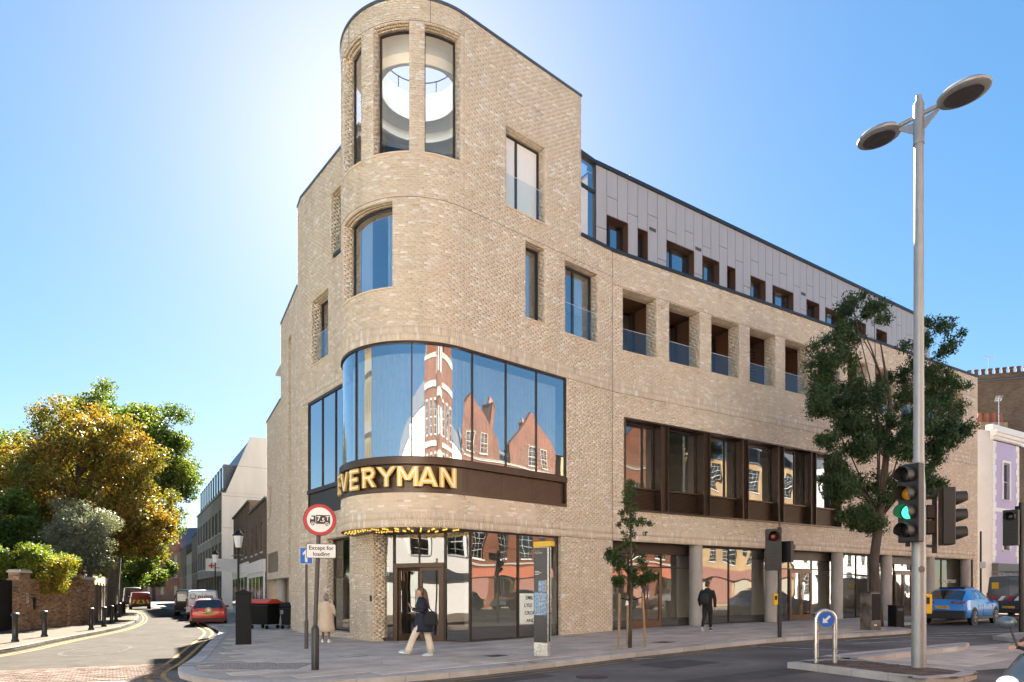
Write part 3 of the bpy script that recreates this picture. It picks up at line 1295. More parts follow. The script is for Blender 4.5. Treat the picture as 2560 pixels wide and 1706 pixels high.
for a, b in zip(cuts, cuts[1:]):
    g = MB()
    wbox(g, WT, a, b - .006, Z_B0 + .115, Z_B1 - .215, .10, .16)
    g.build('fascia_panel', M['bronze'], cin, smooth=True, auto=30)
cuts = [0, W1.sx(1173), W1.sx(1258), W1.sx(1335), S_BE - .06]
for a, b in zip(cuts, cuts[1:]):
    g = MB()
    wbox(g, W1, a, b - .006, Z_B0 + .115, Z_B1 - .215, .10, .16)
    g.build('fascia_panel', M['bronze'], cin)
mb = MB()
for W, a, b in ((WT, 0, WT.L), (W1, 0, S_BE)):
    wbox(mb, W, a, b, Z_B1 - .21, Z_B1 - .006, -.05, .2)
    wbox(mb, W, a, b, Z_B0, Z_B0 + .11, -.03, .2)
    wbox(mb, W, a, b, Z_B0 + .111, Z_B1 - .211, .17, .2)
wbox(mb, W1, S_BE - .055, S_BE, Z_B0 + .111, Z_B1 - .211, -.02, .168)
mb.build('fascia_moulding', M['bronze'], cin, smooth=True, auto=30)

# ---- soffit with rows of bulbs
arc = [WT.pt(q, Z_F + .006, .004) for q in np.linspace(0, WT.L, 40)]
_q = [Vector((*WG.p1, Z_F + .006)), Vector((*WG.p0, Z_F + .006)), Vector((*PIER, Z_F + .006))]
soff = put('soffit', poly_mesh('soffit', [arc + _q], mk('soffit_metal', (.12, .11, .10), .35, metal=.5, var=.1)), cin)
bulb_me = MB().ell((0, 0, 0), .025, 10, 6).mesh('bulb', mkemit('bulb_glow', (1.0, .55, .08), .22, (.7, .38, .06)), smooth=True)
nb = 0
for k in range(13):
    a = rad(196) + k * rad(9.2)
    for ring in (0, 1):
        for i in range(4 if ring == 0 else 3):
            r = RT - .13 - i * .10 - ring * .78
            p = Vector((CT[0] + r * math.cos(a), CT[1] + r * math.sin(a), Z_F - .03))
            # keep in front of the glazed screen
            if float((np.array((p.x, p.y)) - WG.p0) @ WG.n) < .12 or (ring == 1 and k < 3):
                continue
            if float((np.array((p.x, p.y)) - WA.p0) @ WA.n) > -.1 and k < 2:
                pass
            o = bpy.data.objects.new('bulb', bulb_me)
            link(o)
            o.location = p
            o.parent = soff
            o.matrix_parent_inverse = wmat(soff).inverted()
            nb += 1

# ---- entrance screen
g0 = gz(-3)
ents = [0.04, WG.sx(984), WG.sx(1112), WG.L - .03]
ZD = WG.zy(1050, 1408)
mb = MB()
for c in (0.03, ents[1], ents[2], WG.L - .03):
    wbox(mb, WG, c - .03, c + .03, g0 - .1, Z_F, .0, .1)
wbox(mb, WG, 0, WG.L, Z_F - .05, Z_F, .005, .09)
wbox(mb, WG, 0, ents[1], g0 - .1, g0 + .07, .005, .09)
wbox(mb, WG, ents[2], WG.L, g0 - .1, g0 + .07, .005, .09)
wbox(mb, WG, (ents[1] + ents[2]) / 2 - .015, (ents[1] + ents[2]) / 2 + .015, ZD, Z_F - .05, .01, .08)
scr = mb.build('entrance_screen', M['bronze_d'], cin)
for a, b, c, d in ((ents[0], ents[1], g0 + .07, Z_F - .05), (ents[2], ents[3], g0 + .07, Z_F - .05), (ents[1], (ents[1] + ents[2]) / 2, ZD, Z_F - .05), ((ents[1] + ents[2]) / 2, ents[2], ZD, Z_F - .05)):
    g = MB()
    wquad(g, WG, a, b, c, d, .05)
    g.build('pane', M['glass_shop'], scr, recalc=False)
mb = MB()
wbox(mb, WG, ents[1] + .03, ents[2] - .03, ZD - .14, ZD, -.03, .12)
for c in (ents[1] + .03, ents[2] - .16):
    wbox(mb, WG, c, c + .13, g0 - .1, ZD - .14, -.02, .12)
mb.build('door_frame', M['bronze'], cin)
dm = (ents[1] + ents[2]) / 2
d_l, d_r = (ents[1] + .17, dm - .01), (dm + .01, ents[2] - .17)
for k, (a, b) in enumerate((d_l, d_r)):
    mb = MB()
    if k == 0:      # left leaf stands open, turned inwards
        hinge = WG.pt(a, 0, .06)
        ang = math.atan2(WG.d[1], WG.d[0]) + rad(58)
        WD = Wall((hinge.x, hinge.y), (hinge.x + math.cos(ang) * (b - a), hinge.y + math.sin(ang) * (b - a)))
        s0_, s1_ = 0, WD.L
        e = 0
    else:
        WD, s0_, s1_, e = WG, a, b, .05
    for (p, q, r, t) in ((s0_, s0_ + .09, g0 - .08, ZD - .15), (s1_ - .09, s1_, g0 - .08, ZD - .15), (s0_ + .09, s1_ - .09, g0 - .08, g0 + .2), (s0_ + .09, s1_ - .09, ZD - .25, ZD - .15)):
        wbox(mb, WD, p, q, r, t, e, e + .06)
    d = mb.build('door', M['bronze'], cin)
    g = MB()
    wquad(g, WD, s0_ + .09, s1_ - .09, g0 + .2, ZD - .25, e + .03)
    g.build('pane', M['glass_shop'], d, recalc=False)
    g = MB()
    hs = s1_ - .14 if k == 0 else s0_ + .14
    g.tube([WD.pt(hs, g0 + .7, e - .06), WD.pt(hs, g0 + 1.7, e - .06)], .016, 8)
    g.build('handle', M['steel'], d, smooth=True)

for z in (1.55, 2.05):
    g = MB(); wbox(g, WG, .16, .34, z, z + .36, .10, .12); pf = g.build('poster_frame', M['bronze_d'], cin)
    g = MB(); wbox(g, WG, .18, .32, z + .03, z + .33, .094, .099); g.build('poster_sheet', M['plaster'], pf)
g = MB(); wbox(g, WA, 6.28, 6.36, 1.22, 1.42, -.04, -.004); g.build('intercom', M['black'], cin)
g = MB().ell(WT.pt(WT.sx(917), Z_F - .06, 1.1), (.06, .06, .09), 12, 8); g.build('camera_dome', M['black'], cin, smooth=True)

# ---- shop window of the first wall
fg = [.37, W1.sx(1295, .2), W1.sx(1398, .2)]
g1 = gz(0)
mb = MB()
for c in fg:
    wbox(mb, W1, c - .025, c + .025, g1 - .15, Z_F, .16, .26)
wbox(mb, W1, fg[0], f_g[1], Z_F - .05, Z_F - .002, .165, .25)
wbox(mb, W1, fg[0], f_g[1], g1 - .15, g1 + .05, .165, .25)
wbox(mb, W1, fg[2] + .025, f_g[1], g1 - .15, Z_F - .05, .17, .25)
sw = mb.build('shop_window', M['bronze_d'], cin)
for a, b in zip(fg, fg[1:]):
    g = MB()
    wquad(g, W1, a, b, g1 + .05, Z_F - .05, .21)
    g.build('pane', M['glass_shop'], sw, recalc=False)

# ---- long wall on the main road
lp0, lp5 = W2.sx(1557), W2.sx(1963)
pitch = (lp5 - lp0) / 4
lw = (W2.sx(1645.7) - lp0)
LZ0, LZ1 = W2.zy(1557, 877), W2.zy(1557, 720)
lw = min(lw, pitch * .72)
log_ = []
k = 0
while lp0 + k * pitch + lw < W2.L - .6:
    log_.append((lp0 + k * pitch, lp0 + k * pitch + lw, LZ0, LZ1))
    k += 1
br_g = (W2.sx(1560.7), W2.sx(2103), W2.zy(1650, 1284), W2.zy(1560.7, 1043))
g_open = (-.1, W2.L - .55, -1, Z_F)
op2 = log_ + [br_g, g_open]
brick_wall(W2, 0.012, W2.L, [(-.2, Z_F, 'run'), (Z_F, Z_F + .46, 'soldier'), (Z_F + .46, Z_G, 'run'), (Z_G, Z_G + .46, 'soldier'), (Z_G + .46, LZ0 - .02, 'run'), (LZ0 - .02, LZ1 + .02, 'run'), (LZ1 + .02, Z_P, 'run')], op2)
M['wood'] = mk('timber_lining', (.13, .06, .03), .55, var=.2, scale=4, stretch=(1, 1, 8))
for i, o in enumerate(log_):
    reveal(mort, BR, W2, o, .62, sill=True)
    mb = MB()
    wbox(mb, W2, o[0] - .25, o[1] + .25, o[3] + .01, o[3] + .06, .63, 1.9)
    wbox(mb, W2, o[0] - .25, o[0] - .2, o[2] - .1, o[3] + .01, .63, 1.9)
    wbox(mb, W2, o[1] + .2, o[1] + .25, o[2] - .1, o[3] + .01, .63, 1.9)
    wbox(mb, W2, o[0] - .2, o[1] + .2, o[2] - .1, o[2] - .05, .63, 1.9)
    lin = mb.build('loggia_lining', M['panel_br'] if i % 2 else M['wood'], cin)
    if i == 3:
        for q in range(14):
            sl = MB()
            zz = o[2] + .1 + q * (o[3] - o[2] - .3) / 14
            wbox(sl, W2, o[0] - .15, o[1] + .15, zz, zz + .07, 1.2, 1.23)
            sl.build('slat', M['panel_br'], lin)
        wbox(mb, W2, o[0] - .2, o[1] + .2, o[2], o[3], 1.4, 1.5)
    window(W2, (o[0] - .2, o[1] + .2, o[2] - .05, o[3]), 1.5, (.35, .62) if i % 2 == 0 else (.5,), bar=.07, frame='bronze_d', glass='glass_shop')
    c_ = MB()
    for q in range(9):
        x0 = o[0] - .1 + q * .055
        wbox(c_, W2, x0, x0 + .05, o[2] + .05, o[3] - .05, 1.75 + (q % 2) * .03, 1.78 + (q % 2) * .03)
    c_.build('curtain', M['curtain'], cin)
    balustrade(W2, o[0], o[1], o[2], o[2] + .95, .22)

# bronze-framed window group
s0, s1, z0, z1 = br_g
mb = MB()
wbox(mb, W2, s0, s1, z1 - .06, z1, -.04, .55)
wbox(mb, W2, s0, s1, z0, z0 + .07, -.06, .55)
wbox(mb, W2, s0, s0 + .06, z0 + .07, z1 - .06, -.04, .55)
wbox(mb, W2, s1 - .06, s1, z0 + .07, z1 - .06, -.04, .55)
grp = mb.build('window_surround', M['bronze'], cin)
fins = [(1652, 1677), (1759, 1780), (1856, 1876), (1946, 1963.5), (2027.5, 2044)]
fs = [(W2.sx(a), W2.sx(a) + .36) for a, b in fins]
bp_ = (fs[-1][0] - fs[0][0]) / 4
edges = [s0 + .06]
for k, (a, b) in enumerate(fs):
    a = fs[0][0] + k * bp_
    b = a + .40
    f = MB()
    wbox(f, W2, a, b, z0 + .07, z1 - .06, .10, .14)
    wbox(f, W2, a, a + .035, z0 + .07, z1 - .06, -.03, .55)
    wbox(f, W2, b - .035, b, z0 + .07, z1 - .06, -.03, .55)
    f.build('fin', M['bronze'], cin)
    edges += [a, b]
edges.append(s1 - .06)
zs = W2.zy(1640, 1226)
zs = z0 + (z1 - z0) * .27
for k in range(0, len(edges), 2):
    a, b = edges[k], edges[k + 1]
    window(W2, (a, b, zs, z1 - .06), .38, (.66,) if k % 4 == 0 else (), bar=.06, frame='bronze_d', glass='glass_shop')
    lv = MB()
    z = z0 + .09
    while z < zs - .06:
        p = [W2.pt(a, z, .24), W2.pt(b, z, .24), W2.pt(b, z + .022, .31), W2.pt(a, z + .022, .31)]
        lv.add(p + [q + Vector((0, 0, .014)) for q in p], MB.BOXF)
        z += .052
    wbox(lv, W2, a, b, z0 + .07, zs - .03, .315, .33)
    wbox(lv, W2, a, b, zs - .05, zs - .002, .14, .38)
    lv.build('louvre_panel', M['bronze'], cin)
    c_ = MB()
    wbox(c_, W2, b - .42, b - .30, zs + .05, z1 - .1, .75, .78)
    c_.build('blind', M['curtain'], cin)

# ground floor of the long wall: columns, glazing set back
GD = .62
cols_px = [(1724.7, 1754.6), (1912, 1942), (2079, 2106), (2203, 2228), (2315, 2331), (2402, 2424)]
col_s = []
for a, b in cols_px:
    m = (a + b) / 2
    s_ = W2.sx(m, .30)
    col_s.append(s_)
    x, y = W2.xy(s_, .30)
    c_ = MB().lathe([(.275, gz(float(x)) - .15), (.275, Z_F)], 28, (float(x), float(y), 0))
    c_.build('concrete_column', M['concrete'], cin, smooth=True, auto=40)
mb = MB()
wbox(mb, W2, -.3, W2.L - .5, Z_F + .004, Z_F + .05, .012, 1.6)
mb.build('arcade_soffit', M['bronze_d'], cin)
bays = [0.0] + col_s + [W2.L - .6]
for i, (a, b) in enumerate(zip(bays, bays[1:])):
    gg = gz(float(W2.xy((a + b) / 2)[0]))
    door = i in (0, 2, 4)
    mb = MB()
    top = Z_F - (.42 if door else .04)
    wbox(mb, W2, a, b, top, Z_F, GD - .02, GD + .1)
    wbox(mb, W2, a, b, gg - .2, gg + .04, GD, GD + .08)
    if door:
        for q in range(6):
            wbox(mb, W2, a, b, top + .03 + q * .06, top + .065 + q * .06, GD - .05, GD - .022)
    w = b - a
    if door:
        dc = a + w * (.52 if i else .47)
        dw = min(1.75, w * .5)
        splits = [a, dc - dw / 2, dc + dw / 2, b]
    else:
        splits = [a, a + w * .5, b]
    for c in splits[1:-1]:
        wbox(mb, W2, c - .025, c + .025, gg - .1, top, GD, GD + .08)
    if door:
        wbox(mb, W2, a, b, gg + 2.42, gg + 2.47, GD + .002, GD + .07)
    sh = mb.build('shopfront', M['bronze_d'], cin)
    for k, (c, d) in enumerate(zip(splits, splits[1:])):
        is_d = door and k == 1
        for (e, f) in (((gg + 2.47, top),) if is_d else ((gg + .04, top),)):
            g = MB()
            wquad(g, W2, c, d, e, f, GD + .04)
            g.build('pane', M['glass_shop'], sh, recalc=False)
    if door:
        c, d = splits[1], splits[2]
        m = (c + d) / 2
        for k, (p, q) in enumerate(((c + .03, m - .004), (m + .004, d - .03))):
            db = MB()
            for (x0, x1, y0, y1) in ((p, p + .12, gg - .05, gg + 2.41), (q - .12, q, gg - .05, gg + 2.41), (p + .12, q - .12, gg - .05, gg + .26), (p + .12, q - .12, gg + 2.25, gg + 2.41)):
                wbox(db, W2, x0, x1, y0, y1, GD - .03, GD + .04)
            dd = db.build('door', M['door_br'], cin)
            g = MB()
            wquad(g, W2, p + .12, q - .12, gg + .26, gg + 2.25, GD + .01)
            g.build('pane', M['glass_shop'], dd, recalc=False)
            g = MB()
            hs = q - .07 if k == 0 else p + .07
            g.tube([W2.pt(hs, gg + .72, GD - .10), W2.pt(hs, gg + 1.68, GD - .10)], .018, 8)
            for zz in (.82, 1.58):
                g.tube([W2.pt(hs, gg + zz, GD - .10), W2.pt(hs, gg + zz, GD - .03)], .012, 6)
            g.build('handle', M['steel'], dd, smooth=True)

# ---- movement joints
def joint(W, s0, s1, z0, z1, nm='movement_joint'):
    mb = MB()
    wbox(mb, W, s0, s1, z0, z1, -.0032, .004)
    mb.build(nm, M['panel_gap'], cin)


for px in (872, 1076):
    c = WT.sx(px)
    joint(WT, c - .006, c + .006, 18.84, Z_T)
joint(W2, .002, .016, Z_F, Z_P)
for W, a, b, zs_ in ((WT, 0, WT.L, (Z_3, 18.83)), (W1, 0, W1.L, (Z_3,)), (W1, S_BE + .01, W1.L, (Z_G,)), (W2, .02, W2.L, (Z_G, LZ1 + .03)), (WA, 0, a_strip[0], (Z_G,)), (W1, f_g[1], W1.L, (Z_F,))):
    for z in zs_:
        joint(W, a, b, z - .005, z + .005, 'course_joint')
# light curtains behind the upper windows
for W, o, parts_ in ((WT, t_c, ((.05, .42), (.78, .95))), (W1, f_p, ((.1, .35),)), (W1, f_n, ((.3, .8),)), (W1, f_w, ((.1, .3), (.55, .9))), (WA, a_w2, ((.2, .8),))):
    for a, b in parts_:
        g = MB()
        t = np.linspace(o[0] + (o[1] - o[0]) * a, o[0] + (o[1] - o[0]) * b, 24)
        g.rings([[W.pt(q, o[2] + .05, .62 + .03 * math.sin(q * 45)), W.pt(q, o[3] - .05, .62 + .03 * math.sin(q * 45))] for q in t], 0, False, closed=False)
        g.build('curtain', M['white_in'], cin, smooth=True, recalc=False)

# ---- parapet caps
for W_c, a, b, z_c, hc_ in ((WT, -.3, WT.L, Z_T, .07), (W1, 0, S_TOP + .02, Z_T, .07), (WA, 0, A_TOP + .6, Z_A, .08), (WB, sB2, WB.L, Z_A, .08), (WB, sB1, sB2, Z_P, .08), (WB, -.1, sB1, 10.85, .08)):
    mb = MB()
    wbox(mb, W_c, a, b, z_c, z_c + hc_, -.04, .4)
    mb.build('coping', M['coping'], cin)
mb = MB()
wbox(mb, W1, S_TOP, W1.L, Z_P, Z_P + .12, -.05, .5)
wbox(mb, W2, 0, W2.L + .03, Z_P, Z_P + .12, -.05, .5)
mb.build('parapet_cap', M['zinc'], cin)

# ---- set-back top floor with mauve panels
def _mp(px, Y):
    return np.array(((px - CXP) / FPX * Y, Y))
m_a = _mp(1521, 26.0)
m_d = np.array((1, .66)); m_d /= np.linalg.norm(m_d)
WM = Wall(m_a, m_a + m_d * 10)
m0 = WM.sx(1490)
WM = Wall(m_a + m_d * m0, m_a + m_d * 10)
m1 = WM.sx(2325)
WM = Wall(WM.p0, WM.p0 + WM.d * m1)
ZM0, ZM1 = 14.3, 18.30
ZMW = 16.5
pw = (WM.sx(1933) - WM.sx(1492)) / 20.0
npan = int(WM.L / pw)
wins = {}
for a, b in ((1, 2), (4, 4), (7, 9), (11, 12), (14, 14), (17, 18), (20, 22), (25, 26), (28, 30), (33, 34), (37, 38)):
    for c in range(a, b + 1):
        wins[c] = (a, b)
mb = MB()
opM = [(a * pw, (b + 1) * pw, ZM0, ZMW) for a, b in set(wins.values()) if (b + 1) * pw < WM.L]
backing(mb, WM, 0, WM.L, ZM0, ZM1, opM, .03)
mb.build('panel_backing', M['panel_gap'], cin)
for c in range(npan):
    zb = ZMW if c in wins and (wins[c][1] + 1) * pw < WM.L else ZM0
    if c % 2 == 0:
        zj = ZM0 + (ZM1 - ZM0) * (.40 if c % 4 == 0 else .32)
    else:
        zj = ZM0 + (ZM1 - ZM0) * (.74 if c % 4 == 1 else .66)
    segs = [(zb, ZM1)] if zj < zb + .25 else [(zb, zj), (zj, ZM1)]
    for a, b in segs:
        g = MB()
        wbox(g, WM, c * pw + .013, (c + 1) * pw - .013, a + .012, b - .012, 0, .028)
        o = g.build('cladding_panel', M['panel'], cin)
for c in (5, 10, 24):
    g = MB()
    for q in range(5):
        wbox(g, WM, c * pw + .09, (c + 1) * pw - .09, 16.62 + q * .03, 16.64 + q * .03, -.008, .0)
    g.build('vent_grille', M['panel_gap'], cin)
for a, b in sorted(set(wins.values())):
    if (b + 1) * pw > WM.L:
        continue
    o = (a * pw, (b + 1) * pw, ZM0, ZMW)
    mb = MB()
    wbox(mb, WM, o[0], o[1], o[3], o[3] + .03, .0, .45)
    wbox(mb, WM, o[0] - .03, o[0], o[2], o[3] - .001, .0, .45)
    wbox(mb, WM, o[1], o[1] + .03, o[2], o[3] - .001, .0, .45)
    mb.build('window_lining', M['panel_br'], cin)
    window(WM, o, .30, (.35,) if b > a else (), bar=.07, frame='bronze_d', glass='glass_band')
mb = MB()
wbox(mb, WM, -.05, WM.L, ZM1, ZM1 + .13, -.08, .5)
mb.build('roof_edge', M['zinc'], cin)
# glazed corner beside the tower
gc = np.array(W1.xy(S_TOP - .15, .85))
WC = Wall(gc, WM.p0 + WM.d * -.02)
mb = MB()
wbox(mb, WC, 0, WC.L, ZM1 + .0, ZM1 + .128, -.06, .3)
wbox(mb, WC, 0, WC.L, 17.15, 17.25, 0, .1)
wbox(mb, WC, WC.L - .07, WC.L - .002, ZM0, ZM1 - .002, -.01, .12)
wbox(mb, WC, 0, .05, ZM0, ZM1 - .002, -.01, .12)
cg = mb.build('corner_glazing', M['zinc'], cin)
for a, b in ((ZM0, 17.15), (17.25, ZM1)):
    g = MB()
    wquad(g, WC, .05, WC.L - .07, a, b, .05)
    g.build('pane', M['glass_band'], cg, recalc=False)

# ---- floors, roofs, inner walls
E_P = W2.p1
back = [E_P + np.array((-W2.n[0], -W2.n[1])) * 13, np.array((9.0, 49.0)), B0 - WB.n * 13]


def ring_pts(dep, upto=None):
    pts = [np.array(WB.xy(0.02, dep)), np.array(WB.xy(WB.L, dep))]
    pts += [np.array(WA.xy(max(.3, A_TOP - .35), dep))]
    pts += [np.array(WT.xy(q, dep)) for q in np.linspace(.25, WT.L, 24)]
    pts += [np.array(W1.xy(W1.L, dep)), np.array(W2.xy(W2.L, dep))] + back
    return [tuple(map(float, p)) for p in pts]


def slab(poly, z0, z1, mat_, name):
    bm = bmesh.new()
    f = bm.faces.new([bm.verts.new((x, y, z0)) for x, y in poly])
    r = bmesh.ops.extrude_face_region(bm, geom=[f])
    for v in [e for e in r['geom'] if isinstance(e, bmesh.types.BMVert)]:
        v.co.z = z1
    bmesh.ops.triangulate(bm, faces=bm.faces)
    bmesh.ops.recalc_face_normals(bm, faces=bm.faces)
    me = bpy.data.meshes.new(name)
    bm.to_mesh(me)
    bm.free()
    me.materials.append(mat_)
    return put(name, me, cin)


fp = ring_pts(.45)
slab(fp, 3.56, 4.5, M['plaster'], 'floor_slab')
slab(fp, 9.22, 9.75, M['plaster'], 'floor_slab')
slab(fp, 13.52, 13.62, M['plaster'], 'floor_slab')
fpg = [tuple(map(float, WB.xy(5.8, .45))), tuple(map(float, WB.xy(WB.L, .45))), (-5.2, 23.2), tuple(WG.p0 + np.array((.1, .4))), tuple(map(float, W1.xy(.9, .7))), tuple(map(float, W1.xy(W1.L, .8))),
       tuple(map(float, W2.xy(1, .9))), tuple(map(float, W2.xy(W2.L - 1, .9))), tuple(back[0]), tuple(back[1]), tuple(back[2])]
mb = MB()
for p, q in zip(fpg, fpg[1:]):
    pass
gfl = ground_sheet('ground_floor', fpg, M['floor_in'], -.01, parent=cin)
# roofs and back walls
slab([tuple(map(float, p)) for p in (W2.xy(0, .1), W2.xy(W2.L, .1), back[0], back[1], B0 - WB.n * 13, WB.xy(sB1, .1), WB.xy(sB2, .1), WB.xy(WB.L, .1), WA.xy(A_TOP - .2, .1), W1.xy(S_TOP, .35))], 14.15, 14.28, M['zinc'], 'roof_slab')
up = [tuple(map(float, p)) for p in (WM.xy(0, .5), WM.xy(WM.L, .5), WM.xy(WM.L, 8), WM.xy(0, 8))]
slab(up, 18.1, 18.28, M['zinc'], 'roof_slab')
ab = [tuple(map(float, p)) for p in (WB.xy(sB2, .12), WB.xy(WB.L, .12), WA.xy(A_TOP + .3, .12), (-2.5, 24.0), W1.xy(S_TOP, .4), W1.xy(S_TOP, 4), (-4.5, 32))]
slab(ab, 17.45, 17.6, M['zinc'], 'roof_slab')
mb = MB()
bl = [B0, B0 - WB.n * 13, back[1], back[0], E_P]
for p, q in zip(bl, bl[1:]):
    mb.quad((p[0], p[1], -.3), (q[0], q[1], -.3), (q[0], q[1], 10.8 if p is B0 else 14.2), (p[0], p[1], 10.8 if p is B0 else 14.2))
for pl, za, zb in ((up, 14.2, 18.2), (ab, 14.2, 17.5)):
    n = len(pl)
    rngk = range(1, 4) if pl is up else (3, 4, 5, 6)
    for k in rngk:
        p, q = pl[k], pl[(k + 1) % n]
        if pl is ab and k == 3:
            continue
        mb.quad((*p, za), (*q, za), (*q, zb), (*p, zb))
# step faces of wall B
for s_, za, zb in ((sB1, 10.8, Z_P), (sB2, Z_P - .2, Z_A)):
    p, q = WB.xy(s_, .02), WB.xy(s_, 6)
    mb.quad((float(p[0]), float(p[1]), za), (float(q[0]), float(q[1]), za), (float(q[0]), float(q[1]), zb), (float(p[0]), float(p[1]), zb))
# right return of the tower block
p, q = W1.xy(S_TOP, .02), W1.xy(S_TOP, 4)
mb.quad((float(p[0]), float(p[1]), 14.2), (float(q[0]), float(q[1]), 14.2), (float(q[0]), float(q[1]), Z_T), (float(p[0]), float(p[1]), Z_T))
mb.build('back_wall', M['mortar'], cin)
slab([tuple(map(float, WB.xy(0.05, .12))), tuple(map(float, WB.xy(sB1 + .1, .12))), tuple(map(float, WB.xy(sB1 + .1, 12))), tuple(map(float, WB.xy(.05, 12)))], 10.6, 10.7, M['zinc'], 'roof_slab')
# inner partitions
mb = MB()
for W, a, b, dep in ((WA, .4, A_TOP - .4, 3.2), (W1, .5, W1.L, 5.0), (W2, 0, W2.L, 5.2)):
    for za, zb in ((4.5, 9.2), (9.75, 13.5)):
        wquad(mb, W, a, b, za, zb, dep)
wquad(mb, W2, -3, W2.L, 0, Z_F, 6.5)
wquad(mb, WM, 0, WM.L, 14.3, 18.1, 4)
mb.build('partition', M['plaster'], cin)
# round room under the roof light
OC, OR = (-3.25, 22.95), 1.32
ceil_z = 19.0
outer = [tuple(map(float, WT.xy(q, .4))) for q in np.linspace(.1, WT.L, 24)] + [tuple(map(float, W1.xy(S_TOP - .1, .4))), tuple(map(float, W1.xy(S_TOP - .1, 4))), (-4.3, 27.0)]
bm = bmesh.new()
ov = [bm.verts.new((x, y, ceil_z)) for x, y in outer]
iv = [bm.verts.new((OC[0] + OR * math.cos(a), OC[1] + OR * math.sin(a), ceil_z)) for a in [2 * math.pi * k / 40 for k in range(40)]]
es = [bm.edges.new((ov[i], ov[(i + 1) % len(ov)])) for i in range(len(ov))] + [bm.edges.new((iv[i], iv[(i + 1) % 40])) for i in range(40)]
bmesh.ops.triangle_fill(bm, edges=es, use_beauty=True)
me = bpy.data.meshes.new('ceiling')
bm.to_mesh(me); bm.free()
me.materials.append(M['white_in'])
put('ceiling', me, cin)
mb = MB()
mb.rings([[Vector((OC[0] + r * math.cos(2 * math.pi * k / 40), OC[1] + r * math.sin(2 * math.pi * k / 40), z)) for k in range(40)] for r, z in ((OR, ceil_z - .001), (OR, 20.0), (OR + .12, 20.0), (OR + .12, ceil_z + .05))], 0, False)
mb.build('roof_light_drum', M['white_in'], cin, smooth=True, auto=40)
mb = MB()
mb.tube([Vector((OC[0] + (OR + .06) * math.cos(a), OC[1] + (OR + .06) * math.sin(a), 20.45)) for a in [2 * math.pi * k / 32 for k in range(33)]], .02, 6)
for k in range(6):
    a = 2 * math.pi * k / 6 + .2
    mb.tube([(OC[0] + (OR + .06) * math.cos(a), OC[1] + (OR + .06) * math.sin(a), z) for z in (20.0, 20.45)], .016, 6)
mb.build('roof_light_rail', M['zinc'], cin, smooth=True)
mb = MB()
n = len(outer)
for k in range(23, n):
    p, q = outer[k], outer[(k + 1) % n]
    if k == 25:          # unseen rear opening added to let sun into the room
        mb.quad((*p, 13.62), (*q, 13.62), (*q, 17.6), (*p, 17.6))
        rg = MB().quad((*p, 17.6), (*q, 17.6), (*q, ceil_z), (*p, ceil_z))
        rg.build('sun_inlet_glazing', M['glass_tower'], cin, recalc=False)
        continue
    mb.quad((*p, 13.62), (*q, 13.62), (*q, ceil_z), (*p, ceil_z))
mb.build('room_wall', M['white_in'], cin)
slab([(p[0], p[1]) for p in outer], 14.3, 14.4, M['white_in'], 'room_floor')
# ring step under the ceiling
mb = MB()
mb.rings([[Vector((OC[0] + r * math.cos(2 * math.pi * k / 40), OC[1] + .15 + r * math.sin(2 * math.pi * k / 40), z)) for k in range(40)] for r, z in ((OR + .5, ceil_z - .002), (OR + .5, ceil_z - .35), (OR + .62, ceil_z - .35), (OR + .62, ceil_z - .002))], 0, False)
mb.build('ceiling_ring', M['white_in'], cin, smooth=True, auto=40)

# sheer curtains behind the band window
mb = MB()
for W, a, b in ((WT, .3, WT.L), (W1, 0, S_BE - .1)):
    t = np.linspace(a, b, int((b - a) / .05))
    mb.rings([[W.pt(q, Z_B1 + .05, .42 + .035 * math.sin(q * 38)), W.pt(q, Z_G - .25, .42 + .035 * math.sin(q * 38))] for q in t], 0, False, closed=False)
mb.build('sheer_curtain', M['curtain'], cin, smooth=True, recalc=False)

mort.build('mortar_face', M['mortar'], cin, recalc=False)
SINGLE.sort(key=lambda t: t[0])
wall_part = BR.build('brickwork', M['brick'], cin)
tag(wall_part, kind='stuff')
bsm = MB().box(-.1075, .1075, -.002, .012, -.032, .032).mesh('brick', M['brick1'])
extra = Bricks()
for k, (_, W, r) in enumerate(SINGLE):
    if k < 300:
        sm, zm = (r[0] + r[1]) / 2, (r[2] + r[3]) / 2
        p = W.pt(sm, zm)
        nn = W.nrm(sm)
        o = bpy.data.objects.new('brick', bsm)
        link(o)
        o.location = p
        o.rotation_euler = (0, 0, math.atan2(nn.y, nn.x) + math.pi / 2)
        o.scale = (1, 1, (r[3] - r[2]) / .064)
        o.parent = cin
        o.matrix_parent_inverse = wmat(cin).inverted()
    else:
        extra.add(W, [r])
if extra.V:
    tag(extra.build('near_brickwork', M['brick'], cin), kind='stuff')
# ------------------------------------------------------------------ neighbouring and opposite buildings
M['stucco'] = mk('white_stucco', (.72, .70, .66), .8, var=.07, scale=1.2, blotch=((.60, .57, .52), .6, .35))
M['lilac'] = mk('lilac_paint', (.48, .42, .62), .7, var=.04)
M['slate'] = mk('slate', (.09, .10, .115), .6, var=.2, scale=8)
M['sash'] = mk('sash_white', (.48, .47, .45), .5, var=.03)
M['sash_d'] = mk('sash_dark', (.06, .05, .045), .5, var=.1)
M['glass_h'] = mkglass('house_glass', (.35, .38, .38), .18, wave=.01, wscale=1.5)
M['shop_dark'] = mk('shop_dark', (.045, .045, .055), .5, var=.1)
M['terra'] = mk('terracotta_fascia', (.30, .085, .04), .6, var=.1)
M['pink'] = mk('pink_board', (.22, .10, .075), .6, var=.1)
M['creamp'] = mk('cream_paint', (.30, .265, .21), .7, var=.06)
M['timber'] = mk('timber_joinery', (.28, .13, .05), .5, var=.2)
M['grey_mansard'] = mk('lead_grey', (.10, .115, .13), .5, metal=.2, var=.15)
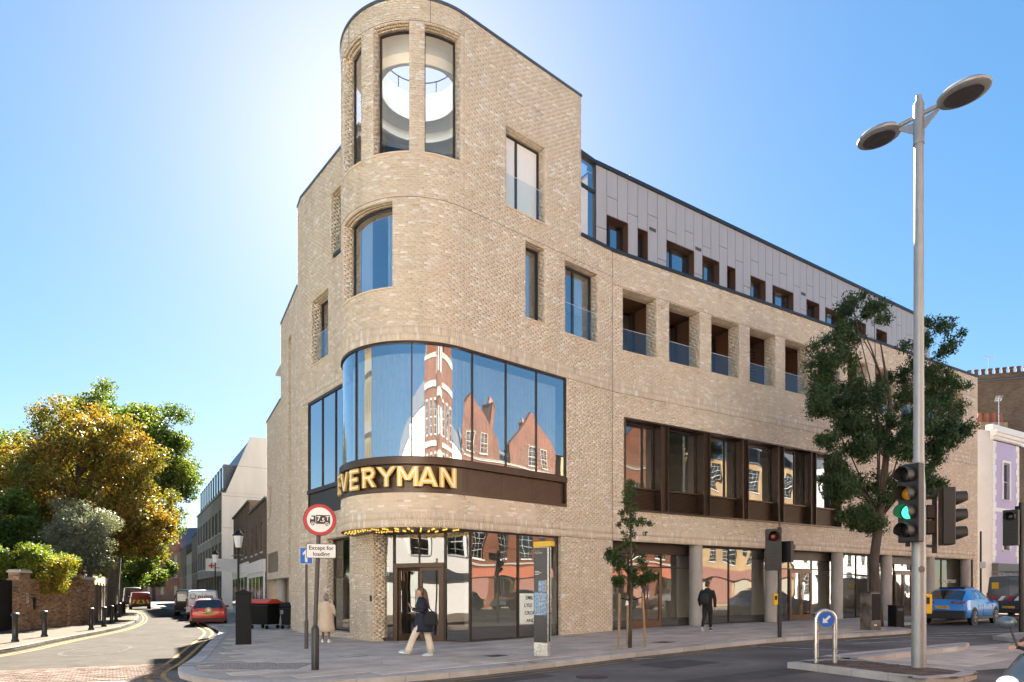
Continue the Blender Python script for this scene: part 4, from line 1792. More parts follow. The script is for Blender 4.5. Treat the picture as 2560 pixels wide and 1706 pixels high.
M['dark_conc'] = mk('shade_dark_concrete', (.23, .20, .17), .85, var=.2, scale=1.5, blotch=((.14, .12, .10), .5, .6))  # shade on the white block's street front is put into this colour
M['white_conc'] = mk('white_flank', (.66, .63, .57), .85, var=.06, scale=.7, stretch=(1, 1, .2), blotch=((.50, .47, .42), .5, .4))


def mkbricktex(name, c1, c2, mo, scale=1.0):
    """brick surface for walls too far away to tell single bricks apart"""
    m, nt, N, L, b = _nt(name)
    tc = N.new('ShaderNodeTexCoord')
    geo = N.new('ShaderNodeNewGeometry')
    # wall-following coordinate: horizontal distance along the wall and height
    cr = N.new('ShaderNodeVectorMath'); cr.operation = 'CROSS_PRODUCT'
    cr.inputs[0].default_value = (0, 0, 1)
    L.new(geo.outputs['True Normal'], cr.inputs[1])
    dt = N.new('ShaderNodeVectorMath'); dt.operation = 'DOT_PRODUCT'
    L.new(geo.outputs['Position'], dt.inputs[0]); L.new(cr.outputs[0], dt.inputs[1])
    sp = N.new('ShaderNodeSeparateXYZ'); L.new(geo.outputs['Position'], sp.inputs[0])
    cb = N.new('ShaderNodeCombineXYZ'); L.new(dt.outputs['Value'], cb.inputs[0]); L.new(sp.outputs['Z'], cb.inputs[1])
    bt = N.new('ShaderNodeTexBrick')
    bt.inputs['Color1'].default_value = (*c1, 1); bt.inputs['Color2'].default_value = (*c2, 1); bt.inputs['Mortar'].default_value = (*mo, 1)
    bt.inputs['Scale'].default_value = 1.0
    bt.inputs['Mortar Size'].default_value = .009; bt.inputs['Brick Width'].default_value = .225; bt.inputs['Row Height'].default_value = .075
    L.new(cb.outputs[0], bt.inputs['Vector'])
    nz = N.new('ShaderNodeTexNoise'); nz.inputs['Scale'].default_value = .8; nz.inputs['Detail'].default_value = 6
    L.new(geo.outputs['Position'], nz.inputs['Vector'])
    mr = N.new('ShaderNodeMapRange'); mr.inputs['To Min'].default_value = .45; mr.inputs['To Max'].default_value = 1.5
    L.new(nz.outputs['Fac'], mr.inputs[0])
    mx = N.new('ShaderNodeVectorMath'); mx.operation = 'SCALE'
    L.new(bt.outputs['Color'], mx.inputs[0]); L.new(mr.outputs[0], mx.inputs['Scale'])
    L.new(mx.outputs[0], b.inputs['Base Color'])
    b.inputs['Roughness'].default_value = .85
    b.inputs['Specular IOR Level'].default_value = .2
    bp = N.new('ShaderNodeBump'); bp.inputs['Strength'].default_value = .4; bp.inputs['Distance'].default_value = .01
    L.new(bt.outputs['Fac'], bp.inputs['Height']); bp.invert = True
    L.new(bp.outputs[0], b.inputs['Normal'])
    return m


M['bk_brown'] = mkbricktex('brown_brick', (.17, .11, .07), (.10, .07, .05), (.20, .17, .13))
M['bk_stock'] = mkbricktex('stock_brick', (.30, .20, .11), (.20, .13, .075), (.30, .25, .19))
M['bk_red'] = mkbricktex('red_brick', (.46, .165, .075), (.39, .13, .06), (.40, .29, .21))
M['bk_red2'] = mkbricktex('deep_red_brick', (.15, .042, .018), (.10, .028, .012), (.14, .09, .06))
M['bk_yel'] = mkbricktex('yellow_brick', (.36, .235, .115), (.30, .19, .09), (.33, .27, .19))
M['bk_tan'] = mkbricktex('tan_brick', (.36, .27, .14), (.30, .22, .11), (.36, .3, .2))


def sash(root, W, o, bars=(2, 4), dep=.10, frame='sash', sill=True, name='window', bar=.05, gl='glass_h', surround=None):
    s0, s1, z0, z1 = o
    mb = MB()
    for a, b, c, d in ((s0, s0 + bar, z0, z1), (s1 - bar, s1, z0, z1), (s0 + bar, s1 - bar, z0, z0 + bar), (s0 + bar, s1 - bar, z1 - bar, z1)):
        wbox(mb, W, a, b, c, d, dep, dep + .06)
    for k in range(1, bars[0]):
        c = s0 + (s1 - s0) * k / bars[0]
        wbox(mb, W, c - .014, c + .014, z0 + bar, z1 - bar, dep + .012, dep + .05)
    for k in range(1, bars[1]):
        c = z0 + (z1 - z0) * k / bars[1]
        h = .03 if k * 2 == bars[1] else .014
        wbox(mb, W, s0 + bar, s1 - bar, c - h, c + h, dep + .014, dep + .048)
    if sill:
        wbox(mb, W, s0 - .06, s1 + .06, z0 - .09, z0, -.06, dep)
    w = mb.build(name, M[frame], root)
    g = MB()
    wquad(g, W, s0 + bar, s1 - bar, z0 + bar, z1 - bar, dep + .03)
    g.build('pane', M[gl], w, recalc=False)
    if surround:
        q = MB()
        t = .16
        wbox(q, W, s0 - t, s0, z0, z1 + t, -.05, .02)
        wbox(q, W, s1, s1 + t, z0, z1 + t, -.05, .02)
        wbox(q, W, s0, s1, z1, z1 + t, -.05, .02)
        q.build('window_surround', M[surround], w)
    return w


def house(name, label, W, depth, h, mat_, wins=(), base=-.3, cat='building', roof='flat', roofmat='slate', bars=(2, 4), frame='sash', surround=None, dep=.10, group=None, gables=(), room='dark_in', top_poly=None):
    """building behind a street wall W: walls with window openings, windows, roof"""
    root = thing(name, label, cat, (float(W.xy(0)[0]), float(W.xy(0)[1]), gz(float(W.xy(0)[0]))), group=group)
    mb = MB()
    op = list(wins)
    backing(mb, W, 0, W.L, base, h, op, 0.0)
    for o in op:
        jl, jr = jamb_walls(W, o, dep + .03)
        wquad(mb, jl, 0, jl.L, o[2], o[3], 0)
        wquad(mb, jr, 0, jr.L, o[2], o[3], 0)
        mb.quad(W.pt(o[0], o[3], 0), W.pt(o[1], o[3], 0), W.pt(o[1], o[3], dep + .03), W.pt(o[0], o[3], dep + .03))
        mb.quad(W.pt(o[0], o[2], 0), W.pt(o[1], o[2], 0), W.pt(o[1], o[2], dep + .03), W.pt(o[0], o[2], dep + .03))
    for a, b, c, d in ((0, 0, 0, depth), (0, W.L, depth, depth), (W.L, W.L, depth, 0)):
        mb.quad(W.pt(a, base, c), W.pt(b, base, d), W.pt(b, h, d), W.pt(a, h, c))
    for (s0, s1, gh) in gables:
        p = [(s0, 0), (s0, gh * .35), ((s0 + s1) / 2 - .12 * (s1 - s0), gh * .82), ((s0 + s1) / 2, gh), ((s0 + s1) / 2 + .12 * (s1 - s0), gh * .82), (s1, gh * .35), (s1, 0)]
        n = len(p)
        mb.rings([[W.pt(q, h + z - .002, 0) for q, z in p], [W.pt(q, h + z - .002, .35) for q, z in p]])
    mb.build('wall', M[mat_], root, recalc=False)
    for o in op:
        sash(root, W, o, bars, dep, frame, surround=surround)
    rb = MB()
    if roof == 'flat':
        wbox(rb, W, -.02, W.L + .02, h, h + .12, -.12, depth + .05)
    else:
        e = [W.pt(-.05, h, -.1), W.pt(W.L + .05, h, -.1), W.pt(W.L + .05, h, depth), W.pt(-.05, h, depth)]
        r0, r1 = W.pt(-.05, h + roof, depth / 2), W.pt(W.L + .05, h + roof, depth / 2)
        rb.add(e + [r0, r1], [(0, 1, 5, 4), (2, 3, 4, 5), (0, 4, 3), (1, 2, 5), (0, 3, 2, 1)])
    rb.build('roof', M[roofmat], root)
    ib = MB()
    wquad(ib, W, .05, W.L - .05, base, h - .05, depth * .35)
    ib.build('inner_wall', M[room], root, recalc=False)
    return root


def grid(L, z0s, h, w, n, m0=.8, skip=()):
    g = (L - 2 * m0 - n * w) / max(1, n - 1)
    return [(m0 + i * (w + g), m0 + i * (w + g) + w, z, z + h) for z in z0s for i in range(n) if (i, z) not in skip]


def chimney(root, p, w=1.2, d=.6, h=1.6, pots=4, mat_='bk_brown', rot=0.0):
    Mx = Matrix.Translation(p) @ Matrix.Rotation(rot, 4, 'Z')
    mb = MB().box(-w / 2, w / 2, -d / 2, d / 2, -1, h, 0, Mx).box(-w / 2 - .06, w / 2 + .06, -d / 2 - .06, d / 2 + .06, h, h + .12, 0, Mx)
    c = mb.build('chimney', M[mat_], root)
    for k in range(pots):
        q = Mx @ Vector((-w / 2 + (k + .5) * w / pots, 0, h + .12))
        MB().lathe([(.13, 0), (.11, .35), (.14, .36), (.14, .45)], 10, q).build('chimney_pot', M['terra'], c, smooth=True, auto=40)


# ---------------- side street, right-hand row
sdir = np.array((-.466, .885)); sdir /= np.linalg.norm(sdir)
p_a = B0 + sdir * .1
# two-storey brown brick shop (two parts)
p_b = p_a + sdir * 8.5
p_c = p_a + sdir * 20.5
Wb1 = Wall(p_b, p_a)
w = [(1.0 + i * 2.5, 1.9 + i * 2.5, 3.9, 5.6) for i in range(3)]
hb = house('brick_shop', 'brown brick two storey shop beside the buff building in the side street', Wb1, 9, 6.7, 'bk_brown', w, bars=(2, 2))
mb = MB()
wbox(mb, Wb1, .4, 8.1, -.2, 2.7, -.10, -.02)
wbox(mb, Wb1, .3, 8.2, 2.7, 3.4, -.18, -.01)
mb.build('shopfront', M['white'], hb)
for k in range(4):
    g = MB(); wquad(g, Wb1, .7 + k * 1.85, 2.3 + k * 1.85, .5, 2.45, -.106); g.build('shop_pane', M['glass_h'], hb, recalc=False)
Wb2 = Wall(p_c, p_b)
w = [(1.2 + i * 2.8, 2.1 + i * 2.8, 4.0, 6.0) for i in range(4)]
hb2 = house('brick_shop', 'taller brown brick shop with red cross sign board', Wb2, 9, 7.6, 'bk_brown', w, bars=(2, 2))
mb = MB()
wbox(mb, Wb2, .3, 11.7, -.2, 2.9, -.10, -.02)
wbox(mb, Wb2, .2, 11.8, 2.9, 3.6, -.15, -.01)
mb.build('shopfront', M['white'], hb2)
for k in range(5):
    g = MB(); wquad(g, Wb2, .6 + k * 2.25, 2.5 + k * 2.25, .5, 2.6, -.106); g.build('shop_pane', M['glass_h'], hb2, recalc=False)
# hanging board with a red cross
pc_ = Wb2.pt(4.5, 3.4)
tb = thing('hanging_sign', 'white hanging sign board with red cross in the side street', 'sign', pc_)
mb = MB()
wbox(mb, Wb2, 4.45, 4.53, 3.15, 4.1, -2.3, -.1)
mb.build('board', M['white'], tb)
rc_ = mk('red_cross', (.55, .03, .03), .6, var=0)
mb = MB()
wbox(mb, Wb2, 4.535, 4.55, 3.50, 3.62, -2.1, -1.7)
wbox(mb, Wb2, 4.535, 4.549, 3.36, 3.76, -1.96, -1.84)
wbox(mb, Wb2, 4.43, 4.445, 3.50, 3.62, -2.1, -1.7)
wbox(mb, Wb2, 4.431, 4.444, 3.36, 3.76, -1.96, -1.84)
mb.build('cross', rc_, tb)

# white block with grey mansard: flank towards the camera, street front coloured dark for its shade
q0 = np.array((-28.9, 65.2))
fd = np.array((-.512, .859)); fd /= np.linalg.norm(fd)
q1 = q0 + fd * 25
Wf = Wall(q1, q0)
EZ = 11.5
wl_ = []
for zz in (4.3, 7.6):
    for k in range(8):
        for j in range(3):
            s_ = 1.0 + k * 3.05 + j * .72
            wl_.append((s_, s_ + .62, zz, zz + 2.3))
wb = house('white_block', 'tall white rendered block with grey mansard roof and street front coloured dark as in shade', Wf, 12, EZ, 'dark_conc', wl_, bars=(1, 2), frame='sash', base=3.4, roofmat='grey_mansard')
fn = np.array((Wf.n[0], Wf.n[1]))
f0, f1 = q0 + fn * .03, q0 - fn * 9
mb = MB()
fl = [(0, -.3), (9, -.3), (9, 17.4), (2.7, 17.4), (.35, EZ), (0, EZ)]
WF = Wall(q0 + fn * .02, q0 - fn * 9)
e = -Wf.d
mb.rings([[Vector((q0[0] + fn[0] * (.02 - a), q0[1] + fn[1] * (.02 - a), z)) + Vector((-fd[0] * .02, -fd[1] * .02, 0)) for a, z in fl],
          [Vector((q0[0] + fn[0] * (.02 - a), q0[1] + fn[1] * (.02 - a), z)) + Vector((fd[0] * .3, fd[1] * .3, 0)) for a, z in fl]])
mb.build('flank_wall', M['white_conc'], wb)
for z in (4.6, 8.0, 11.2, 14.3):
    g = MB()
    wbox(g, WF, .1, 8.9, z, z + .03, -.03, -.021 + .0)
    g.build('joint', M['dark_conc'], wb)
mb = MB()
mb.rings([[Wf.pt(s_, EZ + .1, .3), Wf.pt(s_, 17.2, 2.7), Wf.pt(s_, 17.2, 11.5), Wf.pt(s_, EZ + .1, 11.5)] for s_ in (0, Wf.L - .2)])
mb.build('mansard', M['grey_mansard'], wb)
for k in range(11):
    s_ = 1.0 + k * 2.2
    d_ = MB()
    wbox(d_, Wf, s_, s_ + 1.2, EZ + .4, EZ + 3.0, .25, 1.9)
    dd = d_.build('dormer', M['grey_mansard'], wb)
    g = MB()
    wbox(g, Wf, s_ + .12, s_ + 1.08, EZ + .6, EZ + 2.8, .23, .248)
    g.build('dormer_window', M['sash'], dd)
    g = MB()
    wquad(g, Wf, s_ + .2, s_ + 1.0, EZ + .7, EZ + 2.7, .22)
    g.build('pane', M['glass_h'], dd, recalc=False)
mb = MB()
wbox(mb, Wf, 0, Wf.L, 3.25, 3.4, -.01, 12)
wbox(mb, Wf, 0, Wf.L, -.3, 3.25, 1.6, 1.7)
for k in range(10):
    wbox(mb, Wf, .4 + k * 2.6, .75 + k * 2.6, -.3, 3.25, .2, .55)
mb.build('arcade', M['dark_conc'], wb)
# further houses along the street
pq = q1 + fd * .3
far_lab = ['dark narrow brick house beyond the white block', 'cream gabled house at the bend of the side street', 'brown brick house far along the side street']
dd_ = fd
for k, (ln, h_, mt, rf) in enumerate(((9, 9.5, 'bk_brown', 2.5), (11, 7.5, 'creamp', 3), (16, 9, 'bk_brown', 3))):
    dd_ = np.array((-.50, .866))
    e_ = pq + dd_ * ln
    Wk = Wall(e_, pq)
    house('street_house', far_lab[k], Wk, 9, h_, mt, grid(Wk.L, (1.0, 4.2), 1.7, .9, 3), roof=rf)
    pq = e_ + dd_ * .2
# red brick house closing the view
Wr = Wall((-97, 156), (-72, 148))
hr = house('red_house', 'red brick gabled house closing the far end of the side street', Wr, 12, 11, 'bk_red', grid(Wr.L, (1.2, 5, 8.2), 2.0, 1.1, 7), roof=6, gables=((2, 8, 5), (16, 22, 5)))
chimney(hr, Wr.pt(8, 15.5, 5), 2.0, 1.0, 3, 4, 'bk_red')

# ---------------- main road, beyond the buff building
c0 = np.array((30.75, 41.9))
ud = np.array((.8575, .5145))
WLf = Wall(c0, c0 + ud * 3.7)
flw = Wall((29.45, 41.55), c0 + np.array((-.02, -.02)))
wins = [(1.45, 2.35, 7.6, 10.0), (1.45, 2.35, 4.3, 6.2)]
hl = house('lilac_house', 'narrow lilac painted house with white quoins beyond the buff building', WLf, 8, 11.3, 'lilac', wins, bars=(1, 2), surround='white')
mb = MB()
wbox(mb, flw, -.2, flw.L, -.2, 11.9, 0, .25)
mb.build('flank_wall', M['stucco'], hl)
mb = MB()
for (z0_, z1_, pr) in ((11.3, 11.55, .12), (11.55, 11.75, .28), (11.75, 11.9, .4), (11.9, 12.3, .1)):
    wbox(mb, WLf, -.18, WLf.L + 6, z0_, z1_ - .001, -pr, .3)
wbox(mb, WLf, -.05, WLf.L + 3, 6.75, 7.0, -.08, .05)
mb.build('cornice', M['white'], hl)
for s_, sg in ((0, 1), (WLf.L - .5, -1)):
    for k in range(20):
        g = MB()
        ww = .5 if k % 2 else .36
        a = s_ if sg == 1 else s_ + .5 - ww
        wbox(g, WLf, a, a + ww, 3.5 + k * .39, 3.5 + k * .39 + .37, -.035, .02)
        g.build('quoin', M['white'], hl)
mb = MB()
wbox(mb, WLf, -.05, WLf.L + .6, 2.35, 3.4, -.35, .1)
mb.build('shop_fascia', M['shop_dark'], hl)
mb = MB()
wbox(mb, WLf, .7, .8, -.1, 2.3, -.2, -.05)
wbox(mb, WLf, 2.8, 2.9, -.1, 2.3, -.2, -.05)
wbox(mb, WLf, .8, 2.8, 2.1, 2.3, -.2, -.05)
wbox(mb, WLf, 1.75, 1.83, .2, 2.1, -.18, -.06)
wbox(mb, WLf, .8, 2.8, 0, .7, -.18, -.06)
mb.build('shopfront', M['timber'], hl)
Wn = Wall(c0 + ud * 3.7, c0 + ud * 14)
house('brown_house', 'dark brown brick house right of the lilac one at the picture edge', Wn, 9, 11.2, 'bk_brown', grid(Wn.L, (4.2, 7.6), 1.9, 1.0, 4), bars=(2, 4))
# tall brown party wall with a row of pots
Wp = Wall((34.4, 50.3), (44.5, 47.2))
hp = house('tall_brick_block', 'tall dark brown brick party wall topped by a row of chimney pots', Wp, 10, 17.6, 'bk_brown', (), room='bk_brown')
mb = MB(); wbox(mb, Wp, -.1, Wp.L, 17.75, 18.1, -.15, .7)
mb.build('chimney_stack', M['bk_brown'], hp)
for k in range(22):
    x, y = Wp.xy(.25 + k * .46, .25)
    MB().lathe([(.15, 0), (.13, .4), (.17, .41), (.17, .5)], 10, (float(x), float(y), 18.1)).build('chimney_pot', mk('sooty_pot', (.14, .07, .05), .8) if k == 0 else bpy.data.materials['sooty_pot'], hp, smooth=True, auto=40)
mb = MB()
x, y = Wp.xy(1.4, -1.6)
mb.box(float(x) - 1.0, float(x) + 1.0, float(y) - .5, float(y) + .5, 9, 14.0)
mb.build('chimney', M['bk_stock'], hp)
for k in range(4):
    MB().lathe([(.17, 0), (.13, .8)], 10, (float(x) - .7 + k * .5, float(y), 14.0)).build('chimney_pot', M['terra'], hp, smooth=True, auto=40)


def aerial(label, p, h, rot, n=6):
    t = thing('tv_aerial', label, 'aerial', p)
    MB().tube([(p[0], p[1], p[2] - .3), (p[0], p[1], p[2] + h)], .025, 6).build('mast', M['steel'], t)
    Mx = Matrix.Translation((p[0], p[1], p[2] + h)) @ Matrix.Rotation(rot, 4, 'Z')
    mb = MB().tube([Mx @ Vector((-.7, 0, 0)), Mx @ Vector((.7, 0, 0))], .015, 5)
    for k in range(n):
        x_ = -.65 + k * 1.3 / (n - 1)
        mb.tube([Mx @ Vector((x_, -.2, 0)), Mx @ Vector((x_, .2, 0))], .01, 4)
    mb.build('boom', M['steel'], t)


a_ = at(2472, 930, 50); aerial('tv aerial on the tall brown party wall among chimney pots', (a_.x, a_.y, 18.0), 1.5, .5)
a_ = at(2497, 1075, 43); aerial('tv aerial on a white mast behind the lilac house cornice', (a_.x, a_.y, 12.1), 2.2, 1.0)

# ---------------- the other side of the main road, seen only in the glass
O_ = np.array((0.0, -5.0))


def opp(t0, t1):
    return Wall(O_ + ud * t1, O_ + ud * t0)


Wo = opp(-24, -8)
house('bounce_terrace', 'terrace made tall and white to bounce sunlight, behind the camera', Wo, 9, 13, 'stucco', grid(Wo.L, (1, 4.3, 7.8), 1.9, 1.0, 5), roof=3)  # whitened and raised to bounce sunlight onto the tower
Wo = opp(-7.7, 3.7)
house('bounce_terrace', 'added white terrace bouncing sunlight, directly across the main road', Wo, 9, 14, 'stucco', grid(Wo.L, (1, 4.6, 8.2), 2.2, 1.1, 4), roof=3)  # added to close the gap and throw sunlight back at the facade
Wo = opp(4, 22)
ho = house('red_mansion', 'tall red brick mansion with stone stripes across the main road', Wo, 12, 17, 'bk_red2', grid(Wo.L, (4.5, 8.2, 11.8), 2.3, 1.1, 7), bars=(2, 4), surround='creamp', roof=4, gables=((1, 6, 5.5), (11, 16.5, 5.5)))
for z in (3.6, 7.4, 11.0, 14.9, 16.8):
    g = MB(); wbox(g, Wo, -.05, Wo.L + .05, z, z + .35, -.08, .0); g.build('stone_band', M['creamp'], ho)
# its stair turret with stone pinnacles
tw = thing('red_turret', 'octagonal red brick turret with cream stone bands across the road', 'tower', (*[float(v) for v in Wo.xy(9, -.4)], 0))
cx_, cy_ = [float(v) for v in Wo.xy(9, .5)]
oct_ = lambda r, z: [Vector((cx_ + r * math.cos(rad(22.5 + 45 * k)), cy_ + r * math.sin(rad(22.5 + 45 * k)), z)) for k in range(8)]
MB().rings([oct_(2.0, 0), oct_(2.0, 23)]).build('shaft', M['bk_red2'], tw)
MB().rings([oct_(2.2, 23), oct_(1.5, 25), oct_(.05, 30)]).build('spire', M['slate'], tw)
for z in (6, 10, 14, 18, 22):
    MB().rings([oct_(2.12, z), oct_(2.12, z + .5)]).build('stone_band', M['creamp'], tw)
for k in range(8):
    a = rad(22.5 + 45 * k)
    px_, py_ = cx_ + 2.1 * math.cos(a), cy_ + 2.1 * math.sin(a)
    MB().rings([[Vector((px_ + s_ * dx, py_ + s_ * dy, z)) for dx, dy in ((-1, -1), (1, -1), (1, 1), (-1, 1))] for s_, z in ((.2, 19), (.2, 25), (.02, 27))]).build('pinnacle', M['creamp'], tw)
    b_ = rad(45 * k)
    for z in (7.5, 11.5, 15.5, 19.3):
        px_, py_ = cx_ + 1.87 * math.cos(b_), cy_ + 1.87 * math.sin(b_)
        Mx = Matrix.Translation((px_, py_, z)) @ Matrix.Rotation(b_, 4, 'Z')
        MB().box(-.05, .05, -.28, .28, 0, 1.9, 0, Mx).build('window', M['sash'], tw)
Wo = opp(22.3, 31)
ho = house('white_shop', 'shop whitened to bounce sunlight, between red brick buildings across the main road', Wo, 10, 12, 'stucco', grid(Wo.L, (4.4, 7.8), 2.2, 1.2, 4), bars=(2, 4), roof=2.5)  # white wall and height set for bounced sunlight
Wo = opp(31.3, 47)
ho = house('gabled_red_shops', 'orange red brick shops with curved gables across the main road', Wo, 12, 12.6, 'bk_red2', grid(Wo.L, (4.6, 8.6), 2.5, 1.5, 5, 1.4), bars=(3, 5), roof=3, gables=((.6, 7.2, 5.2), (8.5, 15.1, 5.2)))
for s_ in (2.2, 3.6, 10.1, 11.5):
    sash(ho, Wo, (s_, s_ + .8, 13.0, 14.6), (2, 4), -.03, frame='creamp')
for s_ in (7.6, 7.95, .25, 15.4):
    g = MB(); g.tube([Wo.pt(s_, .2, -.12), Wo.pt(s_, 12.4, -.12)], .06, 8); g.build('downpipe', M['sash_d'], ho)
for s0_ in (.6, 8.5):
    for k in range(9):
        g = MB(); zz = 12.7 + k * .32; e_ = 3.0 * (1 - k / 9.5)
        wbox(g, Wo, s0_ + 3.3 - e_, s0_ + 3.3 + e_, zz, zz + .05, -.03, .0); g.build('brick_course', M['bk_brown'], ho)
for z, a, b in ((12.5, 0, 15.7), (7.9, 0, 15.7), (4.1, 0, 15.7)):
    g = MB(); wbox(g, Wo, a, b, z, z + .16, -.07, .0); g.build('stone_band', M['creamp'], ho)
chimney(ho, Wo.pt(7.8, 13.3, 2), 1.6, .8, 4.5, 5, 'bk_red2')
chimney(ho, Wo.pt(.6, 13.3, 4), 1.6, .8, 4.5, 5, 'bk_red2')
mb = MB(); wbox(mb, Wo, .1, Wo.L - .1, 2.9, 3.9, -.25, 0); mb.build('fascia', M['terra'], ho)
for k in range(5):
    g = MB(); wbox(g, Wo, .5 + k * 3.05, 2.9 + k * 3.05, .6, 2.8, -.08, .0); s_ = g.build('shop_window', M['pink' if k % 2 else 'glass_h'], ho)
Wo = opp(47.3, 64)
ho = house('yellow_brick_shops', 'yellow brick shops with white sash windows across the main road', Wo, 12, 14.5, 'bk_yel', grid(Wo.L, (4.4, 8.0, 11.4), 2.4, 1.3, 6, 1.0), bars=(3, 6), roof=2)
mb = MB(); wbox(mb, Wo, .1, Wo.L - .1, 2.9, 3.8, -.25, 0); mb.build('fascia', M['pink'], ho)
for k in range(5):
    g = MB(); wbox(g, Wo, .5 + k * 3.2, 3.1 + k * 3.2, .5, 2.8, -.08, .0); g.build('shop_window', M['pink' if k % 2 else 'creamp'], ho)
Wo = opp(64.3, 90)
ho = house('long_terrace', 'long terrace whitened to bounce sunlight, far along the opposite side', Wo, 12, 15, 'stucco', grid(Wo.L, (1.2, 4.6, 8.4, 11.8), 2.4, 1.3, 9, 1.0), bars=(3, 6), roof=3)  # turned white and taller for more bounce on the long wall
# side street corner opposite: white stucco shop and tan brick tower
Ww = Wall((-14.5, -4.0), (-27.5, 11.5))
hw = house('white_stucco_shop', 'white stucco corner shop on the far corner of the side street', Ww, 10, 7.4, 'stucco', grid(Ww.L, (4.2,), 2.0, 1.2, 7), bars=(2, 4), surround='white', roof=2.5)
mb = MB(); wbox(mb, Ww, .2, Ww.L - .2, 2.6, 3.2, -.2, 0); mb.build('fascia', M['shop_dark'], hw)
tt = thing('tan_tower', 'tall tan brick tower with cream stone bands left of the side street', 'tower', (-33, 12, -.1))
Wt_ = Wall((-31, 8.5), (-34.2, 14.5))
MB().rings([[Wt_.pt(0, z, 0), Wt_.pt(Wt_.L, z, 0), Wt_.pt(Wt_.L, z, 6), Wt_.pt(0, z, 6)] for z in (-.2, 24)]).build('shaft', M['bk_tan'], tt)
for z in (9, 13.5, 18, 22.5):
    mb = MB(); wbox(mb, Wt_, -.15, Wt_.L + .15, z, z + .9, -.15, 6.15); mb.build('stone_band', M['creamp'], tt)
for z in (6, 10.5, 15, 19.5):
    for s_ in (1.2, 3.1, 5.0):
        mb = MB(); wbox(mb, Wt_, s_, s_ + .6, z, z + 2.2, -.02, .05); mb.build('window', M['sash_d'], tt)
Wq = Wall((-20, -8), (-31, 8))
# ------------------------------------------------------------------ lettering
def text_mesh(txt, size, mat_, extrude=.002, bold=0.0, align='CENTER'):
    cu = bpy.data.curves.new('lettering', 'FONT')
    cu.body = txt
    cu.size = size
    cu.align_x = align
    cu.align_y = 'CENTER'
    cu.extrude = extrude
    cu.offset = bold
    cu.resolution_u = 3
    ob = bpy.data.objects.new('lettering', cu)
    COL.objects.link(ob)
    dg = bpy.context.evaluated_depsgraph_get()
    me = bpy.data.meshes.new_from_object(ob.evaluated_get(dg))
    bpy.data.objects.remove(ob)
    bpy.data.curves.remove(cu)
    me.materials.clear()
    me.materials.append(mat_)
    return me


def frame_mat(p, right, normal):
    """matrix with x = right, y = up, z = normal"""
    x = Vector(right).normalized()
    z = Vector(normal).normalized()
    y = z.cross(x)
    m = Matrix.Identity(4)
    for r in range(3):
        m[r][0], m[r][1], m[r][2] = x[r], y[r], z[r]
    m.translation = p
    return m


def text_on(txt, size, mat_, parent, Mx, name='lettering', **k):
    o = put(name, text_mesh(txt, size, mat_, **k), parent, False)
    o.matrix_parent_inverse = wmat(parent).inverted()
    o.matrix_basis = Mx
    return o


# ------------------------------------------------------------------ cinema sign letters
M['gold'] = mk('gold_letter', (.74, .44, .075), .4, metal=.25, var=.06)
M['gold_side'] = mk('gold_return', (.30, .16, .03), .35, metal=.7, var=.05)
M['letter_in'] = mk('letter_face', (.92, .80, .52), .4, var=.03)


def strokes(ch):
    """stroke centre lines in a 1 x 1 cell"""
    t = {'E': [[(.12, 0), (.12, 1)], [(.0, .93), (.8, .93)], [(.0, .5), (.7, .5)], [(.0, .07), (.8, .07)]],
         'V': [[(.05, 1), (.45, .02)], [(.85, 1), (.45, .02)]],
         'R': [[(.12, 0), (.12, 1)], [(.0, .93), (.5, .93), (.66, .88), (.74, .73), (.66, .57), (.5, .5), (.1, .5)], [(.42, .5), (.80, 0)]],
         'Y': [[(.02, 1), (.44, .5)], [(.86, 1), (.44, .5)], [(.44, .55), (.44, 0)]],
         'M': [[(.12, 0), (.12, 1)], [(.98, 0), (.98, 1)], [(.10, 1), (.55, .3)], [(1.0, 1), (.55, .3)]],
         'A': [[(.04, 0), (.46, 1)], [(.88, 0), (.46, 1)], [(.2, .27), (.72, .27)]],
         'N': [[(.12, 0), (.12, 1)], [(.82, 0), (.82, 1)], [(.12, 1), (.82, 0)]]}
    return t[ch]


def letter_mesh(ch, h, wid, th, z0, z1, mats):
    mb = MB()
    k = 0
    for st in strokes(ch):
        for (a, b) in zip(st, st[1:]):
            a, b = Vector((a[0] * h * .95, a[1] * h)), Vector((b[0] * h * .95, b[1] * h))
            d = (b - a).normalized()
            n = Vector((-d.y, d.x)) * th / 2
            e = d * (th * .28 if len(st) > 2 else 0)
            q = [a - e - n, b + e - n, b + e + n, a - e + n]
            if len(st) == 2 and abs(d.x) > .05 and abs(d.y) > .05:      # slanted strokes are cut level with the letter height
                ex = Vector((th / 2 / max(.3, abs(d.y)), 0))
                q = [a - ex, b - ex, b + ex, a + ex]
            dz = k * .0008
            k += 1
            mb.hexa([(p.x, p.y, z0 + dz) for p in q] + [(p.x, p.y, z1 + dz) for p in q])
    return mb


sgn = thing('cinema_sign', 'gold and cream EVERYMAN letters on the curved bronze band', 'sign', WT.pt(WT.sx(1000), Z_B0 + .2, -.1))
LH = .60
lw_ = {'E': .80, 'V': .90, 'R': .84, 'Y': .88, 'M': 1.10, 'A': .92, 'N': .94}
centres = [(852.5, 'E'), (869, 'V'), (893.5, 'E'), (925, 'R'), (963, 'Y'), (1014, 'M'), (1068, 'A'), (1118, 'N')]
pos = [WT.sx(max(853, px)) for px, _ in centres]
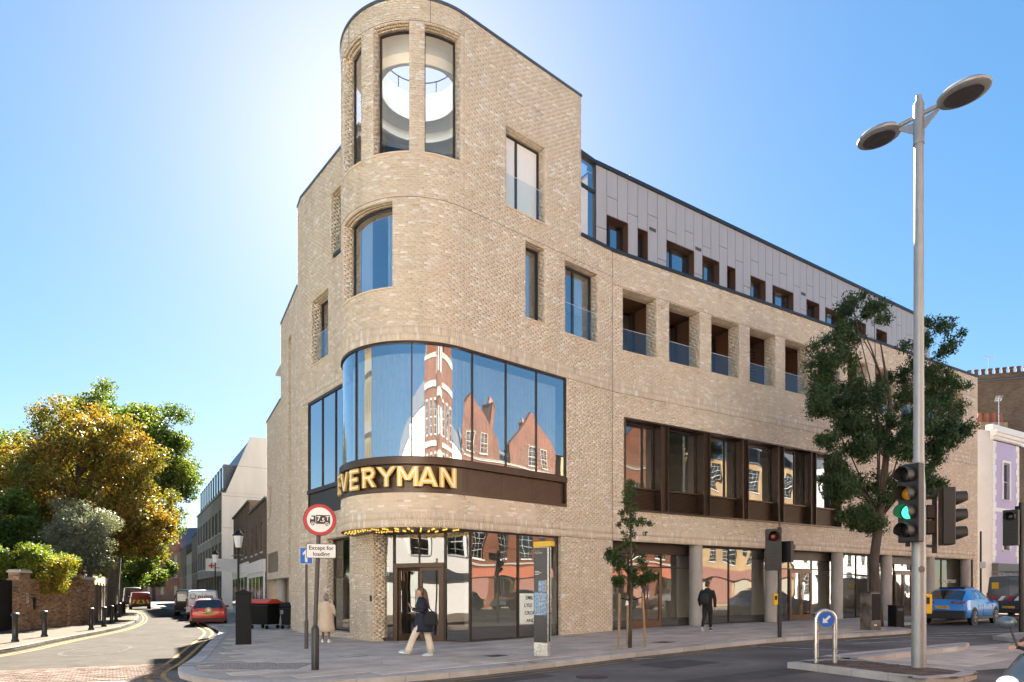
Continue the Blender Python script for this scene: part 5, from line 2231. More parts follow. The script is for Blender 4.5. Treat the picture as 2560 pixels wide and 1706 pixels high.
# even spacing along the arc, last letter fixed
sp = (pos[-1] - pos[3]) / 4.0
for k, (px, ch) in enumerate(centres):
    s_ = pos[-1] - (7 - k) * sp + (.03 if ch == 'M' else 0)
    p = WT.pt(s_, Z_B0 + .17, -.05)
    nn = WT.nrm(s_)
    rt = Vector((-nn.y, nn.x, 0))
    Mx = frame_mat(p - rt * (lw_[ch] * LH * .95 / 2), rt, nn)
    o = put('letter', letter_mesh(ch, LH, 0, .155, -.02, .035, None).mesh('letter', M['gold']), sgn, False)
    o.matrix_parent_inverse = wmat(sgn).inverted()
    o.matrix_basis = Mx
    f = put('letter_face', letter_mesh(ch, LH, 0, .062, .036, .044, None).mesh('letter_face', M['letter_in']), o, False)
    g = MB()
    for zz in (.12, .45):
        g.box(.05, .08, zz, zz + .03, -.14, -.02)
    g.build('bracket', M['bronze_d'], o, False)

# film board in the shop window
fb = thing('film_board', 'pale film listing board with black letters at the ground floor window', 'board', W1.pt(W1.sx(1297, .3), 1.2, .45))
b0, b1 = W1.sx(1298.6, .19), W1.sx(1372, .19)
zb0, zb1 = W1.zy(1300, 1561, .19), W1.zy(1300, 1484, .19)
mb = MB(); wbox(mb, W1, b0, b1, zb0, zb1, .185, .20); mb.build('board', mk('board_pale', (.80, .85, .74), .6, var=.03), fb)
for k in range(1, 8):
    g = MB(); wbox(g, W1, b0, b1, zb0 + (zb1 - zb0) * k / 8, zb0 + (zb1 - zb0) * k / 8 + .006, .178, .184); g.build('rail', M['white'], fb)
ink = mk('ink', (.02, .02, .02), .5, var=0)
for k, tx in enumerate(('EMILY', 'LYLE', 'CROCO', 'AND')):
    zz = zb1 - (k + .58) * (zb1 - zb0) / 4
    off = (.26, .20, .22, .30)[k]
    text_on(tx, .175, ink, fb, frame_mat(W1.pt(b0 + off, zz, .174), (*W1.d, 0), (*W1.n, 0)), align='LEFT', bold=.002)
# shop name at the far end of the arcade
sn = thing('window_lettering', 'small white shop name lettering on the glass behind the blue car', 'lettering', W2.pt(W2.sx(2365, .6), 1.9, .6))
for tx, px in (('ligne', 2362), ('roset', 2380)):
    text_on(tx, .42, M['white'], sn, frame_mat(W2.pt(W2.sx(px, .6), W2.zy(2370, 1452, .6), .59), (*W2.d, 0), (*W2.n, 0)))

# ------------------------------------------------------------------ street furniture
SIGNRED = mk('sign_red', (.45, .012, .015), .4, var=.06)
SIGNBLUE = mk('sign_blue', (.012, .13, .50), .4, var=.06)
SIGNWHITE = mk('sign_white', (.74, .73, .70), .45, var=.05, blotch=((.6, .58, .55), 3, .3))
SIGNBLACK = mk('sign_black', (.03, .018, .012), .5, var=0)
M['grey_post'] = mk('grey_brown_post', (.05, .042, .039), .5, var=.2, scale=10)


def disc(mb, r, z0, z1, n=40):
    return mb.lathe([(r, z0), (r, z1)], n)


def rrect(mb, w, h, r, z0, z1, c=(0, 0)):
    pts = []
    for cx, cy_, a0 in ((w / 2 - r, h / 2 - r, 0), (-w / 2 + r, h / 2 - r, 90), (-w / 2 + r, -h / 2 + r, 180), (w / 2 - r, -h / 2 + r, 270)):
        for k in range(5):
            a = rad(a0 + k * 22.5)
            pts.append((c[0] + cx + r * math.cos(a), c[1] + cy_ + r * math.sin(a)))
    return mb.prism(pts, z0, z1)


def cam_facing(p, yaw=0.0):
    """upright frame facing the camera position turned by yaw"""
    a = math.atan2(-p.x, p.y) + rad(yaw)
    nrm = Vector((math.sin(a), -math.cos(a), 0))
    return frame_mat(p, Vector((math.cos(a), math.sin(a), 0)), nrm)


# weight limit sign
pb = gat(788, 1675)
tp = at(797, 1230, pb.y)
sg_ = thing('weight_limit_sign', 'round red bordered 7.5 tonne lorry sign with loading plate on dark post', 'road sign', pb)
lean = Vector((.085, 0, 0))
mb = MB().tube([pb + Vector((0, 0, -.05)), pb + Vector((0, 0, .86)), pb + Vector((0, 0, .92))], [.078, .078, .05], 20)
mb.build('post_base', M['black'], sg_, smooth=True, auto=40)
mb = MB().tube([pb + Vector((0, 0, .9)), pb + lean + Vector((0, 0, 3.15))], [.044, .044], 16)
mb.build('post', M['grey_post'], sg_, smooth=True, auto=40)
c = at(799.5, 1300, pb.y - .07)
Mx = cam_facing(c, 4)


def local(name, mb, mat_, parent, Mx, **k):
    o = put(name, mb.mesh(name, mat_, **k), parent, False)
    o.matrix_parent_inverse = wmat(parent).inverted()
    o.matrix_basis = Mx
    return o


RD = .335
f = local('sign_face', disc(MB(), RD, -.012, .0), SIGNBLACK, sg_, Mx, smooth=True, auto=40)
for r, z, m_ in ((RD * .965, .002, SIGNRED), (RD * .765, .004, SIGNWHITE)):
    o = put('sign_ring', disc(MB(), r, 0, z).mesh('sign_ring', m_, smooth=True, auto=40), f, False)
lr = MB()
lr.box(-.075, .205, -.085, .10, .004, .007)
lr.prism([(-.20, -.085), (-.085, -.085), (-.085, .085), (-.165, .085), (-.195, .0)], .004, .0075)
o = put('lorry', lr.mesh('lorry', SIGNBLACK), f, False)
for x_ in (-.14, .14):
    put('wheel', MB().lathe([(.045, .0075), (.045, .009)], 18, (x_, -.09, 0)).mesh('wheel', SIGNWHITE), o, False)
    put('hub', MB().lathe([(.032, .009), (.032, .0105)], 18, (x_, -.09, 0)).mesh('hub', SIGNBLACK), o, False)
    put('hub_centre', MB().lathe([(.016, .0105), (.016, .0115)], 14, (x_, -.09, 0)).mesh('hub_centre', SIGNWHITE), o, False)
put('cab_window', MB().box(-.175, -.125, .005, .06, .0075, .0085).mesh('cab_window', SIGNWHITE), o, False)
for tx, sz, x_, y_ in (('7', .145, -.025, .018), ('.', .13, .022, .0), ('5', .115, .070, -.005), ('T', .12, .155, .03)):
    q = put('lettering', text_mesh(tx, sz, SIGNWHITE, .001, .003), o, False)
    q.location = (x_, y_, .0085)
c = at(803, 1378, pb.y - .06)
Mp = cam_facing(c, 4)
pl = local('plate', rrect(MB(), .60, .305, .035, -.01, 0), SIGNBLACK, sg_, Mp)
q = put('plate_face', rrect(MB(), .575, .28, .028, 0, .002).mesh('plate_face', SIGNWHITE), pl, False)
for tx, y_ in (('Except for', .060), ('loading', -.065)):
    q = put('lettering', text_mesh(tx, .118, SIGNBLACK, .001, .0022), pl, False)
    q.location = (0, y_, .0035)

# one-way sign behind it
pb = gat(766, 1622)
ow = thing('one_way_sign', 'blue square one way arrow sign on thin grey post behind the round sign', 'road sign', pb)
MB().tube([pb + Vector((0, 0, -.05)), pb + Vector((0, 0, .78)), pb + Vector((0, 0, .84))], [.056, .056, .04], 16).build('post_base', M['grey_post'], ow, smooth=True, auto=40)
MB().tube([pb + Vector((0, 0, .8)), pb + Vector((0, 0, 2.8))], .034, 14).build('post', M['grey_post'], ow, smooth=True, auto=40)
c = at(765.5, 1390, pb.y - .05)
Mo = cam_facing(c, 6)
f = local('sign_face', rrect(MB(), .36, .48, .03, -.01, 0), SIGNWHITE, ow, Mo)
put('sign_field', rrect(MB(), .335, .455, .025, 0, .002).mesh('sign_field', SIGNBLUE), f, False)
put('arrow', MB().prism([(-.035, -.18), (.035, -.18), (.035, .06), (.095, .01), (.095, .085), (0, .19), (-.095, .085), (-.095, .01), (-.035, .06)], .002, .004).mesh('arrow', SIGNWHITE), f, False)

# wayfinding totem
pb = gat(1356, 1640)
tt = thing('wayfinding_totem', 'slim black map totem with yellow top and steel edge on the pavement', 'totem', pb, rad(-36))
W_, D_, H_ = .40, .15, 2.74


def tpart(name, mb, m_, **k):
    return put(name, mb.mesh(name, m_, **k), tt, False)


tpart('steel_frame', MB().box(-W_ / 2, W_ / 2, -D_ / 2, D_ / 2, -.05, H_ - .13), M['steel'], bevel=.004)
dgrey = mk('totem_dark', (.035, .036, .038), .25, var=.05)
tpart('front_panel', MB().box(-W_ / 2 + .006, W_ / 2 - .01, -D_ / 2 - .006, -D_ / 2 + .002, .32, H_ - .14), dgrey)
tpart('yellow_top', MB().box(-W_ / 2 - .004, W_ / 2 + .1, -D_ / 2 - .008, D_ / 2 + .004, H_ - .125, H_), M['yellow'], bevel=.004)
tpart('side_panel', MB().box(W_ / 2 - .001, W_ / 2 + .004, -D_ / 2 + .045, D_ / 2 - .03, .35, H_ - .14), dgrey)
mapm, nt, N, L, b = _nt('street_map')
tc = N.new('ShaderNodeTexCoord')
vo = N.new('ShaderNodeTexVoronoi'); vo.feature = 'DISTANCE_TO_EDGE'; vo.inputs['Scale'].default_value = 16
mp = N.new('ShaderNodeMapping'); mp.inputs['Rotation'].default_value = (0, rad(12), 0); mp.inputs['Scale'].default_value = (1.0, 1, .75)
L.new(tc.outputs['Object'], mp.inputs[0]); L.new(mp.outputs[0], vo.inputs['Vector'])
r_ = ramp(N, [(.0, (.55, .62, .70)), (.035, (.5, .58, .66)), (.06, (.13, .24, .36))])
L.new(vo.outputs['Distance'], r_.inputs[0]); L.new(r_.outputs[0], b.inputs['Base Color']); b.inputs['Roughness'].default_value = .3
tpart('map_panel', MB().box(-W_ / 2 + .02, W_ / 2 - .025, -D_ / 2 - .009, -D_ / 2 - .006, .98, 1.52), mapm)
tpart('map_panel', MB().box(-.06, W_ / 2 - .08, -D_ / 2 - .009, -D_ / 2 - .006, 1.54, 1.80), mapm)
tpart('river_strip', MB().box(-W_ / 2 + .02, -W_ / 2 + .045, -D_ / 2 - .011, -D_ / 2 - .009, 1.2, 1.5), mk('river', (.06, .42, .62), .4, var=0))
tpart('legend', MB().box(W_ / 2 - .075, W_ / 2 - .027, -D_ / 2 - .009, -D_ / 2 - .006, 1.54, 1.82), mk('legend', (.34, .34, .30), .4, var=.1))
for tx, sz, x_, z_, m_ in (("Chelsea", .045, -.17, 2.52, M['yellow']), ("King's Road", .045, -.17, 2.47, M['white'])):
    o = put('lettering', text_mesh(tx, sz, m_, .001, 0, 'LEFT'), tt, False)
    o.matrix_basis = frame_mat(Vector((x_, -D_ / 2 - .009, z_)), (1, 0, 0), (0, -1, 0))
for k, wd in enumerate((.12, .19, .11)):
    tpart('legend_line', MB().box(-.16, -.16 + wd, -D_ / 2 - .009, -D_ / 2 - .006, 2.02 - k * .035, 2.03 - k * .035), M['white'])

# bollards on the far side pavement
bol = thing('bollard', 'black cast iron bollard nearest the left picture edge', 'bollard', (0, 0, 0), group='black bollards along the garden wall')
put('shaft', MB().lathe([(.115, -.05), (.115, .06), (.09, .09), (.082, .78), (.095, .80), (.095, .83), (.082, .85)], 14).mesh('shaft', M['black'], smooth=True, auto=50), bol, False)
put('cap', MB().lathe([(.085, .85), (.125, .87), (.13, .90), (.10, .945), (.02, .97)], 14).mesh('cap', M['black'], smooth=True, auto=50), bol, False)
bl = [((38, 1605), 'black cast iron bollard nearest the left picture edge'), ((111, 1592), 'second black bollard from the left, before the brick garden wall'), ((228, 1575), 'third black bollard from the left where the timber fence starts'),
      ((260, 1567), 'fourth black bollard from the left beside the timber fence'), ((279, 1560), 'fifth black bollard from the left'), ((290, 1552), 'sixth black bollard from the left, close to its neighbours'),
      ((299, 1544), 'seventh black bollard from the left'), ((304.5, 1539.5), 'black bollard next to last before the red van'), ((311, 1534), 'farthest black bollard just before the red van')]
for k, ((px, py), lb) in enumerate(bl):
    p = gat(px, py)
    o = bol if k == 0 else copy_tree(bol)
    o.location = p
    o['label'] = lb

# black pillar cabinet on the corner
pb = gat(609, 1611)
pc = thing('pillar_cabinet', 'tall black pillar cabinet with ridged cap on the corner pavement', 'cabinet', pb, rad(18))
put('body', MB().box(-.22, .22, -.2, .2, -.03, 1.6).mesh('body', M['black_m'], bevel=.01), pc, False)
put('cap', MB().prism([(-.24, 0), (.24, 0), (.24, .03), (0, .13), (-.24, .03)], -.22, .22, 0, Matrix.Translation((0, 0, 1.6)) @ Matrix.Rotation(rad(90), 4, 'X')).mesh('cap', M['black_m']), pc, False)
put('door', MB().box(-.18, .18, -.207, -.199, .12, 1.5).mesh('door', M['black_m']), pc, False)
for zz in (.3, 1.3):
    put('hinge', MB().box(.215, .235, -.17, -.1, zz, zz + .12).mesh('hinge', M['black']), pc, False)


# wheeled refuse bins
def wheelie(label, p, rz, lid, w=1.2, d=.9, h=1.15):
    t = thing('refuse_bin', label, 'bin', p, rz, 'refuse bins by the undercroft')
    put('body', MB().rings([[Vector((sx_ * w / 2 * k, sy_ * d / 2 * k, z)) for sx_, sy_ in ((-1, -1), (1, -1), (1, 1), (-1, 1))] for k, z in ((.86, .2), (1.0, h))]).mesh('body', M['black_m'], bevel=.03), t, False)
    pr = [(-d / 2 - .03, 0), (d / 2 + .03, 0), (d / 2 + .03, .05), (d * .15, .2), (-d * .2, .2), (-d / 2 - .03, .06)]
    Mx = Matrix.Translation((0, 0, h)) @ Matrix(((0, 0, 1, 0), (1, 0, 0, 0), (0, 1, 0, 0), (0, 0, 0, 1)))
    put('lid', MB().prism(pr, -w / 2 - .03, w / 2 + .03, 0, Mx).mesh('lid', lid, bevel=.015), t, False)
    for sx_ in (-1, 1):
        for sy_ in (-1, 1):
            Mw = Matrix.Translation((sx_ * w * .38, sy_ * d * .36, .09)) @ Matrix.Rotation(rad(90), 4, 'Y')
            put('castor', MB().lathe([(.09, -.025), (.09, .025)], 14, (0, 0, 0), 0, True, Mw).mesh('castor', M['black'], smooth=True, auto=40), t, False)
    put('handle_bar', MB().tube([(-w / 2 - .05, -d / 2 - .03, h - .08), (w / 2 + .05, -d / 2 - .03, h - .08)], .02, 8).mesh('handle_bar', M['black']), t, False)
    for k, cc in enumerate(((.45, .05, .03), (.05, .3, .42))):
        put('sticker', MB().box(-w / 2 * .96 + .01 + k * .09, -w / 2 * .96 + .09 + k * .09, -d / 2 - .012, -d / 2 * .99 - .003, .68, .86).mesh('sticker', mk('sticker%d' % k, cc, .5, var=0)), t, False)
    return t


wheelie('black wheeled refuse bin with orange red lid beside the side street', gat(662, 1572), rad(-25), mk('orange_lid', (.62, .07, .02), .45, var=.1))
p = gat(703, 1577)
wheelie('small all black wheeled bin tucked behind the orange lidded one', (p.x - .05, p.y + 1.3, p.z), rad(-20), M['black_m'], .6, .7, 1.0)


# street lanterns
def lantern(label, p):
    t = thing('street_lantern', label, 'street lamp', p, 0, 'lantern lamps in the side street')
    put('post', MB().lathe([(.11, -.05), (.11, .5), (.07, .56), (.055, 1.1), (.04, 3.6), (.06, 3.65), (.03, 3.7)], 14).mesh('post', M['black'], smooth=True, auto=50), t, False)
    put('ladder_bar', MB().tube([(-.32, 0, 3.35), (.32, 0, 3.35)], .018, 8).mesh('ladder_bar', M['black']), t, False)
    put('glass', MB().lathe([(.13, 3.72), (.23, 4.25)], 8).mesh('glass', mk('lantern_glass', (.75, .78, .8), .15, var=0) if 'lantern_glass' not in bpy.data.materials else bpy.data.materials['lantern_glass']), t, False)
    put('roof', MB().lathe([(.26, 4.25), (.26, 4.30), (.12, 4.42), (.10, 4.5), (.03, 4.55), (.01, 4.65)], 12).mesh('roof', M['black'], smooth=True, auto=50), t, False)


p = at(596, 1560, 30.2); lantern('black lantern lamp post behind the tall pillar cabinet', (p.x, p.y, gz(p.x)))
p = at(538, 1540, 45); lantern('distant black lantern lamp post before the white block', (p.x, p.y, gz(p.x)))


# ------------------------------------------------------------------ traffic signals
M['sig'] = mk('signal_black', (.006, .006, .006), .45, var=.2)
M['visor'] = mk('signal_visor', (.03, .028, .025), .5, var=.15)
LENS = {'red': mk('lens_red', (.10, .008, .006), .25, var=0), 'amber': mk('lens_amber', (.55, .25, .02), .25, var=0), 'green_on': mkemit('lens_green_on', (.06, .85, .42), .32, (.05, .4, .2)), 'off': mk('lens_dark', (.02, .02, .02), .25, var=0)}


def signal_head(root, p, face, lenses, size=.30, depth=.2, blank=(), backbox=True, board=False):
    """vertical signal head, p = top centre of the front face, face = unit vector"""
    Mx = frame_mat(Vector(p), Vector((-face[1], face[0], 0)), Vector((face[0], face[1], 0)))
    n = len(lenses)
    mb = MB().box(-size * .58, size * .58, -size * n - .04, .04, -depth, 0)
    h = local('signal_head', mb, M['sig'], root, Mx, bevel=.012)
    for k, ln in enumerate(lenses):
        cy_ = -size * (k + .5)
        if ln is None:
            for q in range(5):
                put('louvre', MB().box(-size * .42, size * .42, cy_ - size * .4 + q * size * .17, cy_ - size * .33 + q * size * .17, 0, .03).mesh('louvre', M['sig']), h, False)
            continue
        put('lens', MB().lathe([(size * .36, 0), (size * .30, .02), (size * .1, .035)], 20, (0, cy_, 0)).mesh('lens', LENS[ln], smooth=True), h, False)
        # cutaway visor
        rs = []
        R_ = size * .43
        for a in range(-55, 236, 15):
            t = math.cos(rad(a - 90))
            ln_ = size * (.62 if t > -.35 else .62 + (t + .35) * .95)
            ln_ = max(size * .08, ln_)
            cs_, sn_ = math.cos(rad(a)), math.sin(rad(a))
            rs.append([Vector((R_ * cs_, cy_ + R_ * sn_, 0)), Vector((R_ * cs_, cy_ + R_ * sn_, ln_)), Vector((R_ * .95 * cs_, cy_ + R_ * .95 * sn_, ln_)), Vector((R_ * .95 * cs_, cy_ + R_ * .95 * sn_, 0))])
        put('visor', MB().rings(rs).mesh('visor', M['visor'], smooth=True, auto=40), h, False)
    return h


# lamp column on the island
lc = gat(2297, 1668)
lam = thing('lamp_column', 'tall grey steel lamp column with two oval heads on the traffic island', 'street lamp', lc)
ztop = 10.28
MB().lathe([(.122, -.1), (.112, 3.2), (.09, 3.6), (.075, ztop - .5), (.075, ztop)], 28, (lc.x, lc.y, lc.z)).build('column', M['galv'], lam, smooth=True, auto=40)
MB().lathe([(.09, ztop - .75), (.09, ztop - .02), (.05, ztop + .06), (.05, ztop + .14)], 24, (lc.x, lc.y, lc.z)).build('collar', M['galv'], lam, smooth=True, auto=40)
zh = lc.z + ztop - .22
ad = Vector((.62, -.78, 0)).normalized()
for sgn_, ln, R0, lab in ((1, .33, .41, 'near'), (-1, .33, .385, 'far')):
    base = Vector((lc.x, lc.y, zh))
    e = base + ad * sgn_ * ln
    MB().tube([base, e], .04, 12).build('arm', M['galv'], lam, smooth=True, auto=40)
    side = Vector((-ad.y, ad.x, 0))
    fin = MB()
    q = [base + ad * sgn_ * .09 + Vector((0, 0, -.30)), base + ad * sgn_ * ln + Vector((0, 0, -.10)), base + ad * sgn_ * ln + Vector((0, 0, -.045)), base + ad * sgn_ * .09 + Vector((0, 0, -.09))]
    fin.hexa([v - side * .008 for v in q] + [v + side * .008 for v in q])
    fin.build('bracket_fin', M['galv'], lam)
    c = e + ad * sgn_ * (R0 * .92)
    Mx = Matrix.Translation(c) @ Matrix.Rotation(math.atan2(ad.y, ad.x), 4, 'Z')
    S_ = Matrix.Diagonal((1.0, .82, 1, 1))
    hd = MB().lathe([(.05, .13), (R0 * .5, .11), (R0 * .85, .06), (R0, .0), (R0 * .98, -.035), (R0 * .86, -.055)], 40, (0, 0, 0), 0, True, Mx @ S_)
    h_ = hd.build('lamp_head', M['galv'], lam, smooth=True, auto=50)
    MB().lathe([(R0 * .72, -.072), (R0 * .74, -.05)], 40, (0, 0, 0), 0, True, Mx @ S_).build('lamp_glass', M['shop_dark'], h_, smooth=True, auto=40)
    MB().lathe([(R0 * .33, -.080), (R0 * .33, -.06)], 30, (0, 0, 0), 0, True, Mx @ S_).build('led_plate', M['grey_post'], h_, smooth=True, auto=40)
MB().lathe([(.062, 0), (.062, .004)], 20, (0, 0, 0), 0, True, frame_mat(Vector((lc.x, lc.y, 0)) + Vector((-.02, -.114, 1.93)), (1, 0, 0), (0, -1, 0))).build('stud', M['coping'], lam)

# signals mounted on the column
sig = thing('traffic_signal', 'four lens traffic signal showing green on the steel lamp column', 'traffic light', (lc.x - .25, lc.y, lc.z + 2.6))
fdir = Vector((-.90, -.44, 0)).normalized()
top = at(2270, 1166, lc.y - .22)
signal_head(sig, top, fdir, ['off', 'amber', 'green_on', 'off'], .33, .16)
mb = MB().box(-.03, .03, -.03, .03, 0, 1.5, 0, Matrix.Translation((lc.x - .17, lc.y + .05, top.z - 1.42)))
mb.build('mounting_bar', M['sig'], sig)
sg2 = thing('traffic_signal', 'three lens traffic signal seen side on, right of the steel lamp column', 'traffic light', (lc.x + .5, lc.y, lc.z + 2.5))
t2 = at(2383, 1226, lc.y + .05)
signal_head(sg2, t2, Vector((.93, -.36, 0)).normalized(), ['red', 'amber', 'off'], .32, .2)
mb = MB()
for zz in (t2.z - .12, t2.z - 1.02):
    mb.tube([(lc.x + .1, lc.y, zz), (t2.x - .27, t2.y + .1, zz)], .028, 8)
mb.box(t2.x - .30, t2.x - .25, t2.y + .07, t2.y + .14, t2.z - 1.15, t2.z + .05)
mb.build('bracket', M['visor'], sg2)
sg3 = thing('pedestrian_signal', 'black pedestrian signal boxes tucked behind the steel lamp column', 'traffic light', (lc.x + .22, lc.y + .1, lc.z + 2.5))
for zz in (1265, 1303):
    c = at(2318, zz, lc.y + .15)
    MB().cbox(c + Vector((.02, 0, -.12)), (.17, .2, .26)).build('signal_box', M['sig'], sg3, bevel=.02)
pbx = thing('push_button_box', 'yellow pedestrian push button box on the steel lamp column', 'push button', (lc.x + .17, lc.y, lc.z + .95))
c = at(2316, 1510, lc.y)
MB().cbox(c, (.14, .13, .36)).build('case', M['yellow'], pbx, bevel=.012)
MB().cbox(c + Vector((-.02, -.07, .06)), (.07, .01, .12)).build('button_plate', M['black'], pbx)

# black signal pole on the pavement
sp_ = gat(1949, 1594)
ts = thing('traffic_signal', 'black traffic signal post with dim red lens on the pavement kerb', 'traffic light', sp_)
hh = 1.5 + (HZ - 1328) / FPX * sp_.y - sp_.z
MB().lathe([(.06, -.05), (.06, hh + .1), (.02, hh + .12), (.02, hh + .35)], 16, sp_).build('post', M['black'], ts, smooth=True, auto=40)
signal_head(ts, at(1934, 1326, sp_.y - .12), Vector((-.30, -.95, 0)).normalized(), ['red', None, None], .39, .2)
signal_head(ts, at(1972, 1357, sp_.y + .02), Vector((.8, .6, 0)).normalized(), ['off', 'off'], .28, .16)
pbx = thing('push_button_box', 'yellow push button box on the black signal post', 'push button', sp_ + Vector((-.1, 0, 1)))
c = at(1938, 1499, sp_.y - .03)
MB().cbox(c, (.13, .12, .36)).build('case', M['yellow'], pbx, bevel=.012)
MB().cbox(c + Vector((0, -.065, .05)), (.07, .01, .12)).build('button_plate', M['black'], pbx)

# signal at the right edge
p = at(2554, 1577, 21.5)
p.z = gz(p.x)
te = thing('traffic_signal', 'black traffic signal post at the right picture edge', 'traffic light', p)
MB().lathe([(.075, -.05), (.075, 4.25)], 16, p).build('post', M['black'], te, smooth=True, auto=40)
signal_head(te, at(2526, 1278, 21.3), Vector((-.75, -.66, 0)).normalized(), ['off', None, None], .36, .2)
signal_head(te, at(2563, 1268, 21.7), Vector((.9, .4, 0)).normalized(), ['off', 'off', 'off'], .36, .2)
mb = MB()
for zz in (1300, 1358):
    c = at(2540, zz, 21.5)
    mb.tube([c, Vector((p.x, p.y, c.z))], .02, 6)
mb.build('bracket', M['sig'], te)

# keep left hoop on the island
ph = gat(2064, 1658)
kl = thing('keep_left_hoop', 'stainless steel hoop with round blue keep left arrow on the island', 'road sign', ph, rad(-6))
hw_, hz_ = .175, .86
pts = [(-hw_, 0, -.05), (-hw_, 0, hz_)] + [(hw_ * math.cos(rad(180 - a)), 0, hz_ + hw_ * math.sin(rad(180 - a))) for a in range(15, 180, 15)] + [(hw_, 0, hz_), (hw_, 0, -.05)]
put('hoop', MB().tube(pts, .042, 14).mesh('hoop', M['steel'], smooth=True, auto=60), kl, False)
Mk = Matrix.Translation((0, -.03, hz_)) @ Matrix.Rotation(rad(90), 4, 'X')
put('sign_backing', MB().lathe([(.168, -.03), (.168, .012)], 32, (0, 0, 0), 0, True, Mk).mesh('sign_backing', M['galv'], smooth=True, auto=40), kl, False)
dk = put('blue_disc', MB().lathe([(.150, .012), (.150, .016)], 32, (0, 0, 0), 0, True, Mk).mesh('blue_disc', SIGNBLUE, smooth=True, auto=40), kl, False)
R45 = Matrix.Rotation(rad(135), 4, 'Z')
put('arrow', MB().prism([(-.022, -.095), (.022, -.095), (.022, .02), (.07, .02), (0, .10), (-.07, .02), (-.022, .02)], .016, .018, 0, Mk @ R45).mesh('arrow', SIGNWHITE), dk, False)

# control cabinet and litter bin beside the mature tree
pcb = gat(2176, 1575)
cb = thing('control_cabinet', 'weathered dark metal control cabinet beside the mature tree', 'cabinet', pcb, rad(28))
rust = mk('worn_cabinet', (.10, .095, .085), .4, metal=.3, var=.4, scale=3, col2=(.2, .17, .14), blotch=((.025, .023, .022), 1.2, .8))
put('body', MB().box(-.28, .28, -.21, .21, -.03, 1.32).mesh('body', rust, bevel=.01), cb, False)
put('lid', MB().box(-.30, .30, -.23, .23, 1.32, 1.36).mesh('lid', M['visor'], bevel=.006), cb, False)
put('door', MB().box(-.25, .25, -.222, -.208, .35, 1.28).mesh('door', M['black_m']), cb, False)
put('lower_door', MB().box(-.25, .25, -.222, -.208, .03, .33).mesh('lower_door', rust), cb, False)
put('label_plate', MB().box(-.12, .02, -.227, -.222, .16, .2).mesh('label_plate', M['white']), cb, False)
pbn = gat(2240, 1567)
lb = thing('litter_bin', 'small black litter bin right of the control cabinet', 'bin', pbn, rad(20))
put('body', MB().box(-.21, .21, -.19, .19, -.03, .80).mesh('body', M['black_m'], bevel=.012), lb, False)
put('lid', MB().box(-.22, .22, -.2, .2, .80, .84).mesh('lid', M['black'], bevel=.01), lb, False)
put('slot', MB().box(-.14, .14, -.195, -.188, .60, .72).mesh('slot', M['shop_dark']), lb, False)

# parking sign post beyond the blue car
p = at(2452, 1520, 37); p.z = gz(p.x)
ps = thing('parking_sign', 'thin black post with small white parking plate beyond the blue car', 'road sign', p)
MB().lathe([(.05, 0), (.05, 4.7)], 10, p).build('post', M['black'], ps, smooth=True, auto=40)
c = at(2456, 1413, 36.9)
local('plate', rrect(MB(), .32, .36, .03, -.01, 0), SIGNWHITE, ps, cam_facing(c, -5))

# ------------------------------------------------------------------ traffic islands
M['isl'] = mk('island_paving', (.30, .27, .245), .8, var=.2, scale=5, bump=.3, blotch=((.22, .2, .18), 2, .5))


def island(name, pts, drop=0.0, inner=True):
    P = [gat(px, py, drop) for px, py in pts]
    poly = [(p.x, p.y) for p in P]
    o = ground_sheet(name, poly, M['isl'], drop + .006)
    tag(o, kind='structure')
    L_ = []
    n = len(poly)
    for i in range(n):
        a, b = Vector(poly[i]), Vector(poly[(i + 1) % n])
        k = max(1, int((b - a).length / .25))
        L_ += [a.lerp(b, q / k) for q in range(k)]
    L_.append(Vector(poly[0]))
    kerb_run(L_, o, width=.20, stone=.75, side=1, drop=.16)
    return o, poly


isl, ipoly = island('traffic_island', [(1967, 1656), (2085, 1669), (2200, 1683), (2301, 1696), (2400, 1692), (2446, 1682), (2436, 1675), (2309, 1666), (2155, 1648), (2030, 1648)])
isl2, _ = island('traffic_island_rear', [(2147, 1645), (2280, 1630), (2417, 1614), (2418, 1605), (2282, 1618), (2120, 1633), (2040, 1641)])
isl3, _ = island('traffic_island_far', [(2481, 1590), (2545, 1597), (2640, 1602), (2640, 1584), (2545, 1581)])
# setts on the near island
sb = MB()
for i in range(-30, 60):
    for j in range(-20, 40):
        c = Vector((5.0 + i * .205 + (j % 2) * .1, 11.0 + j * .105))
        q = [c + Vector((a, b)) for a, b in ((-.098, -.048), (.098, -.048), (.098, .048), (-.098, .048))]
        io = [tuple(p) for p in ipoly]
        if all(inside((p.x, p.y), io) for p in q):
            # keep clear of the kerb stones
            dmin = min(((Vector(a) - c).length for a in io))
            z = random.uniform(-.002, .003)
            tq = [(p.x, p.y, gz(p.x) + z - .001) for p in q]
            sb.hexa([(a, b, z_ - .03) for a, b, z_ in tq] + tq)
if sb.v:
    tag(sb.build('island_setts', M['sett'], isl), kind='stuff')
# road level crossing between the islands
cr = [gat(px, py, .115) for px, py in ((2165, 1651), (2310, 1668), (2440, 1677), (2560, 1668), (2560, 1606), (2418, 1616))]
o = ground_sheet('crossing_paving', [(p.x, p.y) for p in cr], M['pave'], .112)
tag(o, kind='structure')
sb = MB()
cpoly = [(p.x, p.y) for p in cr]
for i in range(-10, 40):
    for j in range(-10, 30):
        c = su * (i * .62) + sv * (j * .62) + Vector((6, 8))
        q = [c + su * a + sv * b for a, b in ((-.305, -.305), (.305, -.305), (.305, .305), (-.305, .305))]
        if all(inside((p.x, p.y), cpoly) for p in q):
            tq = [(p.x, p.y, gz(p.x) - .107 + random.uniform(-.001, .001)) for p in q]
            sb.hexa([(a, b, z_ - .02) for a, b, z_ in tq] + tq)
if sb.v:
    tag(sb.build('crossing_slabs', M['slab'], o), kind='stuff')

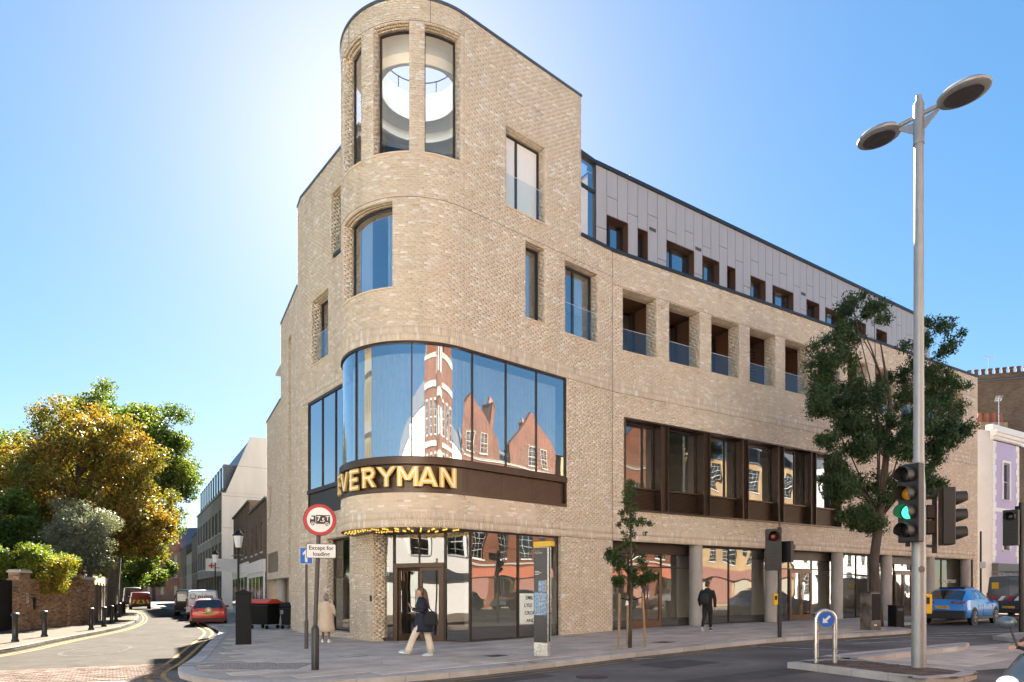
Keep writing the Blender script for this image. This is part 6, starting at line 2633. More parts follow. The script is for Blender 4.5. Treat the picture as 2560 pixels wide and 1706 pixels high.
# setts in the mouth of the side street
st = thing('sett_strip', 'strip of worn pinkish setts across the mouth of the side street', 'paving')
st['kind'] = 'structure'
del st['category'], st['label']
quad_ = [gat(px, py, .115) for px, py in ((-60, 1680), (440, 1658), (400, 1700), (-60, 1712))]
qp = [(p.x, p.y) for p in quad_]
sb = MB()
big = []
for i in range(-80, 80):
    for j in range(-40, 60):
        c = Vector((-9.0, 12.5)) + Vector((.97, .24)) * (i * .21 + (j % 2) * .1) + Vector((-.24, .97)) * (j * .11)
        q = [c + Vector((.97, .24)) * a + Vector((-.24, .97)) * b for a, b in ((-.1, -.051), (.1, -.051), (.1, .051), (-.1, .051))]
        if all(inside((p.x, p.y), qp) for p in q) and abs(c.x / c.y) < .86:
            big.append((c.length, q))
big.sort(key=lambda t: t[0])
sett_me = MB().box(-.1, .1, -.051, .051, -.03, 0).mesh('sett', mkpieces('sett_single', SETT, 1.0, 'object', .5, 60, .3, spec=.02), bevel=.012)
for k, (_, q) in enumerate(big):
    z = random.uniform(-.004, .004) - .108
    if k < 300:
        c = (q[0] + q[2]) / 2
        o = bpy.data.objects.new('sett', sett_me)
        link(o)
        o.location = (c.x, c.y, gz(c.x) + z)
        o.rotation_euler = (random.uniform(-.01, .01), random.uniform(-.01, .01), math.atan2(.24, .97))
        o.parent = st
    else:
        tq = [(p.x, p.y, gz(p.x) + z) for p in q]
        sb.hexa([(a, b, z_ - .03) for a, b, z_ in tq] + tq)
if sb.v:
    tag(sb.build('setts', M['sett'], st), kind='stuff')
sb = MB()

# white road markings
mb = MB()


def road_line(a, b, w):
    A, B = gat(*a, .12), gat(*b, .12)
    d = Vector((B.x - A.x, B.y - A.y)); n = Vector((-d.y, d.x)).normalized() * w / 2
    k = 6
    for i in range(k):
        p, q = Vector((A.x, A.y)) + d * i / k, Vector((A.x, A.y)) + d * (i + 1) / k
        mb.quad(*[(v.x, v.y, gz(v.x) - .113) for v in (p - n, q - n, q + n, p + n)])


for a, b, w in (((1868, 1616), (2120, 1628), .10), ((2115, 1602), (2300, 1590), .12), ((2320, 1585), (2560, 1577), .12), ((2300, 1591), (2560, 1583), .12), ((2130, 1610), (2280, 1603), .1), ((2310, 1594), (2440, 1597), .1), ((1560, 1580 + 70), (1640, 1646), .1)):
    road_line(a, b, w)
tag(mb.build('white_lines', M['wline']), kind='structure')
# faded 20 roundel on the side street
mb = MB()
rc_ = gat(243, 1627, .12)
u_, v_ = Vector((-.30, .95)), Vector((.95, .30))
ring = []
for k in range(40):
    a = 2 * math.pi * k / 40
    ring.append((Vector((rc_.x, rc_.y)) + u_ * math.cos(a) * 2.0 + v_ * math.sin(a) * .85, Vector((rc_.x, rc_.y)) + u_ * math.cos(a) * 1.8 + v_ * math.sin(a) * .72))
for k in range(40):
    a, b = ring[k], ring[(k + 1) % 40]
    mb.quad(*[(p.x, p.y, gz(p.x) - .1115) for p in (a[0], b[0], b[1], a[1])])
tag(mb.build('road_roundel', M['fline']), kind='structure')
# ------------------------------------------------------------------ vehicles (local: +Y forward, X across)
M['tyre'] = mk('tyre', (.015, .015, .015), .8, var=.1)
M['rim'] = mk('rim', (.22, .22, .22), .35, metal=.8, var=.1)
M['plate_y'] = mk('plate_yellow', (.75, .45, .03), .45, var=.03)
M['tail'] = mk('tail_lamp', (.30, .01, .01), .2, var=0)
M['trim'] = mk('dark_trim', (.02, .02, .02), .55, var=.1)
M['car_glass'] = mk('car_glass', (.018, .022, .026), .06, var=0, spec=.8)


def paint(name, col, metal=.2):
    return mk(name, col, .35, metal=metal, var=.03, coat=.5)


def section(st):
    y, zb, zm, zl, zr, hw, hr = st
    return [Vector((0, y, zb)), Vector((hw * .78, y, zb)), Vector((hw * .96, y, zb + .06)), Vector((hw, y, (zb + zm) / 2)), Vector((hw, y, zm)), Vector((hw * .97, y, zl)), Vector((hr, y, zr - .07)), Vector((hr * .82, y, zr - .015)), Vector((0, y, zr))]


def car_rings(stations):
    rs = []
    for st in stations:
        h = section(st)
        rs.append(h + [Vector((-p.x, p.y, p.z)) for p in reversed(h[1:-1])])
    return rs


def car_body(stations, skip=()):
    """lofted body; skip = station intervals whose upper faces are glass"""
    rs = car_rings(stations)
    mb = MB().rings(rs)
    n = len(rs[0])
    gl = {}
    keep_f, keep_m = [], []
    for k, f in enumerate(mb.f):
        i, j = divmod(k, n)
        if k < n * (len(rs) - 1) and i in skip and j in (6, 7, 8, 9):
            gl.setdefault(i, []).append(f)
            continue
        keep_f.append(f); keep_m.append(0)
    out = MB()
    out.v, out.f, out.m = mb.v, keep_f, keep_m
    g = MB()
    g.v = mb.v
    g.f = [f for v in gl.values() for f in v]
    g.m = [0] * len(g.f)
    return out, g


def interp(stations, y):
    for a, b in zip(stations, stations[1:]):
        if a[0] <= y <= b[0]:
            t = (y - a[0]) / (b[0] - a[0])
            return [p + (q - p) * t for p, q in zip(a, b)]
    return list(stations[-1])


def side_x(stations, y, z):
    s_ = interp(stations, y)
    zl, zt, hw, hr = s_[3], s_[4] - .07, s_[5] * .97, s_[6]
    t = min(1, max(0, (z - zl) / max(.01, zt - zl)))
    return hw + (hr - hw) * t


def wheel(root, x, y, r, w=.2, spokes=5):
    Mx = Matrix.Translation((x, y, r)) @ Matrix.Rotation(rad(90), 4, 'Y')
    t = put('wheel', MB().lathe([(r * .62, -w / 2), (r * .93, -w / 2), (r, -w * .35), (r, w * .35), (r * .93, w / 2), (r * .62, w / 2)], 26, (0, 0, 0), 0, True, Mx).mesh('wheel', M['tyre'], smooth=True, auto=40), root, False)
    sgn_ = 1 if x > 0 else -1
    rb = MB().lathe([(r * .62, 0), (r * .64, .012), (r * .55, .012), (r * .5, -.03)], 24, (0, 0, 0), 0, False, Mx @ Matrix.Translation((0, 0, sgn_ * w / 2)))
    for k in range(spokes):
        a = 2 * math.pi * k / spokes
        rb.box(.02, r * .57, -.03, .03, -.02, .012, 0, Mx @ Matrix.Translation((0, 0, sgn_ * w / 2)) @ Matrix.Rotation(a, 4, 'Z'))
    rb.lathe([(.05, .0), (.05, .016)], 12, (0, 0, 0), 0, True, Mx @ Matrix.Translation((0, 0, sgn_ * w / 2)))
    put('rim', rb.mesh('rim', M['rim'], smooth=True, auto=30), t, False)
    return t


def arch(root, x, y, r, m_):
    Mx = Matrix.Translation((x, y, r * .92)) @ Matrix.Rotation(rad(90), 4, 'Y')
    put('wheel_arch', MB().lathe([(r * 1.16, -.012), (r * 1.16, .008)], 26, (0, 0, 0), 0, True, Mx).mesh('wheel_arch', m_, smooth=True, auto=40), root, False)


def side_glass(root, stations, poly, name='side_window'):
    for sgn_ in (1, -1):
        mb = MB()
        a = [Vector((sgn_ * (side_x(stations, y, z) + .008), y, z)) for y, z in poly]
        b = [p - Vector((sgn_ * .02, 0, 0)) for p in a]
        mb.rings([a, b])
        put(name, mb.mesh(name, M['car_glass']), root, False)


def make_car(name, label, loc, rz, col, stations, wheels, rw, glass_polys, rear_glass, plate, plate_z, tail, extra=None, group=None, hw=.86, cat='car', skip=(1, 2, 6)):
    t = thing(name, label, cat, loc, rz, group)
    bd, gl = car_body(stations, skip)
    body = put('body', bd.mesh('body', col, smooth=True, auto=28), t, False)
    put('screen', gl.mesh('screen', M['car_glass'], smooth=True, auto=20), t, False)
    y0 = stations[0][0]
    for y in wheels:
        for sx_ in (-1, 1):
            arch(t, sx_ * (interp(stations, y)[5] + .0), y, rw, M['trim'])
            wheel(t, sx_ * (interp(stations, y)[5] - .085), y, rw)
    for pl in glass_polys:
        side_glass(t, stations, pl)
    for sx_ in (-1, 1):
        for y_ in (stations[-1][0] * .42, -.30, stations[0][0] * .42):
            x_ = interp(stations, y_)[5]
            put('door_gap', MB().box(sx_ * x_ - .004, sx_ * x_ + .004, y_ - .005, y_ + .005, .38, .90).mesh('door_gap', M['trim']), t, False)
        for y_ in (-.5, .35):
            x_ = interp(stations, y_)[5]
            put('door_handle', MB().box(min(sx_ * x_, sx_ * (x_ + .025)), max(sx_ * x_, sx_ * (x_ + .025)), y_ - .09, y_ + .02, .80, .83).mesh('door_handle', col), t, False)
    # bumper, plate, lamps
    put('bumper', MB().box(-hw * .92, hw * .92, y0 - .03, y0 + .15, .26, .42).mesh('bumper', M['trim'], bevel=.02), t, False)
    pm = put('number_plate', MB().box(-.26, .26, y0 - .05, y0 - .028, plate_z, plate_z + .115).mesh('number_plate', M['plate_y']), t, False)
    q = put('lettering', text_mesh(plate, .105, ink, .001, .001), pm, False)
    q.matrix_basis = frame_mat(Vector((0, y0 - .053, plate_z + .057)), (1, 0, 0), (0, -1, 0))
    for sx_ in (-1, 1):
        x0, x1, z0_, z1_ = tail
        put('tail_lamp', MB().box(min(sx_ * x0, sx_ * x1), max(sx_ * x0, sx_ * x1), y0 - .012, y0 + .22, z0_, z1_).mesh('tail_lamp', M['tail'], bevel=.012), t, False)
        put('door_mirror', MB().ell((sx_ * (hw + .05), stations[-1][0] * .42, .99), (.1, .05, .065), 10, 6).mesh('door_mirror', col, smooth=True), t, False)
    return t


HATCH = [(-2.0, .34, .62, .80, .86, .76, .62), (-1.95, .22, .60, .90, .97, .83, .70), (-1.80, .20, .60, .93, 1.12, .86, .66), (-1.5, .20, .62, .95, 1.385, .875, .60), (-.9, .20, .62, .95, 1.44, .88, .61), (-.2, .20, .62, .94, 1.45, .88, .61), (.4, .20, .62, .93, 1.37, .88, .60), (.95, .20, .62, .93, 1.02, .87, .66), (1.1, .20, .62, .90, .96, .86, .7), (1.7, .2, .6, .80, .85, .82, .66), (2.0, .3, .52, .62, .66, .7, .5)]
rdir = Vector((-.40, .917))
rz_l = math.atan2(rdir.y, rdir.x) - math.pi / 2
p = gat(521, 1566, .12)
c = Vector((p.x, p.y)) + rdir * 2.0
hc = make_car('hatchback', 'orange red hatchback with round emblem and stickers parked in the side street', (c.x, c.y, p.z), rz_l, paint('red_paint', (.50, .035, .012)), HATCH, (-1.28, 1.28), .31,
              [[(-1.42, .98), (-.55, .98), (-.55, 1.34), (-1.15, 1.33)], [(-.48, .98), (.75, .97), (.35, 1.28), (-.2, 1.36), (-.48, 1.35)]], ((.60, -1.925, .99), (.50, -1.52, 1.345)), 'DK22 FYR', .60, (.50, .80, .80, .93), hw=.86)
put('emblem', MB().lathe([(.16, 0), (.16, .012)], 24, (0, 0, 0), 0, True, frame_mat(Vector((0, -2.0, .84)), (1, 0, 0), (0, -1, 0))).mesh('emblem', mk('emblem_olive', (.45, .36, .05), .4, var=0)), hc, False)
put('emblem_centre', MB().lathe([(.09, .012), (.09, .018)], 20, (0, 0, 0), 0, True, frame_mat(Vector((0, -2.0, .84)), (1, 0, 0), (0, -1, 0))).mesh('emblem_centre', M['white']), hc, False)
for x_, w_, cc in ((.33, .22, (.08, .45, .12)), (-.4, .14, (.5, .55, .6)), (.05, .25, (.06, .40, .15))):
    put('sticker', MB().box(x_ - w_ / 2, x_ + w_ / 2, -2.012, -1.99, .70 if w_ == .25 else .74, .76 if w_ == .25 else .79).mesh('sticker', mk('st_%d' % int(x_ * 100), cc, .4, var=0)), hc, False)

SUV = [(-2.32, .42, .70, .92, 1.0, .80, .66), (-2.26, .30, .70, 1.02, 1.10, .90, .72), (-2.08, .26, .70, 1.06, 1.20, .94, .70), (-1.55, .24, .72, 1.07, 1.50, .95, .64), (-1.0, .24, .72, 1.05, 1.60, .95, .64), (-.2, .24, .72, 1.03, 1.62, .94, .65), (.5, .24, .72, 1.02, 1.50, .94, .63), (1.15, .24, .72, 1.02, 1.10, .94, .72), (1.35, .24, .72, 1.0, 1.05, .94, .74), (2.05, .26, .7, .92, .96, .90, .70), (2.38, .36, .6, .75, .8, .78, .55)]
fdv = Vector((.775, .632))
rz_b = math.atan2(fdv.y, fdv.x) - math.pi / 2
p = gat(2436, 1563, .12)
q = gat(2489, 1558, .12)
c = Vector(((p.x + q.x) / 2, (p.y + q.y) / 2)) + Vector((-fdv.y, fdv.x)) * .93
bc = make_car('blue_car', 'bright blue coupe style SUV parked beyond the lamp column', (c.x, c.y, gz(c.x) - .12), rz_b, paint('blue_paint', (.008, .22, .70), 0.0), SUV, (-1.48, 1.48), .37,
              [[(-1.45, 1.12), (-.35, 1.10), (-.35, 1.50), (-.95, 1.49)], [(-.28, 1.10), (.95, 1.07), (.45, 1.38), (-.28, 1.51)]], ((.70, -2.13, 1.15), (.56, -1.5, 1.50)), 'LD22 HDH', .70, (.30, .84, .93, 1.01), hw=.94)
put('lower_cladding', MB().box(-.86, .86, -2.36, -2.0, .28, .62).mesh('lower_cladding', M['trim'], bevel=.04), bc, False)
for sx_ in (-1, 1):
    put('sill_cladding', MB().box(sx_ * .90 - .05, sx_ * .90 + .055, -1.0, 1.0, .24, .38).mesh('sill_cladding', M['trim'], bevel=.02), bc, False)
    for k in range(3):
        put('lamp_bar', MB().box(sx_ * (.50 + k * .11) - .022, sx_ * (.50 + k * .11) + .022, -2.345, -2.30, .90, 1.03).mesh('lamp_bar', M['coping'], bevel=.008), bc, False)
put('roof_panel', MB().box(-.5, .5, -1.2, .1, 1.585, 1.635).mesh('roof_panel', M['trim'], bevel=.02), bc, False)
put('aerial_fin', MB().prism([(-1.3, 1.57), (-1.1, 1.62), (-1.18, 1.68)], -.02, .02, 0, Matrix(((0, 0, 1, 0), (1, 0, 0, 0), (0, 1, 0, 0), (0, 0, 0, 1)))).mesh('aerial_fin', M['trim']), bc, False)


def make_van(name, label, loc, rz, col, L_=4.9, H=1.95, W_=1.92, rear_win=False, cat='van', chev=None, plate='LR19 XTB', windows_dark=True):
    t = thing(name, label, cat, loc, rz)
    h = W_ / 2
    st_ = [(-L_ / 2, .45, .8, 1.05, H - .12, h * .93, h * .80), (-L_ / 2 + .06, .32, .8, 1.1, H - .05, h * .98, h * .84), (-L_ / 2 + .3, .30, .8, 1.1, H, h, h * .86), (L_ * .12, .30, .8, 1.1, H, h, h * .86), (L_ * .22, .3, .8, 1.1, H - .12, h, h * .84), (L_ * .36, .3, .8, 1.08, 1.18, h, h * .8), (L_ * .46, .3, .7, .98, 1.04, h * .95, h * .75), (L_ / 2, .4, .62, .75, .8, h * .8, h * .6)]
    bd, gl = car_body(st_, (4,))
    put('body', bd.mesh('body', col, smooth=True, auto=28), t, False)
    put('windscreen', gl.mesh('windscreen', M['car_glass'], smooth=True, auto=20), t, False)
    for y in (-L_ * .31, L_ * .33):
        for sx_ in (-1, 1):
            arch(t, sx_ * h, y, .33, M['trim'])
            wheel(t, sx_ * (h - .09), y, .33)
    side_glass(t, st_, [(L_ * .02, 1.18), (L_ * .28, 1.18), (L_ * .2, H - .35), (L_ * .02, H - .25)])
    y0 = -L_ / 2
    put('bumper', MB().box(-h * .95, h * .95, y0 - .06, y0 + .15, .32, .52).mesh('bumper', M['trim'], bevel=.03), t, False)
    put('door_gap', MB().box(-.006, .006, y0 - .012, y0 + .02, .55, H - .14).mesh('door_gap', M['trim']), t, False)
    if rear_win:
        for sx_ in (-1, 1):
            put('rear_screen', MB().box(sx_ * h * .42 - h * .34, sx_ * h * .42 + h * .34, y0 - .012, y0 + .03, 1.12, H - .3).mesh('rear_screen', M['car_glass'], bevel=.01), t, False)
    for sx_ in (-1, 1):
        put('tail_lamp', MB().box(sx_ * h * .90 - .05, sx_ * h * .90 + .05, y0 - .02, y0 + .12, .85, 1.35).mesh('tail_lamp', M['tail'], bevel=.015), t, False)
        put('door_mirror', MB().ell((sx_ * (h + .12), L_ * .27, 1.25), (.1, .05, .13), 10, 6).mesh('door_mirror', M['trim'], smooth=True), t, False)
    pm = put('number_plate', MB().box(-.26, .26, y0 - .085, y0 - .062, .56, .67).mesh('number_plate', M['plate_y']), t, False)
    q_ = put('lettering', text_mesh(plate, .10, ink, .001, .001), pm, False)
    q_.matrix_basis = frame_mat(Vector((0, y0 - .088, .615)), (1, 0, 0), (0, -1, 0))
    if chev:
        ca, cb_ = chev
        for sx_ in (-1, 1):
            for k in range(4):
                a = .05 + k * h * .23
                pts = [(sx_ * a, 1.02), (sx_ * (a + h * .2), 1.02), (sx_ * min(h * .95, a + h * .2 + .18), .62), (sx_ * min(h * .95, a + .18), .62)]
                put('chevron', MB().prism(pts, 0, .006, 0, frame_mat(Vector((0, y0 - .012, 0)), (1, 0, 0), (0, -1, 0))).mesh('chevron', ca if k % 2 == 0 else cb_), t, False)
    return t


p = gat(506, 1550, .12)
c = Vector((p.x, p.y)) + rdir * 2.5
pv = make_van('delivery_van', 'silver grey delivery van lettered pulse parked ahead of the red hatchback', (c.x, c.y, p.z), rz_l, paint('silver_paint', (.60, .62, .65), .1), L_=5.0, H=1.95)
lg = put('lettering', text_mesh('pulse', .42, ink, .002, .008), pv, False)
lg.matrix_basis = frame_mat(Vector((.18, -2.53, 1.5)), (1, 0, 0), (0, -1, 0))
lg = put('logo_ring', MB().tube([(.16 * math.cos(a), 0, .16 * math.sin(a)) for a in [2 * math.pi * k / 20 for k in range(21)]], .018, 6).mesh('logo_ring', ink), pv, False)
lg.location = (-.55, -2.53, 1.53)
p = gat(470, 1541, .12)
c = Vector((p.x, p.y)) + rdir * 2.6
make_van('parked_van', 'dark van half hidden ahead of the silver van', (c.x, c.y, p.z), rz_l, paint('dark_van_paint', (.02, .02, .022)), H=2.0, rear_win=True)
ldir = Vector((-.53, .848))
rz_f = math.atan2(ldir.y, ldir.x) - math.pi / 2
p = gat(352, 1524, .12)
c = Vector((p.x, p.y)) + ldir * 2.2
make_van('post_van', 'dark red van with yellow chevrons on its rear doors', (c.x, c.y, p.z), rz_f, paint('post_red', (.20, .012, .015)), L_=4.4, H=1.85, W_=1.9, chev=(mk('chev_y', (.55, .62, .05), .5, var=0), mk('chev_r', (.45, .03, .03), .5, var=0)))
p = gat(334, 1519, .12)
c = Vector((p.x, p.y)) + ldir * 5.5
make_van('parked_van', 'tall dark grey van with pale rear glass beyond the red van', (c.x, c.y, p.z), rz_f, paint('grey_van', (.05, .055, .06)), L_=5.4, H=2.45, W_=2.0, rear_win=True)
p = gat(413, 1501, .12)
make_van('parked_van', 'small white van far down the side street', (p.x, p.y + 6, p.z), 0, paint('white_van', (.55, .55, .54)), H=2.2)
p = gat(2522, 1549, .12)
c = Vector((p.x, p.y)) + fdv * 2.6
tv = make_van('work_van', 'dark blue grey works van with roof rack at the right edge', (c.x, c.y, gz(c.x) - .12), rz_b, paint('works_van', (.05, .065, .095)), L_=5.2, H=2.25, W_=2.0, plate='HN58 VCG')
put('warning_plate', MB().box(-.72, -.42, -2.625, -2.60, 1.55, 1.88).mesh('warning_plate', M['yellow']), tv, False)
for k in range(5):
    put('warning_stripe', MB().prism([(-.8 + k * .34, .95), (-.62 + k * .34, .95), (-.45 + k * .34, 1.18), (-.63 + k * .34, 1.18)], 0, .008, 0, frame_mat(Vector((0, -2.62, 0)), (1, 0, 0), (0, -1, 0))).mesh('warning_stripe', SIGNRED if k % 2 == 0 else SIGNWHITE), tv, False)
rk = MB()
for x_ in (-.8, .8):
    rk.tube([(x_, -2.3, 2.45), (x_, 1.0, 2.45)], .025, 6)
for y_ in (-2.3, -1.2, -.1, 1.0):
    rk.tube([(-.8, y_, 2.45), (.8, y_, 2.45)], .025, 6)
    for x_ in (-.8, .8):
        rk.tube([(x_, y_, 2.2), (x_, y_, 2.45)], .02, 6)
put('roof_rack', rk.mesh('roof_rack', M['galv']), tv, False)
# cars parked on the opposite kerb, seen in the shop glass
for k, (t_, cc, lb) in enumerate(((30, (.02, .02, .025), 'black hatchback parked opposite, seen in the shop glass'), (36, (.03, .05, .12), 'dark blue hatchback parked opposite, seen in the shop glass'), (42, (.1, .1, .1), 'dark grey hatchback parked opposite, seen in the shop glass'), (24, (.05, .02, .02), 'maroon hatchback parked opposite, seen in the shop glass'))):
    px_, py_ = O_ + ud * t_ + np.array((-.5145, .8575)) * 4.2
    make_car('parked_car', lb, (float(px_), float(py_), gz(float(px_)) - .12), math.atan2(ud[1], ud[0]) + math.pi / 2, paint('opp_%d' % k, cc), HATCH, (-1.28, 1.28), .31,
             [[(-1.42, .98), (-.55, .98), (-.55, 1.34), (-1.15, 1.33)], [(-.48, .98), (.75, .97), (.35, 1.28), (-.2, 1.36), (-.48, 1.35)]], ((.60, -1.925, .99), (.50, -1.52, 1.345)), 'LB20 KWE', .60, (.50, .80, .80, .93), group='cars parked along the opposite kerb')
# ------------------------------------------------------------------ people
M['skin'] = mk('skin', (.50, .30, .21), .55, var=.05)
M['skin_d'] = mk('skin_dark', (.20, .10, .06), .55, var=.05)


def skin_mesh(name, chains, mat_, sub=1):
    """continuous surface grown round joint chains: chains of (point, radius) that share end points"""
    vid, V, Rr, E = {}, [], [], []
    for ch in chains:
        last = None
        for (p, r) in ch:
            k = tuple(round(c, 4) for c in p)
            if k not in vid:
                vid[k] = len(V)
                V.append(p)
                Rr.append(r)
            i = vid[k]
            if last is not None and last != i:
                E.append((last, i))
            last = i
    me = bpy.data.meshes.new(name)
    me.from_pydata(V, E, [])
    ob = bpy.data.objects.new(name, me)
    COL.objects.link(ob)
    md = ob.modifiers.new('skin', 'SKIN')
    md.use_smooth_shade = True
    if not me.skin_vertices:
        bpy.context.view_layer.objects.active = ob
    for i, sv_ in enumerate(me.skin_vertices[0].data):
        sv_.radius = (Rr[i], Rr[i])
        sv_.use_root = (i == 0)
    s2 = ob.modifiers.new('sub', 'SUBSURF')
    s2.levels = sub
    dg = bpy.context.evaluated_depsgraph_get()
    dg.update()
    out = bpy.data.meshes.new_from_object(ob.evaluated_get(dg))
    bpy.data.objects.remove(ob)
    out.materials.clear()
    out.materials.append(mat_)
    out.polygons.foreach_set('use_smooth', [True] * len(out.polygons))
    return out


def loft(secs, n=20, wob=0.0, seed=0):
    """garment: (centre, rx, ry) ellipses from bottom to top with soft folds"""
    rs = []
    for i, (c, rx, ry) in enumerate(secs):
        ring = []
        for k in range(n):
            a = 2 * math.pi * k / n
            f = 1 + wob * math.sin(a * 5 + seed + i * .25) * (1 - i / len(secs))
            ring.append(Vector((c[0] + rx * f * math.cos(a), c[1] + ry * f * math.sin(a), c[2])))
        rs.append(ring)
    return MB().rings(rs)


def hand_chains(wrist, d, side, r=.0085, curl=.4):
    """palm and five fingers from the wrist along d; side = across the palm"""
    w = Vector(wrist)
    d = Vector(d).normalized()
    s_ = Vector(side).normalized()
    nrm = d.cross(s_).normalized()
    palm = w + d * .075
    ch = [[(tuple(w), .022), (tuple(palm), .027)]]
    for k, ln in enumerate((.062, .072, .068, .052)):
        o = (k - 1.5) * .019
        a = palm + s_ * o + d * .015
        b = a + d * ln * .5 + nrm * .01 * curl
        e = b + (d * math.cos(curl) + nrm * math.sin(curl)).normalized() * ln * .5
        ch.append([(tuple(palm), .027), (tuple(a), .010), (tuple(b), .0088), (tuple(e), .007)])
    t0 = w + d * .03 - s_ * .028
    t1 = t0 + (d - s_ * .7).normalized() * .04
    t2 = t1 + (d * .9 - s_ * .2 + nrm * .3).normalized() * .03
    ch.append([(tuple(w + d * .0), .022), (tuple(t0), .012), (tuple(t1), .010), (tuple(t2), .008)])
    return ch


def head(root, c, facing, skin, hairm, r=.098, long_hair=False, back=False, hair_tail=None):
    """head with face: c = centre, facing = unit vector"""
    f = Vector(facing).normalized()
    a = math.atan2(f.y, f.x)
    Rm = Matrix.Rotation(a, 3, 'Z')
    mb = MB()
    rs = []
    prof = [(-.125, .03, .045, .02), (-.11, .045, .06, .025), (-.075, .062, .078, .014), (-.03, .072, .090, .004), (.02, .076, .097, -.004), (.065, .070, .090, -.010), (.10, .045, .060, -.012), (.118, .015, .02, -.012)]
    for z, ry, rx, off in prof:
        rs.append([Vector(c) + Rm @ Vector((off + rx * math.cos(t), ry * math.sin(t), z)) for t in [2 * math.pi * k / 18 for k in range(18)]])
    mb.rings(rs)
    h = mb.build('head', skin, root, smooth=True)
    nb = MB()
    q = [Vector(c) + Rm @ Vector(v) for v in ((.088, -.013, -.03), (.088, .013, -.03), (.088, 0, .025), (.118, 0, -.022))]
    nb.add(q, [(0, 1, 3), (1, 2, 3), (2, 0, 3), (0, 2, 1)])
    nb.build('nose', skin, h)
    eye = bpy.data.materials.get('eye') or mk('eye', (.03, .02, .015), .3, var=0)
    lip = bpy.data.materials.get('lip') or mk('lip', (.35, .11, .09), .5, var=0)
    for s_ in (-1, 1):
        MB().ell(Vector(c) + Rm @ Vector((.082, s_ * .031, .012)), (.011, .011, .007), 8, 6).build('eye', eye, h, smooth=True)
        MB().ell(Vector(c) + Rm @ Vector((-.005, s_ * .078, -.01)), (.018, .010, .03), 8, 6, 0, Rm.to_4x4().to_3x3()).build('ear', skin, h, smooth=True)
        MB().ell(Vector(c) + Rm @ Vector((.088, s_ * .031, .030)), (.006, .017, .004), 8, 6, 0, Rm).build('eyebrow', hairm, h, smooth=True)
    MB().ell(Vector(c) + Rm @ Vector((.083, 0, -.062)), (.012, .024, .008), 8, 6, 0, Rm).build('mouth', lip, h, smooth=True)
    hb = MB()
    rs = []
    for z, ry, rx, off in ((-.07, .066, .050, -.055), (-.03, .082, .075, -.035), (.02, .086, .098, -.018), (.06, .082, .104, -.014), (.10, .062, .080, -.014), (.128, .03, .04, -.014), (.134, .008, .01, -.014)):
        rs.append([Vector(c) + Rm @ Vector((off + rx * math.cos(t) * (1 if math.cos(t) < 0 or z > .045 else .45), ry * math.sin(t), z + .004 * math.sin(t * 7))) for t in [2 * math.pi * k / 22 for k in range(22)]])
    hb.rings(rs)
    if hair_tail:
        hb.tube([Vector(c) + Rm @ Vector(v) for v in hair_tail[0]], hair_tail[1], 12, sx=.6)
    hb.build('hair', hairm, h, smooth=True)
    return h


def shoe(root, p, d, col, sole):
    """p = heel on the ground, d = direction of the toe"""
    d = Vector(d).normalized()
    s_ = Vector((-d.y, d.x, 0)).normalized()
    up = d.cross(s_) if d.cross(s_).z > 0 else -d.cross(s_)
    P = Vector(p)

    def ring(t, w, h):
        c = P + d * t
        return [c - s_ * w, c - s_ * w * .9 + up * h * .6, c - s_ * w * .4 + up * h, c + s_ * w * .4 + up * h, c + s_ * w * .9 + up * h * .6, c + s_ * w]
    o = MB().rings([ring(0, .032, .085), ring(.06, .036, .10), ring(.12, .038, .075), ring(.19, .043, .052), ring(.245, .034, .035), ring(.265, .012, .018)]).build('shoe', col, root, smooth=True, auto=50)
    MB().rings([[q - up * .012 for q in (P + d * t - s_ * w, P + d * t + s_ * w)] + [q + up * .012 for q in (P + d * t + s_ * w, P + d * t - s_ * w)] for t, w in ((-.004, .034), (.1, .039), (.2, .045), (.25, .036), (.27, .01))]).build('sole', sole, o)


M['navy'] = mk('navy_coat', (.011, .013, .028), .8, var=.2, scale=20, bump=.1, bscale=300)
M['cream_cl'] = mk('cream_trousers', (.66, .58, .47), .85, var=.06, bump=.1, bscale=200)
M['beige'] = mk('beige_coat', (.62, .50, .36), .9, var=.06, bump=.12, bscale=120)
M['black_cl'] = mk('black_clothes', (.012, .012, .013), .85, var=.2, scale=15)
M['brownhair'] = mk('brown_hair', (.10, .05, .028), .55, var=.35, scale=40, stretch=(1, 1, .1))
M['greyhair'] = mk('grey_hair', (.33, .27, .23), .7, var=.35, scale=40)
M['auburn'] = mk('auburn_hair', (.07, .025, .015), .6, var=.3, scale=40)
M['shoe_b'] = mk('pale_blue_shoe', (.30, .48, .52), .5, var=.1)

# woman in navy coat striding left past the entrance
g = gat(1056, 1640)
w_ = thing('person', 'woman in dark navy coat and cream trousers striding left with black tote bag', 'person', g)
G = Vector(g)


def P(x, y, z):
    return tuple(G + Vector((x, y, z)))


pel = P(.02, 0, .92)
chest = P(-.02, 0, 1.25)
neck = P(-.03, 0, 1.44)
ch = [[(pel, .11), (P(0, 0, 1.08), .10), (chest, .12), (neck, .05), (P(-.04, 0, 1.50), .05)]]
ch += [[(pel, .11), (P(-.02, -.09, .88), .085), (P(-.20, -.09, .50), .060), (P(-.33, -.09, .12), .042), (P(-.37, -.09, .07), .04)]]
ch += [[(pel, .11), (P(.04, .09, .88), .085), (P(.12, .09, .50), .060), (P(.20, .09, .10), .042), (P(.17, .09, .05), .04)]]
hn1, hn2 = P(-.26, -.10, 1.20), P(-.21, .10, 1.06)
ch += [[(chest, .12), (P(.0, -.17, 1.36), .055), (P(.06, -.21, 1.12), .042), (P(-.14, -.16, 1.10), .036), (hn1, .022)]]
ch += [[(chest, .12), (P(.0, .17, 1.36), .055), (P(.05, .21, 1.10), .042), (P(-.10, .15, 1.03), .036), (hn2, .022)]]
